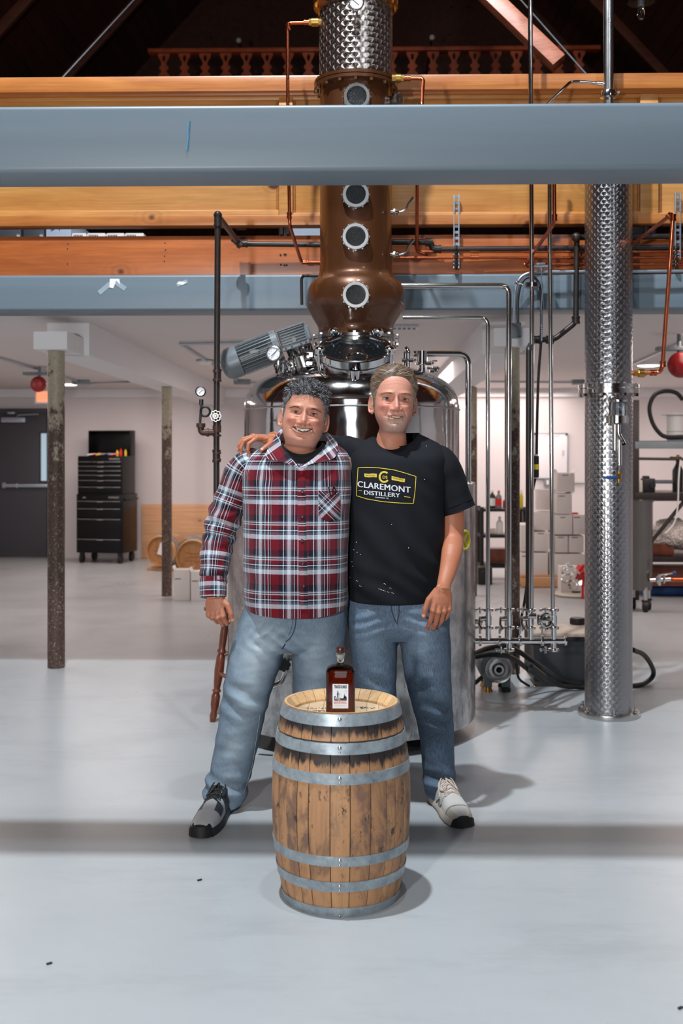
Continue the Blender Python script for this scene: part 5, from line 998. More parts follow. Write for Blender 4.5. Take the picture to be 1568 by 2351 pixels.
bottle(1145, 1167, D, 40, 7, 'boxgrey', 'grey bottle with red cap on the top of the shelf rack', cap='redplastic', lbl='redplastic', z0=zz[0]); bottle(1157, 1167, D, 22, 3, 'red', 'tiny red bottle beside the red capped one on the rack', z0=zz[0]); bottle(1197, 1167, D, 42, 4.5, 'yellow', 'tall yellow bottle at the right end of the shelf rack', z0=zz[0])
bottle(1147, 1230, D, 40, 8, 'white', 'white jug on the middle board of the shelf rack', z0=zz[1]); o = MB().box(P(1129, 1223, D+.15), (.08, .1, .055), bev=.01).build('tub', M['pale'], None, 'small pale tub on the middle board of the shelf rack', 'tub'); o.location.z = zz[1]+.004; MB().box(Vector(worg(o))+Vector((0, 0, .057)), (.085, .105, .008), bev=.003).build('lid', M['white'], o)
MB().box(P(1152, 1277, D+.2), (.35, .3, .16), bev=.01).build('wooden_crate', M['stool'], None, 'brown box on the lowest board of the shelf rack', 'box').location.z = .2
o = MB().box(P(1112, 1288, D-.35), (.16, .2, .2), bev=.02).build('small_speaker', M['black'], None, 'small black speaker-like box on the floor beside the rack', 'speaker'); o.location.z = 0; 
MB().lathe([(0, 0), (.05, .004), (.055, 0)], Vector(worg(o))+Vector((0, -.102, .11)), (0, -1, 0), n=24).build('cone', M['rubber'], o)
# carton stack on pallet
D = 11.9; sx = S(D); pal = thing('pallet', G(1242, 1350), 'wooden pallet under the stack of white cartons', 'pallet'); pa_, pb_ = P(1196, 1318, D), P(1287, 1350, D)
xw = pb_.x-pa_.x; Z1 = .135
for k in range(7): y = pa_.y+k*.155; MB().box(((pa_.x+pb_.x)/2+.3, y+.06, Z1-.01), (xw+.6, .11, .02), bev=.002).build('deck_board', M['pallet'], pal)
for k in range(3): MB().box((pa_.x+.06+k*.52, pa_.y+.5, .065), (.09, 1.0, .09), bev=.003).build('stringer', M['pallet'], pal)
MB().box(((pa_.x+pb_.x)/2+.3, pa_.y+.0, .06), (xw+.6, .02, .1), bev=.002).build('fascia_board', M['pallet'], pal)
cols = [(1196, 1258), (1260, 1296), (1298, 1344)]
rows = []
layout = [ # x0,x1,ytop,ybottom,label,ink
 (1196, 1258, 1269, 1316, 'wide white carton at the bottom left of the pallet stack', (4, 8), 0), (1262, 1342, 1272, 1316, 'wide white carton at the bottom right of the pallet stack', None, .0),
 (1226, 1259, 1222, 1267, 'white carton in the second layer, left of centre', (10, 3), 0), (1196, 1224, 1205, 1267, 'white carton at the left edge behind the dark pipes', None, 0), (1274, 1304, 1230, 1270, 'white carton of the second layer, right of the thin pipe', (8, 4), .02), (1306, 1340, 1230, 1270, 'white carton of the second layer beside the right column', (8, 4), .02),
 (1224, 1270, 1176, 1220, 'white carton of the third layer with pen marks', (26, 8), .1), (1272, 1314, 1182, 1228, 'white carton of the third layer in the middle', (16, 6), 0), (1316, 1344, 1182, 1228, 'white carton of the third layer beside the right column', (3, 6), 0),
 (1234, 1276, 1124, 1174, 'tall white carton in the fourth layer at left', None, .25), (1278, 1313, 1134, 1181, 'white open-topped carton in the fourth layer', (6, 5), 0),
 (1280, 1319, 1086, 1131, 'topmost white carton with lifted flaps on the stack', (12, 5), .12)]
zprev = {}
for i, (x0, x1, ya, yb, lab, ink, off) in enumerate(layout):
    zb_ = P(0, yb, D).z
    if yb > 1310: zb_ = Z1+.001
    carton(x0, ya, x1, yb, D+.05+off, .42-off, lab, 'white cartons stacked on the pallet', z0=zb_, ink=ink, flap=.35 if ya in (1086, 1134) else None)
MB().box(P(1319, 1179, D+.2), (.07, .1, .03), bev=.01).build('orange_cloth', M['redplastic'], None, 'orange-red rag on the third layer of cartons', 'cloth')
# white bin, glass jugs and red stand on the floor
D = 11.2; o = carton(1288, 1302, 1342, 1361, D, .2, 'white carton on the floor right of the pallet, under clear bottles', None, floor=True)
random.seed(11)
for k, (px, py, r) in enumerate(((1303, 1306, 13), (1299, 1325, 11), (1323, 1326, 15), (1318, 1342, 11))):
    c = P(px, py, D-.12-.03*k); mb = MB(); s = S(D); d = Vector((random.uniform(-1, 1), random.uniform(-1, 0), random.uniform(-.3, .9))).normalized(); mb.lathe([(0, -r*s), (r*.8*s, -r*s), (r*s, -r*.8*s), (r*s, r*.4*s), (r*.3*s, r*.8*s), (r*.3*s, r*1.2*s), (0, r*1.2*s)], c, d, n=16); mb.build('clear_bottle', M['glass'], None, ('clear plastic bottle in the pile by the pallet, %s' % ('upper left', 'lower left', 'right and largest', 'bottom right')[k]), 'bottle', 'clear bottles piled by the pallet')
mb = MB(); D = 11.0; s = S(D)
c = P(1336, 1322, D)
mb.cyl(P(1338, 1284, D), P(1338, 1362, D), .014, n=12)
for k in range(7): a = k*.9; mb.tube([P(1338, 1288+k*7, D), P(1338+16*math.cos(a)*(-1 if k % 2 else 1), 1283+k*7, D-.05*math.sin(a))], [.02, .03], 8)
mb.build('red_bottle_rack', M['redplastic'], None, 'bright red branched plastic stand beside the right column', 'stand').location.z = P(0, 1362, D).z if False else 0.0
D = 10.9; c = G(1322, 1368); o = MB().lathe([(0, 0), (.2, 0), (.22, .02), (.21, .035), (0, .035)], c, n=40).build('round_lid', M['pale'], None, 'pale round lid lying on the floor left of the right column', 'lid'); MB().lathe([(.05, .035), (.05, .05), (0, .05)], c, n=20).build('knob', M['black'], o)
# black rack far right
D = 10.9; rk = thing('storage_rack', P(1455, 1360, 10.9)-Vector((0, 0, P(1455, 1360, 10.9).z)), 'black steel storage rack at the far right behind the column', 'rack'); s = S(D)
a = P(1459, 900, D); 
for x in (1459, 1700):
    for dy in (0, .8): a = P(x, 900, D); MB().box((a.x, a.y+dy, 1.0), (.06, .06, 2.0), bev=.003).build('upright', M['black_iron'], rk)
for y0, y1, m_ in ((1014, 1030, 'boxgrey'), (1131, 1150, 'black_iron'), (1278, 1290, 'black_iron')):
    a, b = P(1456, y0, D), P(1704, y1, D); MB().box(((a.x+b.x)/2, a.y-.01, (a.z+b.z)/2), (b.x-a.x, .05, a.z-b.z), bev=.003).build('shelf_beam', M[m_], rk); MB().box(((a.x+b.x)/2, a.y+.4, a.z-.01), (b.x-a.x-.05, .8, .02)).build('shelf_deck', M[m_] if y0 > 1100 else M['zinc'], rk)
a, b = P(1462, 1053, D), P(1704, 1056, D); MB().cyl(a, b, .015, n=10).build('rail', M['black_iron'], rk); MB().cyl(P(1490, 1250, D), P(1600, 1115, D), .02, n=10).build('diagonal_brace', M['black_iron'], rk)
mb = MB(); a = P(1460, 0, D)
for k in range(26): mb.cyl((a.x+.02+k*.035, a.y-.005, P(0, 1012, D).z), (a.x+.02+k*.035, a.y+.75, P(0, 1012, D).z), .004, n=5)
mb.build('wire_deck', M['zinc'], rk, kind='stuff')
zt1, zt2_, zt3 = P(0, 1014, D).z+.004, P(0, 1131, D).z, P(0, 1278, D).z
c = P(1551, 1000, D+.3); c.z = zt1; o = MB().lathe([(0, 0), (.085, 0), (.085, .05), (.094, .054), (.094, .27), (.15, .275), (.15, .285), (0, .285)], c, n=40).build('white_canister', M['white'], None, 'white cylindrical canister with wide flange on the top shelf of the black rack', 'canister', org=c); MB().lathe([(.087, .0), (.087, .10), (.096, .10), (.096, .105)], c, n=40).build('lower_band', M['boxgrey'], o)
w3 = [P(*q) for q in ((1568, 918, D+.2), (1552, 902, D+.2), (1527, 898, D+.2), (1503, 907, D+.2), (1491, 935, D+.2), (1497, 968, D+.2), (1512, 992, D+.2), (1530, 1003, D+.2), (1568, 1003, D+.2))]; MB().tube([Vector(q) for q in catmull(w3, 50)], .022, 12).build('hose', M['rubber'], None, 'thick black hose looping above the top shelf of the black rack', 'hose')
c = P(1487, 1128, D+.2); c.z = zt2_; mb = MB(); mb.box(c+Vector((0, 0, .07)), (.12, .14, .14), bev=.012); mb.box(c+Vector((-.02, 0, .15)), (.06, .08, .03), bev=.008); mb.cyl(c+Vector((.03, -.072, .07)), c+Vector((.03, -.085, .07)), .03, n=20); mb.build('small_pump', M['black'], None, 'small black pump on the middle shelf of the black rack', 'pump')
c = P(1466, 1128, D+.2); c.z = zt2_; MB().box(c+Vector((0, 0, .06)), (.06, .1, .12), bev=.008).build('pale_carton', M['pale'], None, 'small cream box beside the black pump on the rack', 'box'); c = P(1556, 1128, D+.3); c.z = zt2_; mb = MB(); mb.lathe([(0, 0), (.055, 0), (.055, .22), (.03, .27), (.02, .29), (.02, .33), (0, .33)], c, n=24); o = mb.build('gas_bottle', M['black'], None, 'black gas bottle with brass valve on the middle shelf of the rack', 'bottle', org=c); m_ = MB(); m_.cyl(c+Vector((0, 0, .33)), c+Vector((0, 0, .38)), .016, n=8); m_.cyl(c+Vector((-.06, 0, .35)), c+Vector((.04, 0, .35)), .01, n=8); m_.sph(c+Vector((-.07, 0, .35)), .014, 8); m_.build('valve', M['brass'], o); MB().cyl(P(1498, 1106, D+.25), P(1543, 1106, D+.3), .02, n=10).build('black_bar', M['boxgrey'], None, 'short grey bar between pump and gas bottle on the rack', 'bar')
w3 = [P(*q) for q in ((1562, 1056, D-.02), (1558, 1100, D-.05), (1556, 1160, D-.05), (1548, 1200, D-.05), (1527, 1225, D-.05))]; MB().tube([Vector(q) for q in catmull(w3, 30)], .008, 8).build('clear_tube', M['white'], None, 'thin pale tube hanging in front of the black rack', 'tube')
# bag of packing foam and dark boxes on low shelf
def lump(c, r, mat, name, lab, cat, seed=0, amp=.25, n=40, kind=None):
    mb = MB().sph((0, 0, 0), 1, n); vs = []
    for v in mb.v: d = Vector(v); k_ = 1+amp*noise.noise(d*2.2+Vector((seed, 0, 0)))+amp*.4*noise.noise(d*6+Vector((seed, 3, 0))); vs.append((d.x*r[0]*k_, d.y*r[1]*k_, max(d.z*r[2]*k_, -r[2]*.75)))
    mb.v = [tuple(Vector(v)+Vector(c)) for v in vs]; return mb.build(name, mat, None, lab, cat, kind=kind, ang=80)
c = P(1550, 1225, D+.3); c.z = zt3+.18
tf = NT('packing_foam_in_film'); vo = tf.node('ShaderNodeTexVoronoi'); tf.lk(tf.coord(), vo.inputs['Vector']); vo.inputs['Scale'].default_value = 40; tf.set(col=tf.mix(tf.ramp(vo.outputs['Distance'], [(.1, 0), (.6, 1)]), lin((236, 228, 222)), lin((186, 172, 164))), rough=.35, coat=.4); tf.bump(vo.outputs['Distance'], .8, .02)
lump(c, (.30, .25, .17), tf.mt, 'foam_bag', 'clear bag of white packing foam slumped on the low shelf of the rack', 'bag', 2)
for px, py, w_, h_, m_, lab, z in ((1520, 1262, .22, .12, 'stool', 'brown box under the foam bag on the low shelf', zt3), (1540, 1300, .5, .2, 'stool', 'long brown box below the low shelf of the rack', .12)):
    c = P(px, py, D+.15); o = MB().box((c.x, c.y+.1, z+h_/2+.003), (w_, .3, h_), bev=.01).build('brown_box', M[m_], None, lab, 'box'); MB().box((c.x, c.y+.1, z+h_+.004), (w_*.9, .06, .003)).build('tape_strip', M['pale'], o)
# blue pallet jack-like strapped pallet on the floor
bpz = thing('blue_pallet', G(1530, 1362), 'blue plastic pallet with boards on the floor at the right edge', 'pallet'); q0 = P(1462, 1340, 11.2)
MB().box((q0.x+.75, q0.y+.35, .05), (1.4, .7, .09), bev=.03).build('deck', M['blue'], bpz)
for k in range(4): MB().box((q0.x+.75, q0.y+.08+k*.17, .105), (1.35, .09, .018), bev=.003).build('slat', M['pallet'] if k % 2 else M['blue'], bpz)
# stainless receiver pot on casters
D = 10.05; pt = thing('receiver_pot', G(1470, 1398), 'mirror steel cylindrical pot on casters right of the column', 'pot'); s = S(D); c = P(1467, 1262, D+.1); c0 = Vector((c.x, c.y, 0)); r = 31*s
mb = MB(); mb.lathe([(0, zz0) for zz0 in ()]+[(0, P(0, 1357, D).z), (r*.9, P(0, 1356, D).z), (r, P(0, 1345, D).z), (r, P(0, 1155, D).z), (r*1.08, P(0, 1152, D).z), (r*1.08, P(0, 1149, D).z), (0, P(0, 1149, D).z)], c0, n=64); mb.build('vessel', M['shaded_steel'], pt, ang=50)
for a in (R(-70), R(20), R(110), R(200)):
    q = c0+Vector((math.cos(a)*r*.8, math.sin(a)*r*.8, 0)); mb = MB(); mb.cyl(q+Vector((0, 0, .06)), q+Vector((0, 0, P(0, 1345, D).z)), .022, n=12); mb.build('leg', M['steel_soft'], pt); mb = MB(); mb.cyl(q+Vector((-.018, 0, .05)), q+Vector((.018, 0, .05)), .05, n=24); mb.box(q+Vector((0, 0, .10)), (.06, .05, .02), bev=.004); mb.build('caster', M['rubber'], pt)
mb = MB(); a = P(1492, 1332, D-.02); mb.tube([a, P(1540, 1330, D-.05)], .018, 14); mb.cyl(P(1514, 1318, D-.06), P(1514, 1344, D-.06), .014, n=14); mb.tube([P(1514, 1320, D-.09), P(1545, 1316, D-.1)], .008, 8); mb.torus(P(1508, 1331, D-.05), (1, 0, 0), .028, .009, 20, 8); mb.torus(P(1524, 1331, D-.05), (1, 0, 0), .026, .009, 20, 8); mb.build('outlet_valve', M['chrome'], pt); MB().cyl(P(1540, 1331, D-.05), P(1600, 1331, D-.05), .02, n=12).build('copper_outlet', M['copperpipe'], pt)
mb = MB(); mb.sph(P(1548, 1316, D-.1), .02, 12); mb.build('lever_grip', M['blue'], pt)
# small litter on the floor
for x, y, lab in ((113, 2214, 'tiny dark chip on the floor at lower left'), (1562, 2316, 'small dark leaf scrap on the floor at lower right'), (458, 2022, 'tiny curl of debris on the floor left of the barrel')):
    c = G(x, y); MB().box(c+Vector((0, 0, .003)), (.016, .007, .004), rot=Matrix.Rotation(.6, 3, 'Z'), bev=.001).build('floor_scrap', M['ink'], None, lab, 'debris')
# ------------------------------------------------------------------ the barrel in front
DBar = 3.59; BC = P(783, 1047, DBar); BC.z = 0; sB = S(DBar); HB = .635
br = thing('oak_barrel', BC, 'large upright oak barrel with galvanised hoops in front of the two men', 'barrel')
RB = .2285
def rad(z):  # outer stave radius
    t_ = (z-.32)/.326; return RB*(1-.185*abs(t_)**2.0)
ang_ = 0; k = 0; random.seed(21); widths = [random.uniform(.8, 1.35) for _ in range(26)]; tot = sum(widths); zs_ = [0]+[HB*i/12 for i in range(1, 12)]+[HB]
for wd in widths:
    a0 = 2*math.pi*ang_/tot+.006; ang_ += wd; a1 = 2*math.pi*ang_/tot-.006; mb = MB(); V_ = []; pr = random.uniform(-.0012, .0012); NA = 4
    for z in zs_:
        for i in range(NA+1): a = a0+(a1-a0)*i/NA; e = -.0016 if i in (0, NA) else 0; r = rad(z)+pr+e; V_.append((BC.x+r*math.cos(a), BC.y+r*math.sin(a), z))
    b_ = len(V_)
    for z in zs_:
        for i in range(NA+1): a = a0+(a1-a0)*i/NA; r = rad(z)-(.018 if z < HB-.001 else .012); V_.append((BC.x+r*math.cos(a), BC.y+r*math.sin(a), z-(0 if z < HB-.001 else .0)))
    m1 = NA+1; fs = []
    for j in range(len(zs_)-1):
        for i in range(NA):
            fs.append((j*m1+i, j*m1+i+1, (j+1)*m1+i+1, (j+1)*m1+i)); fs.append((b_+j*m1+i, b_+(j+1)*m1+i, b_+(j+1)*m1+i+1, b_+j*m1+i+1))
        for i in (0, NA): fs.append((j*m1+i, (j+1)*m1+i, b_+(j+1)*m1+i, b_+j*m1+i))
    L_ = (len(zs_)-1)*m1
    for i in range(NA): fs.append((i, b_+i, b_+i+1, i+1)); fs.append((L_+i, L_+i+1, b_+L_+i+1, b_+L_+i))
    mb.add(V_, fs); mb.build('stave', M['stave'], br, ang=30)
# pale bevelled inner rim and head boards
zh = HB-.036
n = 26
for k in range(n):
    a0, a1 = 2*math.pi*k/n+.004, 2*math.pi*(k+1)/n-.004; mb = MB(); ro, ri = rad(HB)-.003, rad(HB)-.032; V_ = []
    for i in range(4):
        a = a0+(a1-a0)*i/3; c_, s_ = math.cos(a), math.sin(a); V_ += [(BC.x+c_*ro, BC.y+s_*ro, HB+.0012), (BC.x+c_*(ro-.008), BC.y+s_*(ro-.008), HB+.001), (BC.x+c_*ri, BC.y+s_*ri, zh+.008), (BC.x+c_*ri, BC.y+s_*ri, zh-.004)]
    mb.add(V_, [(i*4+j, i*4+j+1, i*4+j+5, i*4+j+4) for i in range(3) for j in range(3)]); mb.build('rim_stave_end', M['croze'], br, smooth=False)
rh = rad(HB)-.033; edges = [-rh, -.11, -.06, -.012, .035, .085, .125, rh]
for x0, x1 in zip(edges[:-1], edges[1:]):
    pts = []; N = 10
    for i in range(N+1): x = x0+.0006+(x1-x0-.0012)*i/N; pts.append((x, math.sqrt(max(rh*rh-x*x, 1e-6))))
    poly = pts+[(x, -y) for x, y in reversed(pts)]; MB().prism(poly, (BC.x, BC.y, zh-.012), (1, 0, 0), (0, 1, 0), (0, 0, .012)).build('head_board', M['head_oak'], br, smooth=False)
mb = MB(); random.seed(9)
def scribble(x, y, w_, n_, sc=.012):
    for i in range(n_):
        X = x+w_*i/n_; p_ = [Vector((BC.x+X+random.uniform(0, sc), BC.y+y+random.uniform(-sc*.6, sc), zh+.0006)) for _ in range(3)]; mb.tube(p_, .0011, 4)
scribble(-.115, .035, .07, 6); scribble(-.125, -.005, .07, 8, .014); scribble(-.13, -.035, .09, 9, .014); scribble(.055, .055, .03, 4); scribble(.05, .04, .065, 8); scribble(-.06, -.062, .025, 4, .01); scribble(.05, -.085, .02, 3, .008)
mb.build('handwriting', M['ink'], br, label='scrawled dark pen writing on the barrel head')
for (z0, z1) in ((.597, HB-.002), (.513, .547), (.423, .456), (.168, .200), (.085, .118), (.0, .031)):
    e = .0028; mb = MB(); mb.lathe([(rad(z0)-.004, z0), (rad(z0)+e, z0), (rad((z0+z1)/2)+e, (z0+z1)/2), (rad(z1)+e, z1), (rad(z1)-.004, z1)], BC, n=120); hp = mb.build('hoop', M['galv'], br, ang=40)
    mb = MB()
    for q in ((-.0, 1), ):
        a = R(-90); zc2 = (z0+z1)/2
        if z0 > .02: mb.sph((BC.x+math.cos(a)*(rad(zc2)+e), BC.y+math.sin(a)*(rad(zc2)+e), zc2+.004), (.0065, .004, .0065), 14)
        mb.sph((BC.x+math.cos(a)*(rad(zc2)+e), BC.y+math.sin(a)*(rad(zc2)+e), zc2-.010), (.004, .003, .004), 10)
    mb.build('rivet', M['steel_soft'], hp)
# ------------------------------------------------------------------ whiskey bottle
z0 = zh+.001; Db = 3.485; bx = P(782, 1600, Db); bo = Vector((bx.x, bx.y, z0)); s = S(Db); bt = thing('whiskey_bottle', bo, 'square-shouldered bottle of amber whiskey with white label on the barrel head', 'bottle')
def rr(hx, hy, z, r=.012, n=5):
    r = min(r, hx*.98, hy*.98); o = []
    for sx_, sy2, a0 in ((1, 1, 0), (-1, 1, 90), (-1, -1, 180), (1, -1, 270)):
        for k in range(n): a = R(a0+90*k/(n-1)); o.append((bo.x+sx_*(hx-r)+r*math.cos(a), bo.y+sy2*(hy-r)+r*math.sin(a), z0+z))
    return o
zt3_ = P(0, 1480, Db).z-z0
hw_ = 33.5*s
G_ = [(hw_*.97, .030, .0), (hw_, .032, .003), (hw_, .032, .02), (hw_*.985, .031, .05), (hw_, .031, .150), (hw_*.985, .030, .157), (hw_*.86, .026, .165), (hw_*.6, .021, .171), (hw_*.33, .014, .174), (.0125, .0125, .177), (.0122, .0122, .198), (.0145, .0145, .200), (.0145, .0145, .210), (.012, .012, .211)]
mb = MB(); mb.grid([rr(a, b, z, .013 if a > .02 else .02) for a, b, z in G_], cap0=True); mb.build('glass_body', M['glass'], bt, ang=40)
L_ = [(hw_-.004, .026, .022), (hw_-.003, .028, .028), (hw_-.003, .028, .147), (hw_-.006, .026, .155), (hw_*.83, .022, .162), (hw_*.55, .018, .168), (.012, .010, .172)]
mb = MB(); mb.grid([rr(a, b, z, .011) for a, b, z in L_], cap0=True, cap1=True); mb.build('whiskey', M['amber'], bt, ang=40)
mb = MB(); mb.lathe([(0, .206), (.0105, .206), (.0105, .190), (0, .190)], bo, n=24); mb.build('cork', M['pale'], bt); mb = MB(); mb.lathe([(0, .210), (.0135, .210), (.0145, .212), (.0145, .226), (.0128, .229), (0, .229)], bo, n=32); mb.build('stopper', plain('dark_brown_stopper', (62, 24, 22), .3, 0, .1), bt)
yl = bo.y-.0322; lw, lh, lc = .0248, .0385, .0705+.008
def lp_(x, z, d=0): return Vector((bo.x+x, yl-d, z0+lc+z))
lb = MB().box(lp_(0, 0, .0002), (lw*2, .0006, lh*2), bev=0).build('paper_label', plain('cream_label_paper', (222, 224, 226), .6, 0, .03), bt)
mb = MB(); text_add(mb, 'TRACKS & RAILS', .0095, lp_(0, .0255, .0008), (1, 0, 0), (0, 0, 1), sx=.40, off=.0006); 
mb.build('title_lettering', M['ink'], lb, smooth=False)
mb = MB(); text_add(mb, 'SINGLE', .0042, lp_(0, -.0165, .0008), (1, 0, 0), (0, 0, 1), sx=1.9, off=.0001); text_add(mb, 'BARREL', .0050, lp_(0, -.0232, .0008), (1, 0, 0), (0, 0, 1), sx=1.72, off=.0001); mb.torus(lp_(.017, .0165, .0008), (0, 1, 0), .0018, .0003, 12, 4); mb.build('red_lettering', plain('rust_red_ink', (190, 84, 70), .6, 0, 0), lb, smooth=False)
mb = MB(); dk = plain('dark_green_ink', (36, 50, 52), .6, 0, 0)
mb.prism([(-.020, -.0135), (.020, -.0135), (.020, -.003), (.017, .0005), (.014, -.002), (.009, -.004), (.002, -.005), (-.004, -.004), (-.012, -.003), (-.017, .001), (-.020, -.001)], lp_(0, 0, .0005), (1, 0, 0), (0, 0, 1), (0, -.0003, 0))
mb.prism([(-.0100, -.004), (-.0065, -.004), (-.0062, .004), (-.0055, .009), (-.0064, .0125), (-.0082, .0135), (-.0098, .0125), (-.0112, .008), (-.0106, .002)], lp_(0, 0, .0005), (1, 0, 0), (0, 0, 1), (0, -.0003, 0)); mb.sph(lp_(-.0082, .0155, .0006), (.0017, .0003, .002), 8)
mb.tube([lp_(-.006, .008, .0007), lp_(.003, .0065, .0007)], .0004, 4); mb.tube([lp_(-.003, .0075, .0007), lp_(-.0015, -.003, .0007)], .0005, 4); mb.prism([(.010, -.006), (.016, -.006), (.0165, 0), (.013, .004), (.011, .003)], lp_(0, 0, .0005), (1, 0, 0), (0, 0, 1), (0, -.0003, 0)); mb.sph(lp_(.0125, .0062, .0006), (.0014, .0003, .0016), 8)
mb.build('label_picture', dk, lb, smooth=False); mb = MB()
for x, z, r in ((-.0135, -.006, .0033), (-.0045, -.0085, .0036)): mb.torus(lp_(x, z, .0012), (0, 1, 0), r, .0007, 20, 5); mb.sph(lp_(x, z, .0012), (.0012, .0003, .0012), 8)
mb.prism([(0, -.006), (.010, -.006), (.009, -.0025), (.001, -.0015)], lp_(.0, 0, .0011), (1, 0, 0), (0, 0, 1), (0, -.0002, 0)); mb.build('cart_picture', M['board'], lb, smooth=False)
mb = MB()
for k in range(9): mb.box(lp_(-.018+k*.0042, -.029, .0008), (.0028, .0002, .0009))
mb.build('small_print', M['boxgrey'], lb, smooth=False)
# ================================================================== people
def sstep(a, b, x): t_ = np.clip((x-a)/(b-a), 0, 1); return t_*t_*(3-2*t_)
def gs(x, z, x0, z0, sx, sz): return np.exp(-((x-x0)/sx)**2-((z-z0)/sz)**2)
HR = [ # front y,z ; back y,z ; half width ; exponent
 (.005, .122, .015, .122, .004, 1), (-.018, .119, .035, .119, .024, 1), (-.045, .108, .062, .109, .045, 1), (-.068, .090, .084, .091, .061, .95), (-.082, .066, .098, .066, .072, .92), (-.088, .036, .104, .032, .0765, .90), (-.088, .010, .104, .0, .0765, .88),
 (-.087, -.02, .098, -.028, .074, .88), (-.088, -.05, .084, -.052, .070, .88), (-.088, -.078, .070, -.072, .0635, .88), (-.085, -.100, .062, -.086, .055, .88), (-.074, -.117, .060, -.098, .050, .9), (-.050, -.126, .062, -.110, .052, .95), (-.036, -.140, .066, -.128, .056, 1), (-.034, -.165, .072, -.150, .060, 1), (-.040, -.195, .078, -.175, .066, 1), (-.055, -.225, .085, -.200, .085, 1), (-.07, -.26, .09, -.235, .11, 1)]
def head_grid(c, NR=190, NA=220):
    pr = np.array(HR); pr = pr*np.array([1, 1, 1, 1, c.get('w', 1), 1])
    low = np.clip((.0-pr[:, 1])/.12, 0, 1); pr[:, 4] *= 1+low*(c.get('jaw', 1)-1)
    pr = np.array(catmull(pr, NR)); a = np.linspace(0, 2*np.pi, NA, endpoint=False)
    sa, ca = np.sin(a), np.cos(a); V = np.zeros((NR, NA, 3))
    for i, (fy, fz, by, bz, w_, e) in enumerate(pr):
        cc_ = np.sign(ca)*np.abs(ca)**(1 if e > .97 else e*1.0); V[i, :, 0] = w_*np.sign(sa)*np.abs(sa)**e
        q = (1-cc_)/2; V[i, :, 1] = fy+(by-fy)*q; V[i, :, 2] = fz+(bz-fz)*q
    x, y, z = V[..., 0].copy(), V[..., 1].copy(), V[..., 2].copy(); ax = np.abs(x)
    fr = sstep(.02, -.035, y)*(z > -.128)*1.0; f = np.zeros_like(x); sm = c['smile']
    f += .0075*gs(ax, z, .030, .021, .024, .008)+.003*gs(ax, z, 0, .03, .03, .018)                       # brow
    f -= .0135*gs(ax, z, .032, .002, .017, .0105)+.006*gs(ax, z, .012, .004, .007, .011)      # sockets
    f -= .003*gs(ax, z, .060, .015, .018, .03)
    nz = np.interp(z, [-.056, -.046, -.040, -.030, -.012, .008, .022], [0, .006, .027, .032, .0195, .0075, .0])*c.get('nose', 1)
    nw = np.interp(z, [-.05, -.036, -.01, .012], [.0135, .0120, .0085, .0075])*c.get('nosew', 1); f += nz*np.exp(-(ax/nw)**2.4)
    f += .0125*gs(ax, z, .0160*c.get('nosew', 1), -.0375, .0062, .0068)-.007*gs(ax, z, .0080, -.0465, .0045, .003)
    f += (.007+.008*sm)*gs(ax, z, .043, -.026, .016, .013)                                           # cheeks
    f += .0038*gs(ax, z, .031, -.0125, .013, .0045)-.0028*gs(ax, z, .031, -.0185, .015, .0028)         # eye bags
    # nasolabial fold
    for (x0, z0, x1, z1) in ((.020, -.032, .034, -.046), (.034, -.046, .0375+.006*sm, -.064)):
        L = math.hypot(x1-x0, z1-z0); ux, uz = (x1-x0)/L, (z1-z0)/L; s_ = np.clip((ax-x0)*ux+(z-z0)*uz, 0, L); d = np.hypot(ax-x0-ux*s_, z-z0-uz*s_); f -= (.0026+.0028*sm)*np.exp(-(d/.0034)**2)
    mz, mw, mh, mk = c['mz'], c['mw'], c['mh'], c['mk']; zc_m = mz+mk*ax**2; hh = mh*np.clip(1-(ax/mw)**2, 0, 1); dz = z-zc_m; inm = sstep(mw*1.02, mw*.9, ax)
    f += .0045*gs(ax, z, 0, mz, .030, .022)                                                   # muzzle
    f += inm*(.0035*np.exp(-((dz-hh-.0045)/.0042)**2)+.0050*np.exp(-((dz+hh+.0055)/.0052)**2))
    f -= inm*.0105*np.exp(-(np.maximum(np.abs(dz)-hh, 0)/.0016)**2); f -= .003*gs(ax, z, mw+.004, float(mz+mk*mw**2), .005, .006)
    f -= .0035*gs(ax, z, 0, mz-mh-.0155, .018, .0045); f += .0085*gs(ax, z, 0, -.101, .019, .012)*c.get('chin', 1); f -= .0012*gs(ax, z, 0, -.055, .004, .008)
    f += .006*c.get('jowl', 0)*gs(ax, z, .040, -.095, .02, .02)
    for zz_ in (.050, .062): f -= .0007*np.exp(-((z-zz_-.004*np.cos(x*60))/.0014)**2)*(ax < .045)
    # crow's feet
    f -= .0010*np.exp(-((z-.002-(ax-.05)*.5)/.0016)**2)*(ax > .048)*(ax < .064)+.0010*np.exp(-((z+.006+(ax-.05)*.5)/.0016)**2)*(ax > .048)*(ax < .064)
    V[..., 1] -= f*fr; V[..., 0] += np.sign(x)*f*fr*.25*np.clip(ax/.06, 0, 1)
    # double chin / throat
    if c.get('jowl'): dd = .010*c['jowl']*gs(x, z, 0, -.138, .045, .016)*(y < .0); V[..., 1] -= dd
    return V
def hairline(x, y, z, c):
    a = np.degrees(np.arctan2(np.abs(x), -y)); h = np.interp(a, [0, 22, 38, 50, 62, 74, 84, 96, 112, 140, 180], c['hl']); return z-h
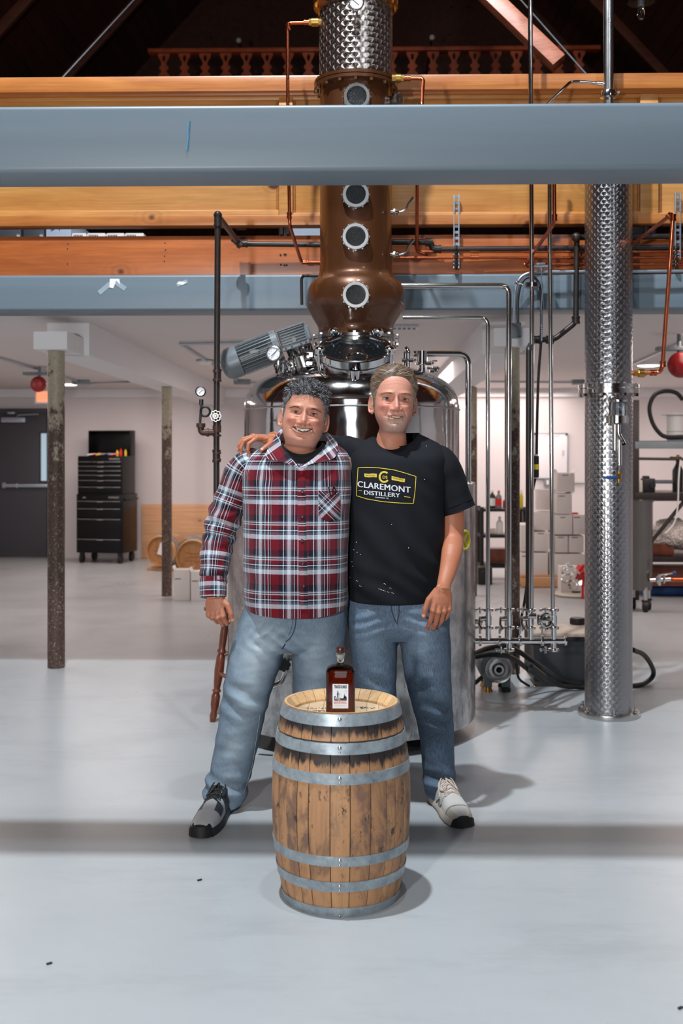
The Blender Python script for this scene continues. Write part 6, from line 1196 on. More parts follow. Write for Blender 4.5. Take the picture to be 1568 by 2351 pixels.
def headcol(x, y, z, c, rnd):
    n = len(x); base = np.array(lin(c['skin'])); col = np.tile(base, (n, 1)); ax = np.abs(x); fr = (y < -.02)
    def mixc(m, rgb): nonlocal col; m = m[:, None]; col = col*(1-m)+np.array(lin(rgb))*m
    mixc(.45*fr*(gs(ax, z, .045, -.030, .022, .018)+gs(ax, z, 0, -.03, .012, .014)).clip(0, 1), c['rosy'])
    mixc(.30*fr*gs(ax, z, .032, .004, .017, .008), (120, 68, 54)); mixc(.5*fr*gs(ax, z, .008, -.047, .005, .003), (70, 30, 26))  # nostril shade painted into the skin colour; eye sockets tinted darker
    mz, mw, mh, mk = c['mz'], c['mw'], c['mh'], c['mk']; dz = z-(mz+mk*ax**2); hh = mh*np.clip(1-(ax/mw)**2, 0, 1)
    lip = fr*(ax < mw)*((dz < hh+.006)*(dz > -hh-.0085)); mixc(.5*lip*np.clip(1.3-ax/mw, 0, 1), (176, 92, 84))
    if c.get('beard'):
        b = sstep(-.040, -.070, z+.25*np.maximum(0, ax-.03))*sstep(.03, -.01, y)*sstep(-.135, -.118, z)*(1-lip*.8); b = b*np.clip(.35+.9*rnd, 0, 1); mixc(.48*b, (112, 88, 78)); mixc(b*np.clip((rnd-.42)*5, 0, 1)*.75*fr*np.exp(-(ax/.036)**4), (202, 192, 184))
    else:
        b = sstep(-.045, -.06, z)*(y < .03)*(z > -.125)*(1-lip); mixc(.16*b, (96, 76, 70))
    mixc((fr*(np.abs(dz) < hh+.0004)*(ax < mw)).astype(float), (34, 14, 14))
    return col
def ear(mb, T, side, c):
    M0 = Matrix.Rotation(side*R(-22), 3, 'Z') @ Matrix.Rotation(R(8), 3, 'X'); o = Vector((side*.0785*c.get('w', 1), .012, -.018))
    tmp = MB(); tmp.sph(o, (.0042, .0155, .030), 20, rot=M0)
    rim = [o+M0@Vector((side*.006, .0155*math.cos(t), .030*math.sin(t))) for t in np.linspace(-1.9, 3.4, 18)]; tmp.tube(rim, .0042, 8); tmp.tube([o+M0@Vector((side*.004, .007*math.cos(t), .002+.018*math.sin(t))) for t in np.linspace(-1.6, 2.6, 12)], .0028, 8); tmp.sph(o+M0@Vector((0, -.006, -.029)), (.0052, .008, .009), 12)
    mb.add([T@Vector(v) for v in tmp.v], tmp.f)
def capsule(mb, a, b, r0, r1, n=12):
    a, b = Vector(a), Vector(b); d = (b-a).normalized(); L = (b-a).length; pts = []; rs = []
    for k in range(5): t_ = math.pi/2*k/4; pts.append(a-d*r0*math.cos(t_)); rs.append(max(r0*math.sin(t_), r0*.05))
    for k in range(5): t_ = math.pi/2*k/4; pts.append(b+d*r1*math.sin(t_)); rs.append(max(r1*math.cos(t_), r1*.05))
    mb.tube(pts, rs, n)
def hand(mb, nails, O, d, t, n, bends, thumb, sc=1.0, spread=.05):
    O, d, t, n = Vector(O), Vector(d).normalized(), Vector(t), Vector(n); t = (t-d*t.dot(d)).normalized(); n2 = d.cross(t).normalized(); n = n2 if n2.dot(n) > 0 else -n2
    off = [.031, .0105, -.0105, -.030]; kl = [.090, .094, .089, .080]; fl = [(.044, .027, .022), (.049, .031, .024), (.045, .029, .023), (.036, .022, .021)]; fr_ = [.0094, .0096, .0090, .0080]
    for i in range(4):
        K = O+(d*kl[i]+t*off[i])*sc-n*.004*(1 if i in (1, 2) else 0); capsule(mb, O+t*off[i]*.55*sc+d*.004, K, .0115*sc, .0118*sc); capsule(mb, K-d*.004-n*.002, K-n*.003, .0105*sc, .0105*sc)
        ang = 0; p = K; side = (t*off[i]*spread/.03)
        for j in range(3):
            ang += R(bends[i][j]); dr = (d*math.cos(ang)+n*math.sin(ang)+side*(.9 if j == 0 else .5)).normalized(); q = p+dr*fl[i][j]*sc; r0 = fr_[i]*(1, .92, .86)[j]*sc; r1 = fr_[i]*(.93, .86, .70)[j]*sc
            capsule(mb, p, q, r0, r1); 
            if j == 2:
                bk = (d*math.sin(ang)-n*math.cos(ang)).normalized(); bk = (bk-dr*bk.dot(dr)).normalized(); sd = dr.cross(bk).normalized(); nails.sph(q-dr*.003*sc+bk*r1*.72, (.0052*sc, .0022*sc, .0068*sc), 12, rot=Matrix((sd, bk, dr)).transposed())
            p = q
    mb.sph(O+d*.010*sc, (.026*sc, .0155*sc, .030*sc), 18, rot=Matrix((t, n, d)).transposed()); mb.sph(O+(d*.048)*sc+n*.001, (.0405*sc, .0165*sc, .054*sc), 18, rot=Matrix((t, n, d)).transposed()); mb.sph(O+(d*.035+t*.022)*sc+n*.010, (.017*sc, .014*sc, .030*sc), 14, rot=Matrix((t, n, d)).transposed())
    p = O+(d*.018+t*.022)*sc+n*.006
    for j, (a_, b_, c_) in enumerate(thumb):
        dr = (d*a_+t*b_+n*c_).normalized(); L = (.044, .036, .028)[j]*sc; q = p+dr*L; capsule(mb, p, q, (.0145, .0118, .0108)[j]*sc, (.0118, .0108, .0085)[j]*sc); p = q
    bk = (t*.7-n*.7); bk = (bk-dr*bk.dot(dr)).normalized(); sd = dr.cross(bk).normalized(); nails.sph(p-dr*.004*sc+bk*.0068*sc, (.0066*sc, .0022*sc, .0085*sc), 12, rot=Matrix((sd, bk, dr)).transposed())
def remesh(mb, vox, smooth=0, name='tmp'):
    me = bpy.data.meshes.new(name); me.from_pydata(mb.v, [], mb.f); bm = bmesh.new(); bm.from_mesh(me); bmesh.ops.recalc_face_normals(bm, faces=bm.faces); bm.to_mesh(me); bm.free()
    ob = bpy.data.objects.new(name, me); COL.objects.link(ob); m_ = ob.modifiers.new('r', 'REMESH'); m_.mode = 'VOXEL'; m_.voxel_size = vox; m_.use_smooth_shade = True
    if smooth: s_ = ob.modifiers.new('s', 'SMOOTH'); s_.factor = .5; s_.iterations = smooth
    dg = bpy.context.evaluated_depsgraph_get(); dg.update(); me2 = bpy.data.meshes.new_from_object(ob.evaluated_get(dg)); bpy.data.objects.remove(ob); bpy.data.meshes.remove(me); return me2
def me_co(me): a = np.empty(len(me.vertices)*3, np.float32); me.vertices.foreach_get('co', a); return a.reshape(-1, 3).astype(float)
def link_mesh(me, name, mat, parent, **k):
    o_ = worg(parent); co = me_co(me)-np.array(o_); me.vertices.foreach_set('co', co.astype(np.float32).ravel()); me.materials.clear(); me.materials.append(mat); me.name = name; me.shade_smooth(); me.update()
    ob = bpy.data.objects.new(name, me); COL.objects.link(ob); ob.parent = parent; ORG[ob.name] = o_; return tag(ob, **k)
def limb_grid(path, N=60, M_=48, disp=None, e=1.0, up=(0, 1, 0)):
    """path: (px,py,D,rpx_x,rpx_y) -> verts grid, uv"""
    pts = [list(P(p[0], p[1], p[2]))+[p[3]*S(p[2]), (p[4] if len(p) > 4 else p[3])*S(p[2])] for p in path]; c = np.array(catmull(pts, N)); V = np.zeros((N, M_, 3)); UV = np.zeros((N, M_, 2)); x = Vector(up); L = 0
    for i in range(N):
        t = Vector(c[min(i+1, N-1), :3]-c[max(i-1, 0), :3]).normalized(); x = (x-t*x.dot(t)).normalized(); y = t.cross(x)
        if i: L += float(np.linalg.norm(c[i, :3]-c[i-1, :3]))
        for k in range(M_):
            a = 2*math.pi*k/M_; rr_ = 1.0
            dv = 0 if disp is None else disp(i/(N-1), a, L); p = Vector(c[i, :3])+y*(math.cos(a)*(c[i, 3]+dv))+x*(math.sin(a)*(c[i, 4]+dv)); V[i, k] = p; UV[i, k] = (a/(2*math.pi)*6*.118*.62, L)
    return V, UV
def torso_grid(rings, D, N=110, M_=140, disp=None, usc=1.0):
    rows = []
    for (y, xl, xr, hy, tilt, yo, e) in rings:
        c = P((xl+xr)/2, y, D); rows.append([c.x, c.y+yo, c.z, (xr-xl)/2*S(D), hy, tilt*S(D), e])
    c = np.array(catmull(rows, N)); V = np.zeros((N, M_, 3)); UV = np.zeros((N, M_, 2))
    for i in range(N):
        X, Y, Z, hx, hy, tl, e = c[i]
        for k in range(M_):
            a = 2*math.pi*k/M_; sa, ca = math.sin(a), math.cos(a); ex = math.copysign(abs(sa)**e, sa); ey = math.copysign(abs(ca)**e, ca); dv = 0 if disp is None else disp(Z, a, X+hx*ex)
            q = max(0, ca); V[i, k] = (X+(hx+dv)*ex, Y-(hy+dv)*ey, Z-tl*q**1.3); UV[i, k] = ((X+(hx+.10*abs(ex)**6)*ex) if ca > 0 else 2.0+X-hx*ex, V[i, k, 2])
    return V, UV
def nz(*a): return noise.noise(Vector(a))
def person_parts(name, base, label): return thing(name, base, label, 'person')

def build_head(T, c, parts, seed):
    """adds head to the body MB and hair, eyes, brows, teeth to the person"""
    body, root = parts; V = head_grid(c); rng = np.random.RandomState(seed)
    flat = V.reshape(-1, 3); body.grid([[T@Vector(p) for p in row] for row in V], cap0=True, cap1=True)
    for sd in (-1, 1): ear(body, T, sd, c)
    front = flat[(flat[:, 1] < -.03)]
    def surf(x, z): i = np.argmin((front[:, 0]-x)**2+(front[:, 2]-z)**2+np.where(front[:, 1] < -.03, 0, 1)*.1); return front[i]
    Rm = T.to_3x3()
    # eyes
    for sd in (-1, 1):
        p = surf(sd*.0325, .0); ew, eh = c['ew'], c['eh']; o = Vector((sd*.0325, p[1]-.0006, .0005)); mb = MB(); cols = []
        tmp = MB().sph((0, 0, 0), 1, 28); vs = []
        for v in tmp.v:
            X, Y, Z = v; zz = Z*eh*(1-.35*X*X); vs.append(T@(o+Vector((X*ew, Y*.0035, zz-.0010*X*X))))
            rr_ = math.hypot(X*ew-.0, (Z*eh)); cols.append((.012, .010, .010) if rr_ < .0024 else (lin(c['iris']) if rr_ < .0060 else tuple(k*.72 for k in lin((226, 214, 208)))))
        mb.add(vs, tmp.f); mb.build('eye', vcol('eye_white', .2, mixn=0) if 'eyem' not in M else M['eyem'], root, col=cols); M.setdefault('eyem', bpy.data.objects[-1].data.materials[0] if False else bpy.data.materials.get('eye_white'))
        mb = MB(); N = 12; up = []
        for k in range(N+1): X = -1+2*k/N; up.append(T@(o+Vector((X*ew*1.06, -.0036*math.sqrt(max(0, 1-X*X*.8))-.0004, eh*math.sqrt(max(0, 1-X*X))*(1-.35*X*X)*1.02+.0001-.0010*X*X))))
        mb.tube(up, [.0004+.0011*math.sin(math.pi*k/N)*c.get('lash', 1) for k in range(N+1)], 6); mb.build('eyelash', M['lash'], root)
        # lids: soft folds of skin above and below
        for kz, rr2, fo in ((1, .0026, .0034), (-1, .0017, .0030)):
            mb2 = MB(); q = []
            for k in range(N+1): X = -1+2*k/N; q.append(T@(o+Vector((X*ew*1.18, -fo*math.sqrt(max(0, 1-X*X*.75))+.0002, kz*(eh*math.sqrt(max(0, 1-X*X*.8))+rr2*.9)-.0008*X*X))))
            body.tube(q, [rr2*(.45+.55*math.sin(math.pi*k/N)) for k in range(N+1)], 8)
    # teeth
    mb = MB(); nt = c['teeth']; p0 = surf(0, c['mz'])
    for k in range(nt):
        x = (k-(nt-1)/2)*c['tw']; p = surf(x, c['mz']+c['mk']*x*x); mb.box(T@Vector((x, p[1]-.0050+abs(x)*.03, c['mz']+c['mk']*x*x+c['mh']*.25)), (c['tw']*.97, .004, c['mh']*1.75), rot=Rm, bev=.001)
    mb.build('teeth', M['teeth'], root)
    mb = MB(); g2 = []
    for q in (1, 0, -1):
        row = []
        for k in range(15):
            x = (-1+2*k/14)*c['mw']*.97; hh = c['mh']*(1-(x/c['mw'])**2)+.0008; p = surf(x, c['mz']+c['mk']*x*x); row.append(list(T@Vector((x, p[1]-.0022+.002*abs(k-7)/7, c['mz']+c['mk']*x*x+q*hh))))
        g2.append(row)
    mb.grid(np.array(g2), close=False); mb.build('mouth_interior', M['mouthdark'], root)
    # hair
    hv = MB(); cols = []
    dk, lt = np.array(lin(c['hair'][0])), np.array(lin(c['hair'][1]))
    du = np.roll(V, -1, 1)-np.roll(V, 1, 1); dvv = np.gradient(V, axis=0); Nn = np.cross(du, dvv); Nn /= (np.linalg.norm(Nn, axis=2, keepdims=True)+1e-9)
    cen = np.array([0, .01, .0]); sg = np.sign(np.sum(Nn*(V-cen), axis=2)); Nn *= sg[..., None]; Nn[:3] = (0, 0, 1)
    hl = hairline(V[..., 0], V[..., 1], V[..., 2], c)
    # cap
    cut = int(np.argmin(np.abs(V[:, 0, 2]+.11))); sub = V[:cut:2, ::2]; sn = Nn[:cut:2, ::2]; sh = hl[:cut:2, ::2]; th = np.where(sh > 0, np.clip(sh/.02, 0, 1)*np.interp(sub[..., 2], [-.05, .03, .08], [.003, c['thick']*.5, c['thick']]), -.006); 
    nn_ = np.array([[nz(*(p*70)) for p in row] for row in sub]); cap = sub+sn*(th*(1+c.get('capn', .45)*nn_))[..., None]; hv.grid([[T@Vector(p) for p in row] for row in cap], cap0=True)
    sidef = np.clip(1-(sub[..., 2]-.02)/.06, 0, 1); mixf = np.clip((c['grey']+.55*sidef*c['sidegrey'])+.5*nn_, 0, 1)[..., None]; cc_ = (dk*(1-mixf)+lt*mixf).reshape(-1, 3)*c.get('capd', .6); cols += cc_.tolist()
    idx = np.argwhere((hl > .001) & (V[..., 2] > -.09)); 
    w_ = np.sin(np.linspace(0, 1, V.shape[0]))[idx[:, 0]]*0+np.linalg.norm(V[idx[:, 0], idx[:, 1], :2]-cen[:2], axis=1)+.01; w_ /= w_.sum(); pick = idx[rng.choice(len(idx), c['strands'], p=w_)]
    for (i, k) in pick:
        p = V[i, k]; n_ = Nn[i, k]; z = p[2]; top = float(np.clip((z-.02)/.06, 0, 1)); L = (c['len']*(.25+.75*top))*rng.uniform(.7, 1.25); th_ = float(np.interp(z, [-.05, .03, .08], [.002, c['thick']*.5, c['thick']]))*min(1, max(0, hl[i, k])/.012)
        d = np.array(c['dir'](p, n_, top, rng)); d /= np.linalg.norm(d)+1e-9; cv = rng.normal(size=3); cv -= d*cv.dot(d); cv = cv/np.linalg.norm(cv)*c['curl']*L*rng.uniform(.4, 1.2)
        q0 = p+n_*(th_*.75-.001); pts = []
        for m_ in range(5): t_ = m_/4; q = q0+d*L*t_+cv*math.sin(math.pi*t_)+np.array([0, 0, -1])*L*t_*t_*c['droop']; pts.append(T@Vector(q))
        r_ = c['hr']; nb = len(hv.v); hv.tube(pts, [r_, r_*1.0, r_*.9, r_*.6, r_*.2], 3, caps=False)
        g_ = c['grey']+c['sidegrey']*(1-top)*.6+.25*nz(*(p*25)); cl = lt if rng.rand() < g_ else dk; cl = cl*rng.uniform(.6, 1.25); cols += [tuple(np.clip(cl, 0, 1))]*(len(hv.v)-nb)
    hv.build('hair', M['hair'], root, col=cols, fixn=False, ang=80)
    # brows
    mb = MB(); cols = []; bd = np.array(lin(c['brow']))
    for sd in (-1, 1):
        for k in range(c['bn']):
            t_ = rng.rand(); x = sd*(.0135+.040*t_); z = .0172+.0035*math.sin(min(1, t_*1.2)*math.pi*.7)-.008*max(0, t_-.6)+rng.uniform(-.0028, .0028)*(1-.6*t_)+c.get('browz', 0); p = surf(x, z); o = Vector((x, p[1]+.0004, z)); d = Vector((sd*.0065, -.0014, .0035*(1-1.6*t_))); nb = len(mb.v)
            mb.tube([T@o, T@(o+d*.5+Vector((0, -.0006, 0))), T@(o+d)], [.00045, .0004, .0002], 3, caps=False); cols += [tuple(bd*rng.uniform(.6, 1.3))]*(len(mb.v)-nb)
    mb.build('eyebrows', M['hair'], root, col=cols, fixn=False, ang=80)
    return V
M['mouthdark'] = plain('mouth_interior', (30, 10, 10), 1, 0, 0, spec=0.0); M['lash'] = plain('dark_lash', (46, 32, 28), .6, 0, 0); M['teeth'] = plain('teeth', (226, 214, 188), .25, 0, .04); M['nail'] = plain('fingernail', (212, 156, 134), .3, 0, .05)
def body_color(me, T, c, handmask=None):
    co = me_co(me); Ti = np.array(T.inverted()); loc = co@Ti[:3, :3].T+Ti[:3, 3]; rnd = np.array([noise.noise(Vector(p*420))*.5+.5 if (p[2] > -.15 and p[1] < .05 and p[2] < -.03) else .5 for p in loc])
    near = (np.abs(loc[:, 0]) < .12) & (loc[:, 2] > -.26) & (np.abs(loc[:, 1]) < .15); col = headcol(loc[:, 0], loc[:, 1], loc[:, 2], c, rnd); base = np.array(lin(c['arm'])); tone = np.array(lin(c['skin']))
    col[~near] = base; nk = (sstep(-.11, -.16, loc[:, 2])*near)[:, None]*.75; col = col*(1-nk)+base*nk
    mott = np.array([noise.noise(Vector(p*35)) for p in co[::1]]) if len(co) < 400000 else np.zeros(len(co)); col = col*(1+.10*mott[:, None]); setcol(me, np.clip(col, 0, 1)); return col
def headmat(px, py, D, yaw, roll, pitch, sc): return Matrix.Translation(P(px, py, D))@Matrix.Rotation(R(yaw), 4, 'Z')@Matrix.Rotation(R(roll), 4, 'Y')@Matrix.Rotation(R(pitch), 4, 'X')@Matrix.Scale(sc, 4)
def cast(bvh, p, d=(0, 1, 0), lift=.0015):
    h = bvh.ray_cast(Vector(p)-Vector(d)*.6, Vector(d)); 
    return None if h[0] is None else h[0]-Vector(d)*lift
def bvh_of(mbs):
    vs, fs = [], []
    for m_ in mbs: b = len(vs); vs += m_.v; fs += [tuple(i+b for i in f) for f in m_.f]
    return BVHTree.FromPolygons(vs, fs)
def shoe(root, heel, toe, sc, kind, ankle):
    heel, toe = Vector(heel), Vector(toe); heel.z = toe.z = 0; f = (toe-heel).normalized(); L = (toe-heel).length; sd = Vector((f.y, -f.x, 0)); up = Vector((0, 0, 1))
    us = [0, .01, .04, .1, .2, .3, .4, .5, .6, .7, .8, .9, .955, .987, 1.0]; wd = [.004, .016, .026, .033, .036, .036, .036, .038, .042, .046, .046, .040, .031, .018, .003]; tp = [.060, .070, .084, .092, .096, .103, .100, .090, .078, .067, .058, .050, .044, .037, .026]; sw = [.004, .019, .030, .038, .041, .040, .039, .042, .047, .050, .050, .044, .035, .021, .004]
    U = np.linspace(0, 1, 130); W_ = np.interp(U, us, wd)*sc; H_ = np.interp(U, us, tp)*sc; SW = np.interp(U, us, sw)*sc; zb_ = .015*sc+np.interp(U, [0, .3, .6, .9, 1], [.006, .004, 0, .003, .010])*sc
    A = []; cols = []; NA = 90; 
    for u, w_, h_, z_ in zip(U, W_, H_, zb_):
        row = []
        for k in range(NA+1):
            a = math.pi*k/NA; x = -math.cos(a)*w_; x = math.copysign(abs(x/w_)**.75, x)*w_ if abs(x) > 1e-9 else 0; z = z_+(h_-z_)*math.sin(a)**(.72); lean = (1-math.sin(a))*0
            row.append(heel+f*(u*L)+sd*x+up*z); s_ = abs(math.cos(a)); q = math.sin(a)
            if kind == 'grey':
                c_ = (176, 178, 180)
                if s_ > .35 and .60 < u < .74 and q > .35: c_ = (62, 64, 76)
                if s_ > .30 and .28 < u < .55 and q < .9: c_ = (60, 62, 74)
                if s_ > .2 and .535 < u < .56: c_ = (190, 192, 194)
                if u < .26: c_ = (40, 40, 44)
                if q > .93 and u < .58: c_ = (24, 24, 28)
                if u > .93 and q < .75: c_ = (26, 27, 31)
                if u > .965: c_ = (26, 27, 31)
            else:
                c_ = (214, 208, 202)
                if u > .80 and q < .8: c_ = (196, 186, 172)
                if u < .16: c_ = (176, 168, 160)
                if abs(u-.8) < .008 or (.16 < u < .175 and q < .9): c_ = (120, 112, 106)
                if s_ > .55 and abs(u-.60) < .008: c_ = (140, 130, 124)
                if u > .975: c_ = (40, 38, 38)
            cols.append(lin(c_))
        A.append(row)
    mb = MB(); mb.grid(A, close=False); up_ = mb.build('shoe_upper', M['shoe'], root, col=cols, ang=80)
    # sole
    mb = MB(); rows = []
    for z_, gw in ((0, -.002), (.003, .001), (.010, .0015), (.018, .0005), (.026, -.003)):
        row = []
        for i, u in enumerate(U): row.append(heel+f*(u*L*1.0+(u-.5)*.012)+sd*(SW[i]+gw*sc)+up*(z_*sc+(.010*sc*max(0, (u-.85)/.15)**2)*(1 if z_ < .02 else .6)))
        for i, u in list(enumerate(U))[::-1]: row.append(heel+f*(u*L*1.0+(u-.5)*.012)-sd*(SW[i]+gw*sc)+up*(z_*sc+(.010*sc*max(0, (u-.85)/.15)**2)*(1 if z_ < .02 else .6)))
        rows.append(row)
    mb.grid(rows, cap0=True, cap1=True); mb.build('sole', M['sole_dark'] if kind == 'grey' else M['sole_light'], root, ang=50)
    if kind != 'grey':
        mb = MB(); mb.grid([[q-up*.0 if j == 0 else q for q in r] for j, r in enumerate([[Vector((p.x, p.y, p.z*.32)) for p in rows[2]], [Vector((p.x, p.y, max(p.z*.5, .0005)))for p in rows[1]]])], cap0=True); mb.build('outsole', M['rubber'], root)
        mb = MB(); pass
    if 1:
        mb = MB(); ii = [i for i, u in enumerate(U) if u > .915]; seq = [(i, 1) for i in ii]+[(i, -1) for i in ii[::-1]]; n_ = len(seq); rows = []
        for q in (0, .5, 1): rows.append([heel+f*(U[i]*L*1.0+(U[i]-.5)*.012+.0015)+sd*s_*(SW[i]+.0025*sc)*(1-.05*q)+up*((.004+.034*q*math.sin(math.pi*(j+.5)/n_)**.6)*sc) for j, (i, s_) in enumerate(seq)])
        mb.grid(rows, close=False); mb.build('toe_bumper', M['rubber'], root)
    # tongue, laces
    bv = bvh_of([MB().grid(A, close=False)]); mb = MB()
    def top(u, x): p = heel+f*u*L+sd*x; h = bv.ray_cast(p+up*.3, -up); return (h[0]+up*.0025) if h[0] else p+up*.06*sc
    for i, u in enumerate((.34, .40, .46, .52, .58)):
        w2 = (.019+.002*i)*sc
        for sg in (-1, 1): mb.tube([top(u, sg*w2*q) if q > -.9 else top(u+.045, sg*w2*q) for q in (1, .5, 0)]+[top(u+.022, -sg*w2*.5), top(u+.04, -sg*w2)], .0024*sc, 6)
        mb.tube([top(u, w2*q) for q in (-1, -.5, 0, .5, 1)], .0026*sc, 6)
    b_ = top(.33, 0)+up*.006
    for sg in (-1, 1):
        mb.tube(catmull([b_, top(.37, sg*.02*sc)+up*.010, top(.46, sg*.031*sc)+up*.007, top(.55, sg*.024*sc)+up*.006, top(.47, sg*.008*sc)+up*.007, top(.36, 0)+up*.006], 20), .0023*sc, 6); mb.tube(catmull([b_, top(.38, sg*.028*sc)+up*.008, top(.50, sg*.036*sc)+up*.003], 12), .0021*sc, 6)
    mb.build('laces', M['rubber'] if kind == 'grey' else M['lace'], root)
    mb = MB(); an = Vector(ankle); mb.tube([heel+f*L*.2+up*.085*sc, an+up*.02], [.036*sc, .036*sc], 20); mb.build('sock', M['rubber'] if kind == 'grey' else M['white'], root)
    return A, f, sd, bv
M['shoe'] = vcol('shoe_leather', .5, mixn=.06); M['sole_dark'] = plain('dark_sole', (40, 39, 44), .6, 0, .15); M['sole_light'] = plain('worn_white_sole', (196, 182, 168), .6, 0, .15, 20); M['lace'] = plain('worn_cream_lace', (204, 184, 168), .8, 0, .15)

def jeans(root, pelvis, legs, D, c, folds, hemdz, vox=.0055):
    mb = MB(); V, _ = torso_grid(pelvis, D, 40, 80); mb.grid(V, cap0=True, cap1=True)
    for lg in legs: V, _ = limb_grid(lg, 90, 56, None); mb.grid(V, cap0=True, cap1=True)
    me = remesh(mb, vox, 6); co = me_co(me); me.update(); no = np.empty(len(co)*3, np.float32); me.vertices.foreach_get('normal', no); no = no.reshape(-1, 3)
    d = np.zeros(len(co)); wash = np.zeros(len(co))
    for i, (x, y, z) in enumerate(co):
        v = 0
        for (fx, fz, fw, fh, amp, fr, sl) in folds: # world x, z centre, width, height, amplitude, frequency, slope
            g_ = math.exp(-((x-fx)/fw)**2-((z-fz)/fh)**2)
            if g_ > .02: v += 1.5*amp*g_*(math.sin((z+(x-fx)*sl)*fr+2.2*nz(x*7, y*7, z*3))*.6+nz(x*9, y*9, z*26)*.9)
        v += .005*nz(x*8, y*8, z*5)+.0016*nz(x*30, y*30, z*22); d[i] = v
    co += no*d[:, None]; me.vertices.foreach_set('co', co.astype(np.float32).ravel())
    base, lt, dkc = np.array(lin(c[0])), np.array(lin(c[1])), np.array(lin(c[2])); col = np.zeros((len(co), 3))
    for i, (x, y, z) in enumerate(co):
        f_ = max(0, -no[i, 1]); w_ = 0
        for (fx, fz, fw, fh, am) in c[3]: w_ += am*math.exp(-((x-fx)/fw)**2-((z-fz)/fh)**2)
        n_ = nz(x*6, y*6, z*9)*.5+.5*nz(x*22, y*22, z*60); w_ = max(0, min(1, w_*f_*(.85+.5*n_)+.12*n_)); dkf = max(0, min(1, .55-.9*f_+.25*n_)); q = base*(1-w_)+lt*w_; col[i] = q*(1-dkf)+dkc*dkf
        col[i] *= 1+min(.22, max(-.22, -d[i]*-38))  # fold shading put into the colour: ridges lighter, creases darker
    setcol(me, np.clip(col, 0, 1)); return link_mesh(me, 'jeans', M['denim'], root, label=c[4])
# ------------------------------------------------------------------ man A (plaid shirt, left)
DA = 4.45
def px_x(px, D=DA): return P(px, 1047, D).x
def py_z(py, D=DA): return P(784, py, D).z
A0 = thing('person', Vector((px_x(640), DA, 0)), 'man in red, navy and white plaid shirt and faded jeans, grinning, left of the barrel', 'person')
cA = dict(smile=1.0, mz=-.0635, mw=.038, mh=.0048, mk=7.5, w=1.02, jaw=1.14, jowl=1.0, nose=.95, nosew=1.15, ew=.0145, eh=.0034, iris=(50, 36, 30), lash=1.25, teeth=8, tw=.0060, skin=(206, 145, 122), rosy=(206, 114, 96), arm=(186, 120, 92), hl=[.066, .062, .060, .040, .022, -.022, -.030, .018, -.035, -.06, -.085],
    hair=((36, 33, 33), (170, 170, 174)), grey=.30, sidegrey=.65, thick=.008, capd=.5, strands=4600, len=.019, curl=.55, droop=.15, hr=.00075, brow=(84, 60, 50), bn=120, browz=-.0030,
    dir=lambda p, n, top, rng: n*(.35+.5*top)+np.array([0, -.3, .1])*top+np.array([0, 0, -.6])*(1-top)+rng.normal(size=3)*(.25+.45*top))
TA = headmat(699, 953, 4.41, 3, 7.5, -3, 1.10)
body = MB(); nails = MB(); build_head(TA, cA, (body, A0), 3)
core, _ = torso_grid([(1040, 640, 745, .06, 30, 0, 1), (1070, 600, 770, .08, 10, 0, 1), (1200, 600, 765, .10, 0, 0, 1), (1330, 600, 765, .10, 0, 0, 1), (1450, 610, 755, .09, 0, 0, 1)], DA, 30, 40); body.grid(core, cap0=True, cap1=True)
for pth in ([(600, 1400, 4.47, 45), (580, 1560, 4.45, 36), (540, 1700, 4.46, 28), (515, 1835, 4.47, 20)], [(735, 1400, 4.47, 45), (722, 1560, 4.47, 36), (715, 1700, 4.5, 28), (712, 1835, 4.52, 20)],
    [(610, 1065, 4.46, 28), (572, 1075, 4.46, 30), (530, 1150, 4.46, 27), (504, 1215, 4.45, 25), (494, 1290, 4.41, 22), (490, 1350, 4.385, 17), (491, 1374, 4.38, 16)],
    [(770, 1070, 4.46, 28), (800, 1085, 4.50, 28), (812, 1150, 4.60, 25), (830, 1225, 4.72, 24), (870, 1250, 4.74, 20), (905, 1265, 4.72, 16)]):
    V, _ = limb_grid(pth, 30, 24); body.grid(V, cap0=True, cap1=True)
fist = [(42, 62, 40), (50, 68, 45), (58, 72, 45), (62, 74, 45)]
hand(body, nails, P(490, 1364, 4.38), (.12, -.10, -1), (1, -.25, .1), (.1, 1, 0), fist, [(.62, .62, -.05), (.98, .22, .12), (.97, .0, .3)], 1.02, .02)
hand(body, nails, P(905, 1265, 4.72), (1, .0, -.2), (0, .1, 1), (0, -1, 0), [(15, 20, 10)]*4, [(.7, .7, 0), (.9, .4, 0), (1, .2, 0)], 1.0)
me = remesh(body, .0022, 1); body_color(me, TA, cA); link_mesh(me, 'body', M['skin'], A0); nails.build('fingernails', M['nail'], A0)
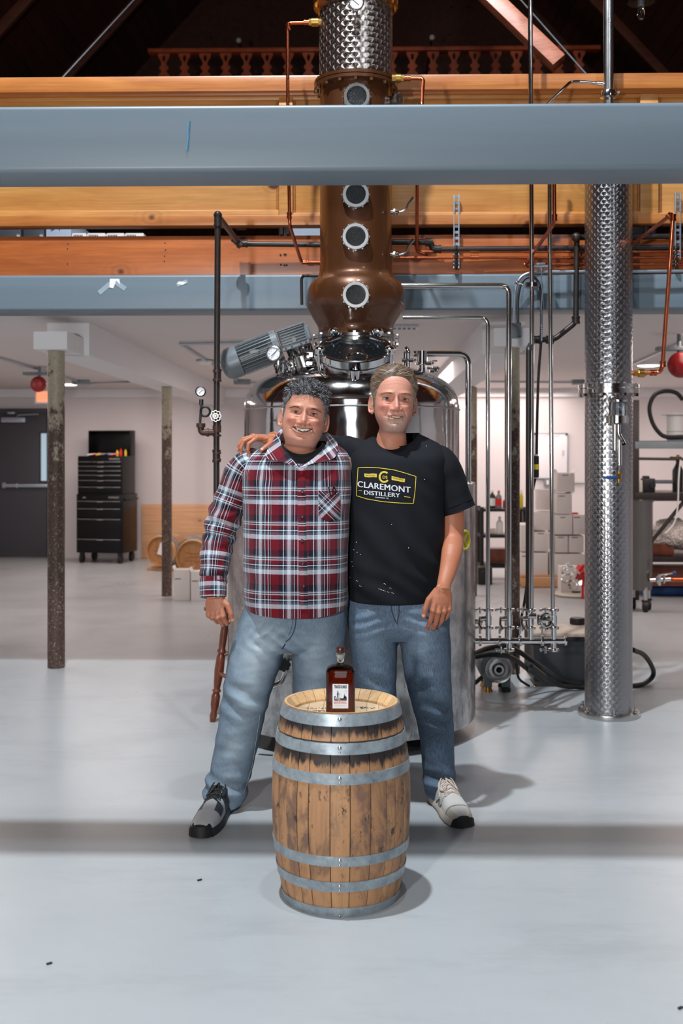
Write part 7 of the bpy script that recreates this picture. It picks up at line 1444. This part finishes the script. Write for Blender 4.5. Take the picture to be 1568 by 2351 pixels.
# shirt
rings = [(1012, 640, 752, .088, 46, -.024, .95), (1022, 612, 774, .102, 44, -.024, .92), (1034, 585, 792, .116, 40, -.02, .88), (1050, 566, 802, .128, 32, -.012, .86), (1078, 557, 806, .138, 18, -.005, .84), (1115, 557, 806, .150, 8, -.008, .84), (1180, 560, 803, .160, 2, -.012, .84), (1250, 561, 801, .172, 0, -.02, .86), (1310, 561, 799, .176, 0, -.022, .86), (1360, 562, 796, .172, 0, -.02, .86), (1388, 566, 794, .168, 17, -.02, .86)]
xc = px_x(690)
def dsh(Z, a, X):
    f_ = max(0, math.cos(a)); v = .004*nz(X*7, Z*4, 3+a)+.003*nz(X*22, Z*12, 1)
    v += .0035*f_*math.sin((Z*1.0+(X-xc)*.9)*48+3*nz(X*5, Z*5, 2))*math.exp(-((Z-1.36)/.12)**2-((X-xc+.13)/.10)**2)       # pull towards left armpit
    v += .0035*f_*math.sin((Z-(X-xc)*.8)*52+2*nz(X*6, Z*6, 9))*math.exp(-((Z-1.30)/.10)**2-((X-xc-.16)/.07)**2)
    v += .005*nz(X*16, Z*5, 7)*max(0, min(1, (1.10-Z)/.25)); return v
Vs, UVs = torso_grid(rings, DA, 150, 200, dsh); mt = MB(); mt.grid(Vs, uv=UVs)
inner = [[Vector(p)*1.0+(Vector((np.mean(r[:, 0]), np.mean(r[:, 1]), p[2]))-Vector(p)).normalized()*.003 for p in r] for r in (Vs[-1], Vs[-3])]
mt.grid(np.array([[list(p) for p in r] for r in [ [Vector(q) for q in Vs[-1]], inner[0], inner[1]]]), uv=np.array([UVs[-1], UVs[-1], UVs[-3]]))
shirt = mt.build('shirt', M['plaid'], A0, ang=80, fixn=False)
def dsl(t, a, L):
    v = .004*nz(math.cos(a)*2, math.sin(a)*2, L*9)+.003*nz(math.cos(a)*3, math.sin(a)*3, L*30); el = math.exp(-((t-.52)/.16)**2); v += .0050*el*math.sin(L*105+math.sin(a+.6)*3.4+2*nz(math.cos(a)*1.5, L*7, 1)); v += .003*math.exp(-((t-.86)/.08)**2)*math.sin(L*140+a*1.2); v += .004*math.exp(-((t-.2)/.12)**2)*math.sin(L*70-a*2); return v
Vl, UVl = limb_grid([(594, 1066, 4.46, 24, 30), (578, 1064, 4.46, 34, 38), (556, 1082, 4.46, 38, 42), (533, 1140, 4.46, 38.5, 38), (511, 1200, 4.45, 38, 36), (498, 1255, 4.43, 36.5, 34), (493, 1300, 4.41, 33, 32), (490, 1335, 4.40, 30.5, 30), (489, 1350, 4.39, 29, 28)], 130, 90, dsl)
ms = MB(); ms.grid(Vl, uv=UVl); ms.build('sleeve', M['plaid'], shirt, ang=80)
Vc, UVc = limb_grid([(489, 1322, 4.40, 30, 29), (489, 1335, 4.397, 31.5, 30), (489, 1368, 4.385, 30.5, 29), (489, 1369, 4.385, 27, 26)], 14, 64, lambda t, a, L: .0015*nz(math.cos(a)*2, L*20, 1)); UVc[..., 0] = UVc[..., 0]*1.0+.05
ms = MB(); ms.grid(Vc, uv=UVc); ms.build('cuff', M['plaid'], shirt, ang=80)
V2, UV2 = limb_grid([(760, 1068, 4.46, 26, 30), (775, 1066, 4.48, 30, 36), (783, 1090, 4.54, 31, 36), (792, 1150, 4.62, 30, 34), (826, 1220, 4.73, 31, 31), (866, 1248, 4.76, 28, 28), (893, 1262, 4.735, 25, 25)], 80, 60, dsl); ms = MB(); ms.grid(V2, uv=UV2); ms.build('sleeve', M['plaid'], shirt, ang=80)
bvA = bvh_of([mt]); 
def onA(px, py, lift=.0015): p = P(px, py, DA); return cast(bvA, p, (P(px, py, DA)-Vector((0, 0, CAMZ))).normalized(), lift)
# placket strip
def strip(pts, w_, lift, name, uvf, mat=M['plaid'], par=None, lab=None):
    rows = []; uv = []
    for (x, y) in pts:
        q0 = [onA(x-w_/2, y, .0003), onA(x-w_/2+1, y, lift), onA(x, y, lift), onA(x+w_/2-1, y, lift), onA(x+w_/2, y, .0003)]
        if any(q is None for q in q0): continue
        rows.append(q0); uv.append([uvf(q) for q in q0])
    mb = MB(); mb.grid(np.array([[list(p) for p in r] for r in rows]), close=False, uv=np.array(uv)); return mb.build(name, mat, par or shirt, ang=80, fixn=False, label=lab)
pl_ = [(691+(y-1080)/325*7, y) for y in range(1068, 1402, 6)]; strip(pl_, 19, .0035, 'placket', lambda p: (p.x+.018, p.z+.002))
for (x, y) in ((694, 1129), (694, 1186), (693.5, 1241), (695, 1293), (697, 1345)):
    q = onA(x, y, .0055); mb = MB(); mb.lathe([(0, 0), (.0052, 0), (.0060, .0008), (.0060, .0018), (.0045, .0024), (.0035, .0014), (0, .0014)], q, (0, -1, 0), n=20); mb.build('button', M['navybtn'] if 'navybtn' in M else M.setdefault('navybtn', plain('dark_button', (30, 28, 44), .35, 0, .1)), shirt)
# bias cut pocket
rows = []; uv = []
for i in range(13):
    v_ = i/12; row = []; ur = []
    for k in range(11):
        u_ = k/10; x = 731+u_*51; yb_ = 1186+10*(1-abs(u_-.5)*2); y = 1126+v_*(yb_-1126)+u_*6; q = onA(x, y, .0035 if 0 < i < 12 and 0 < k < 10 else .0008); row.append(list(q)); ur.append(((q.x+q.z)*.707*1.3, (q.z-q.x)*.707*1.3))
    rows.append(row); uv.append(ur)
mb = MB(); mb.grid(np.array(rows), close=False, uv=np.array(uv)); mb.build('chest_pocket', M['plaid'], shirt, ang=80, fixn=False)
# sunglasses hanging in the pocket
sg = MB(); sg.tube([onA(754, 1118, .006), onA(756, 1128, .008), onA(759, 1137, .006)], .0022, 8); sg.tube([onA(766, 1117, .006), onA(764, 1126, .009), onA(761, 1136, .006)], .0022, 8); sg.tube([onA(767, 1118, .006), onA(771, 1126, .006), onA(770, 1136, .005)], .0018, 8); sg.build('glasses', M['black_gloss'], None, 'folded black glasses tucked in the plaid shirt pocket', 'glasses')
# inner t-shirt and collar
Vi, _ = torso_grid([(1018, 650, 742, .088, 27, -.03, 1), (1024, 640, 755, .094, 30, -.03, 1), (1050, 600, 780, .098, 26, -.02, .95), (1100, 580, 780, .10, 0, 0, .9)], DA, 30, 60); mb = MB(); mb.grid(Vi); mb.tube([Vector(p) for p in Vi[0]]+[Vector(Vi[0][0])], .004, 8, caps=False); mb.build('inner_tshirt', M['innertee'], A0)
def flap(rows_px, name='collar'):
    pts = np.array([[list(P(*q)) for q in catmull(r, 16)] for r in rows_px]); G2 = np.array([catmull(pts[:, k], 7) for k in range(16)]).transpose(1, 0, 2); uv = [[(q[0]*.8+q[2]*.6, q[2]*.8-q[0]*.6) for q in r] for r in G2]
    bot = G2+np.array([0, .004, -.001]); mb = MB(); mb.grid(G2, close=False, uv=np.array(uv)); mb.grid(bot, close=False, uv=np.array(uv)); ed = lambda g: [g[0, i] for i in range(16)]+[g[j, 15] for j in range(1, 7)]+[g[6, i] for i in range(14, -1, -1)]+[g[j, 0] for j in range(5, 0, -1)]
    mb.grid(np.array([ed(G2), ed(bot)]), uv=np.array([[(q[0], q[2]) for q in ed(G2)]]*2)); return mb.build(name, M['plaid'], shirt, ang=60, fixn=False)
flap([[(655, 986, 4.52), (644, 1000, 4.45), (647, 1024, 4.375), (666, 1050, 4.325), (690, 1073, 4.295)], [(645, 985, 4.54), (634, 1002, 4.45), (632, 1030, 4.36), (647, 1055, 4.315), (672, 1069, 4.29)], [(640, 992, 4.55), (624, 1010, 4.45), (613, 1034, 4.365), (611, 1052, 4.325), (652, 1060, 4.29)]])
flap([[(738, 994, 4.52), (751, 1006, 4.45), (744, 1028, 4.375), (716, 1054, 4.325), (690, 1073, 4.295)], [(750, 992, 4.54), (762, 1008, 4.45), (757, 1034, 4.36), (733, 1056, 4.315), (706, 1068, 4.29)], [(758, 998, 4.55), (773, 1014, 4.45), (775, 1036, 4.365), (763, 1054, 4.325), (725, 1062, 4.29)]])
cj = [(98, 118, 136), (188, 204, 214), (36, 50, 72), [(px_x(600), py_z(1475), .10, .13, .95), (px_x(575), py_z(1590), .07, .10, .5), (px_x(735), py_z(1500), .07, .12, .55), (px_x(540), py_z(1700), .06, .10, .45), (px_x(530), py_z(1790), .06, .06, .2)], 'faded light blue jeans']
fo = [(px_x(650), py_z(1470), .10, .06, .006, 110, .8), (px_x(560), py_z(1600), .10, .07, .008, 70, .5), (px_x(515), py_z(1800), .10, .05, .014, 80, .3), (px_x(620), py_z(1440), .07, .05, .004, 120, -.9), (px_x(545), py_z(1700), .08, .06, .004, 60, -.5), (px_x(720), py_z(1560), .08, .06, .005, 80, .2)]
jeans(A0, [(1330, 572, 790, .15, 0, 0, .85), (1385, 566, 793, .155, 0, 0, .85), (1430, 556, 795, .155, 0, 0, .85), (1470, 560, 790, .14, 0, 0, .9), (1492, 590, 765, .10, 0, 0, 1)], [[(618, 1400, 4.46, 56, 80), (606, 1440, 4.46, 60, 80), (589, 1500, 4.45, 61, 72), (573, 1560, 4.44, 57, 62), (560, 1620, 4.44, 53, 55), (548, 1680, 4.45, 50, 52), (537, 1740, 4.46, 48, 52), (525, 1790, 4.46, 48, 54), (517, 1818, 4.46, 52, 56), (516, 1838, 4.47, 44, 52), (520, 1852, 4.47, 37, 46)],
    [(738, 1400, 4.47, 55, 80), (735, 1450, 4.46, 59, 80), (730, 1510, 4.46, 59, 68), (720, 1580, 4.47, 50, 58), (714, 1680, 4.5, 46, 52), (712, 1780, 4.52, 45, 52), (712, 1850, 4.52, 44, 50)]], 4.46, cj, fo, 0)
mb = MB(); mb.tube([P(x, y, 4.28) for x, y in ((562, 1370), (570, 1388), (584, 1393), (596, 1385))], .0016, 6)
bj = bpy.data.objects['jeans']; bvJ = BVHTree.FromPolygons([tuple(v.co+worg(A0)) for v in bj.data.vertices], [tuple(p.vertices) for p in bj.data.polygons])
def onB(bv, px, py, D, lift=.0015): p = P(px, py, D); return cast(bv, p, (p-Vector((0, 0, CAMZ))).normalized(), lift)
def stitch(bv, pts, D, root_, r=.0013, mat=None, name='seam'):
    mb = MB(); q = [onB(bv, x, y, D, .0008) for x, y in [tuple(k) for k in catmull([(a, b, 0) for a, b in pts], 40)] ] if False else [onB(bv, k[0], k[1], D, .0008) for k in catmull([(a, b, 0) for a, b in pts], 40)]
    q = [k for k in q if k is not None]
    if len(q) > 2: mb.tube(q, r, 5); mb.build(name, mat or M['stitch'], root_)
M['stitch'] = plain('pale_thread', (150, 150, 150), .8, 0, .1); M['seamdark'] = plain('dark_denim_seam', (44, 60, 80), .8, 0, .1)
stitch(bvJ, [(563, 1372), (568, 1390), (583, 1396), (597, 1388)], 4.46, bj, .0018); stitch(bvJ, [(680, 1408), (677, 1440), (668, 1462), (656, 1474)], 4.46, bj, .0022, M['seamdark']); stitch(bvJ, [(672, 1408), (670, 1438), (663, 1458)], 4.46, bj, .001, M['seamdark']); stitch(bvJ, [(655, 1478), (648, 1490)], 4.46, bj, .0025, M['seamdark']); stitch(bvJ, [(597, 1640), (588, 1700), (578, 1760), (560, 1820)], 4.46, bj, .0014)
shoe(A0, G(528, 1838), G(457, 1926), 1.16, 'grey', P(520, 1830, 4.47)); shoe(A0, G(712, 1840), G(705, 1925), 1.1, 'grey', P(712, 1830, 4.52))
# ------------------------------------------------------------------ man B (black t-shirt, right)
DBm = 4.5
B0 = thing('person', Vector((P(905, 1047, DBm).x, DBm, 0)), 'man in black printed t-shirt with his arm round the other man\'s shoulders, at right', 'person')
cB = dict(smile=.45, mz=-.0665, mw=.0285, mh=.0026, mk=3.5, w=1.0, jaw=.98, nose=1.05, nosew=1.05, ew=.0135, eh=.0050, iris=(72, 76, 78), lash=.8, teeth=6, tw=.0062, skin=(212, 150, 128), rosy=(214, 112, 98), arm=(184, 116, 86), beard=True, chin=1.25, hl=[.084, .080, .066, .050, .028, -.030, -.050, .020, -.04, -.065, -.09],
    hair=((120, 90, 68), (184, 168, 150)), grey=.25, sidegrey=.8, thick=.012, capd=.55, capn=.12, strands=10000, len=.036, curl=.10, droop=.10, hr=.0008, brow=(150, 108, 84), bn=220,
    dir=lambda p, n, top, rng: (lambda f: f-n*f.dot(n)*.92+n*.10)(np.array([np.sign(p[0]+.02)*.6+.9*(p[0]+.02)/.06*0, .75, .10])*top+np.array([0, .35, -1.0])*(1-top)+rng.normal(size=3)*.10))
TB = headmat(904, 919, 4.47, 5, 2.5, 0, 1.10)
body = MB(); nails = MB(); build_head(TB, cB, (body, B0), 8)
core, _ = torso_grid([(1025, 860, 965, .06, 22, 0, 1), (1060, 840, 990, .08, 8, 0, 1), (1200, 835, 985, .09, 0, 0, 1), (1330, 835, 980, .09, 0, 0, 1), (1440, 840, 985, .09, 0, 0, 1)], DBm, 30, 40); body.grid(core, cap0=True, cap1=True)
for pth in ([(865, 1400, 4.5, 42), (862, 1560, 4.5, 34), (872, 1700, 4.52, 28), (880, 1835, 4.53, 20)], [(970, 1400, 4.5, 42), (980, 1560, 4.5, 34), (1003, 1700, 4.52, 26), (1005, 1825, 4.52, 20)],
    [(980, 1065, 4.5, 28), (1010, 1070, 4.5, 30), (1032, 1120, 4.5, 28.5, 26), (1040, 1180, 4.5, 26.5, 24), (1040, 1235, 4.48, 24.5, 22), (1037, 1270, 4.41, 24, 21), (1029, 1308, 4.365, 20, 17), (1020, 1340, 4.325, 16.5, 13.5), (1018, 1354, 4.315, 16.5, 12.5)],
    [(850, 1055, 4.5, 28), (818, 1045, 4.54, 29), (775, 1034, 4.66, 26), (722, 1022, 4.73, 25), (690, 1016, 4.69, 21), (645, 1010, 4.55, 16.5), (626, 1006.5, 4.48, 16)]):
    V, _ = limb_grid(pth, 34, 28); body.grid(V, cap0=True, cap1=True)
hand(body, nails, P(1018, 1347, 4.315), (-.10, -.02, -1), (-1, -.25, 0), (.15, 1, 0), [(20, 22, 16), (24, 24, 16), (28, 26, 18), (30, 28, 18)], [(.75, .55, .1), (.98, .22, .12), (1, .05, .15)], 1.08, .03)
hand(body, nails, P(627, 1006, 4.485), (-.86, -.50, .02), (.45, -.85, -.1), (-.1, -.1, -1), [(34, 52, 30), (24, 46, 30), (16, 40, 28), (12, 34, 26)], [(.45, .85, .25), (.8, .5, .4), (.9, .25, .5)], .98, .07)
me = remesh(body, .0022, 1); body_color(me, TB, cB); link_mesh(me, 'body', M['skin'], B0); nails.build('fingernails', M['nail'], B0)
rB = [(994, 872, 960, .070, 31, .012, 1), (998, 864, 967, .074, 31, .011, .98), (1008, 842, 988, .088, 28, .008, .93), (1022, 818, 1012, .105, 22, .004, .88), (1045, 804, 1028, .122, 13, 0, .86), (1080, 799, 1028, .135, 6, 0, .85), (1130, 799, 1022, .142, 0, -.004, .85), (1190, 800, 1018, .145, 0, -.006, .85), (1260, 800, 1016, .148, 0, -.01, .86), (1330, 799, 1010, .146, 0, -.01, .86), (1368, 801, 1004, .142, 4, -.01, .86), (1374, 803, 1002, .139, 5, -.01, .86)]
xb = P(910, 1047, DBm).x
def dtee(Z, a, X):
    f_ = max(0, math.cos(a)); v = .004*nz(X*6, Z*4, 5+a)
    v += .0085*f_*math.sin(((Z-1.12)*.75+(X-xb)*.9)*46+2.6*nz(X*4, Z*4, 2))*math.exp(-((Z-1.06)/.15)**2)*(.5+.6*nz(X*5, Z*5, 8)+.4)
    v += .005*f_*math.sin((Z*.9+(X-xb)*.55)*70+2*nz(X*5, Z*7, 4))*math.exp(-((Z-.93)/.06)**2); v += .004*f_*math.sin((Z+(X-xb))*60)*math.exp(-((Z-1.32)/.08)**2-((X-xb-.12)/.05)**2); return v
Vt, UVt = torso_grid(rB, DBm, 150, 200, dtee); mtB = MB(); mtB.grid(Vt); 
inn = [[Vector(p)+(Vector((np.mean(r[:, 0]), np.mean(r[:, 1]), p[2]))-Vector(p)).normalized()*.004 for p in r] for r in (Vt[-1], Vt[-4])]; mtB.grid(np.array([[list(p) for p in r] for r in (Vt[-1], inn[0], inn[1])]))
tee = mtB.build('tshirt', M['tee'], B0, ang=80, fixn=False)
def dst(t, a, L): return .003*nz(math.cos(a)*2, math.sin(a)*2, L*10)+.0035*math.sin(L*60+math.sin(a)*3)*(1-t)+.003*nz(math.cos(a)*3, math.sin(a)*3, 5)*t
for pth in ([(990, 1062, 4.5, 30, 32), (1003, 1058, 4.5, 36, 38), (1022, 1078, 4.5, 38, 40), (1035, 1115, 4.5, 38.5, 38), (1044, 1145, 4.5, 38.5, 37.5), (1053, 1171, 4.5, 38.5, 38)], [(846, 1058, 4.5, 30, 32), (828, 1046, 4.52, 36, 38), (800, 1036, 4.60, 34, 35), (765, 1031, 4.68, 31, 32), (738, 1025, 4.72, 29, 30), (736, 1025, 4.72, 26, 27)]):
    V, _ = limb_grid(pth, 70, 60, dst); ms = MB(); ms.grid(V); ms.build('sleeve', M['tee'], tee, ang=80)
V, _ = limb_grid([(1047.5, 1156, 4.5, 39.0, 38.2), (1053, 1171, 4.5, 39.0, 38.6)], 4, 60); ms = MB(); ms.tube([Vector(p) for p in V[0]]+[Vector(V[0][0])], .0016, 6, caps=False); ms.tube([Vector(p) for p in V[-1]]+[Vector(V[-1][0])], .0022, 6, caps=False); ms.build('sleeve_hem', M['tee'], tee)
mb = MB(); rib = []
for i in range(5):
    t_ = i/4; row = []
    for p, q in zip(Vt[0], Vt[6]): p, q = Vector(p), Vector(q); u_ = (p-q).normalized(); row.append(list(q.lerp(p, t_*1.15)+Vector((0, 0, .001))+(Vector((p.x-xb, p.y-DBm, 0)).normalized())*(.0030-.004*max(0, t_-.5))))
    rib.append(row)
mb.grid(np.array(rib)); mb.build('neck_rib', M['tee'], tee, ang=80)
# print on the shirt, laid on the cloth
bvT = bvh_of([mtB]); M['gold'] = plain('gold_print', (206, 180, 54), .7, 0, .08, 40); M['silver'] = plain('pale_grey_print', (206, 208, 212), .7, 0, .08, 40)
def onT(px, py, lift=.0012): p = P(px, py, DBm); h = cast(bvT, p, (p-Vector((0, 0, CAMZ))).normalized(), lift); return h if h is not None else p
def tpoly(mb, pts, wd=1.3, closed=True, lift=.0016):
    pts = [Vector((a, b, 0)) for a, b in pts]; pts = pts+[pts[0]] if closed else pts; fine = []
    for a, b in zip(pts[:-1], pts[1:]):
        n_ = max(2, int((b-a).length/3)); fine += [a.lerp(b, k/n_) for k in range(n_)]
    fine.append(pts[-1]); L1, L2 = [], []
    for i, p in enumerate(fine):
        t_ = (fine[min(i+1, len(fine)-1)]-fine[max(i-1, 0)]); t_ = t_.normalized(); n_ = Vector((-t_.y, t_.x, 0))*wd/2; L1.append(onT(p.x+n_.x, p.y+n_.y, lift)); L2.append(onT(p.x-n_.x, p.y-n_.y, lift))
    mb.grid(np.array([[list(p) for p in L1], [list(p) for p in L2]]), close=False)
def twarp(px0, py0, dx, dy, ux, uy): return lambda p: onT(px0+(p.x)*dx[0]+(p.y)*dy[0], py0+p.x*dx[1]+p.y*dy[1])
def ttext(mb, txt, cx, cy, h, wpx, slope, off=.0, curve=0.0, sz=1.0, sp=1.0):
    bm, o, ux, uy, dep = text_mb(txt, .7, (0, 0, 0), (1, 0, 0), (0, 1, 0), off=off, spacing=sp); xs = [v.co.x for v in bm.verts]; ys = [v.co.y for v in bm.verts]; w0 = max(xs)-min(xs); x0 = (max(xs)+min(xs))/2; y0 = (min(ys)+max(ys))/2; hh_ = max(ys)-min(ys)
    bmesh.ops.triangulate(bm, faces=bm.faces); bmesh.ops.subdivide_edges(bm, edges=[e for e in bm.edges if e.calc_length() > .35], cuts=1)
    pts = []
    for v in bm.verts: X = (v.co.x-x0)/w0*wpx; Y = (v.co.y-y0)/hh_*h; pts.append(onT(cx+X, cy+slope*X-Y+curve*(X/wpx*2)**2))
    mb.add(pts, [[v.index for v in f.verts] for f in bm.faces]); bm.free()
mb = MB(); tpoly(mb, [(822, 1074), (840, 1073), (868, 1074), (905, 1079), (930, 1086), (955, 1094), (953, 1125), (949, 1156), (920, 1155), (880, 1152), (840, 1145), (818, 1138), (820, 1105)], 1.6)
tpoly(mb, [(823, 1126), (831, 1126.5)], 1.2, False); tpoly(mb, [(928, 1140), (942, 1142)], 1.4, False)
def fillq(mb, qs):  # filled quad strips in pixel space
    mb.grid(np.array([[list(onT(a, b, .0014)) for a, b in r] for r in qs]), close=False)
fillq(mb, [[(836, 1087), (846, 1088), (856, 1087), (865, 1088)], [(837, 1095), (846, 1096), (856, 1095.5), (865, 1096)]]); fillq(mb, [[(899, 1093), (909, 1095), (919, 1098), (930, 1099)], [(899, 1102), (909, 1103.5), (919, 1106), (929, 1107)]])
ring = [(882+10.5*math.cos(R(a)), 1095+11.5*math.sin(R(a))) for a in range(38, 323, 12)]; tpoly(mb, ring, 4.2, False, .0015)
mb.build('gold_print', M['gold'], tee, smooth=False, fixn=False)
mb = MB(); ttext(mb, 'DISTILLED', 850.5, 1091.5, 3.4, 21, .02, .004); ttext(mb, 'EXCELLENCE', 914, 1099.5, 3.4, 24, .2, .004); 
for v in range(len(mb.v)): mb.v[v] = (mb.v[v][0], mb.v[v][1]-.0006, mb.v[v][2])
mb.build('ribbon_lettering', M['tee'], tee, smooth=False, fixn=False)
mb = MB(); ttext(mb, 'DS', 884, 1095.5, 6.5, 11, .03, .012); mb.build('emblem_lettering', M['gold'], tee, smooth=False, fixn=False)
mb = MB(); [ttext(mb, 'CLAREMONT', 881.5+q_, 1118, 13.5, 121, .115, 0, sp=1.06) for q_ in (-.55, 0, .55)]; [ttext(mb, 'DISTILLERY', 877+q_, 1134, 9.5, 82, .085, 0, sp=1.04) for q_ in (-.45, 0, .45)]; ttext(mb, 'FAIRFIELD, NJ', 876.5, 1143.3, 3.6, 30, .07, .012); mb.build('white_lettering', M['silver'], tee, smooth=False, fixn=False)
mb = MB(); random.seed(4)
for (x, y) in ((899, 1204), (938, 1258), (818, 1245), (828, 1273), (820, 1268), (812, 1262), (808, 1290), (803, 1326), (870, 1352), (876, 1354), (881, 1356), (890, 1359), (900, 1361), (895, 1350), (882, 1340), (810, 1300), (818, 1333), (826, 1345), (975, 1101), (979, 1024)):
    q = onT(x, y, .001); mb.sph(q, (.0016, .0008, .0016), 6)
    if y > 1330: q = onT(x+3, y+1.5, .001); mb.sph(q, (.0012, .0008, .0012), 6)
mb.build('lint_specks', M['white'], tee)
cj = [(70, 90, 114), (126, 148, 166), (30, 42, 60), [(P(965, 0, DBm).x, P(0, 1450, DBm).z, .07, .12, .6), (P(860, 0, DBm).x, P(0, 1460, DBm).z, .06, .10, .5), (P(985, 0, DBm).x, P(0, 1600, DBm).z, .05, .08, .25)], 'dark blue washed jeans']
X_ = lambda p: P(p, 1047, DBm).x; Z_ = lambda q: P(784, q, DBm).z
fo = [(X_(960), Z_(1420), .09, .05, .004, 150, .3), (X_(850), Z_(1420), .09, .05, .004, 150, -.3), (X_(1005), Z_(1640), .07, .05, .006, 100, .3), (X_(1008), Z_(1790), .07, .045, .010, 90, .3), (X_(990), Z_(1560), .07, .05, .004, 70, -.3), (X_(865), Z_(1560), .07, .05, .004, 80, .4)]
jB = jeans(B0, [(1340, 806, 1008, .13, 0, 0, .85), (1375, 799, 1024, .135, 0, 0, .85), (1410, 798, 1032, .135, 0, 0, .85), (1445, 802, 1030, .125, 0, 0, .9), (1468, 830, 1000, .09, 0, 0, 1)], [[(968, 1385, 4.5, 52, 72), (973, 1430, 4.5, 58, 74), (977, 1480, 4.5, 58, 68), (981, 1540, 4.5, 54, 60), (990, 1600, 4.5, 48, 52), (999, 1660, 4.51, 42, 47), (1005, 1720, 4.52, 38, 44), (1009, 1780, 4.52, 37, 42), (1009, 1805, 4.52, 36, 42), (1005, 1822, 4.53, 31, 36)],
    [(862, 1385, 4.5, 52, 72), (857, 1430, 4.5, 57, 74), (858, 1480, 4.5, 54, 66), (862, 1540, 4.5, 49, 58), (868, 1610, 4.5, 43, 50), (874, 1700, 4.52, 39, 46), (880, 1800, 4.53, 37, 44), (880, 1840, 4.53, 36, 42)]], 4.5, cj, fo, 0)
bvJB = BVHTree.FromPolygons([tuple(v.co+worg(B0)) for v in jB.data.vertices], [tuple(p.vertices) for p in jB.data.polygons])
stitch(bvJB, [(897, 1376), (899, 1400), (905, 1420), (912, 1432)], 4.5, jB, .0022, M['seamdark']); stitch(bvJB, [(914, 1376), (916, 1405), (912, 1428)], 4.5, jB, .0022, M['seamdark']); stitch(bvJB, [(906, 1376), (909, 1405), (911, 1428)], 4.5, jB, .0012, M['stitch']); stitch(bvJB, [(1028, 1440), (1034, 1520), (1040, 1600)], 4.5, jB, .0014, M['seamdark']); stitch(bvJB, [(806, 1366), (830, 1378), (850, 1366)], 4.5, jB, .0016, M['seamdark'])
A_sh, f_, sd_, bvS = shoe(B0, G(1001, 1832), G(1066, 1902), 1.15, 'white', P(1003, 1815, 4.53)); shoe(B0, G(880, 1836), G(895, 1915), 1.12, 'white', P(880, 1825, 4.53))
# dark N outline on the shoe's side
mb = MB(); ln = [(1001, 1842), (1009, 1834), (1007, 1854), (1015, 1846)]
q = []
for (a, b), (c, d) in zip(ln[:-1], ln[1:]):
    for k in range(6): x, y = a+(c-a)*k/6, b+(d-b)*k/6; p = P(x, y, 4.4); h = bvS.ray_cast(Vector((0, 0, CAMZ)), (p-Vector((0, 0, CAMZ))).normalized()); q.append(h[0]+(Vector((0, 0, CAMZ))-h[0]).normalized()*.0012 if h[0] else None)
q = [k for k in q if k is not None]
if len(q) > 4: mb.tube(q, .0021, 6); mb.build('side_emblem', M['ink'], B0, label='dark letter N on the shoe side')
# seat the scene
bpy.context.view_layer.update()
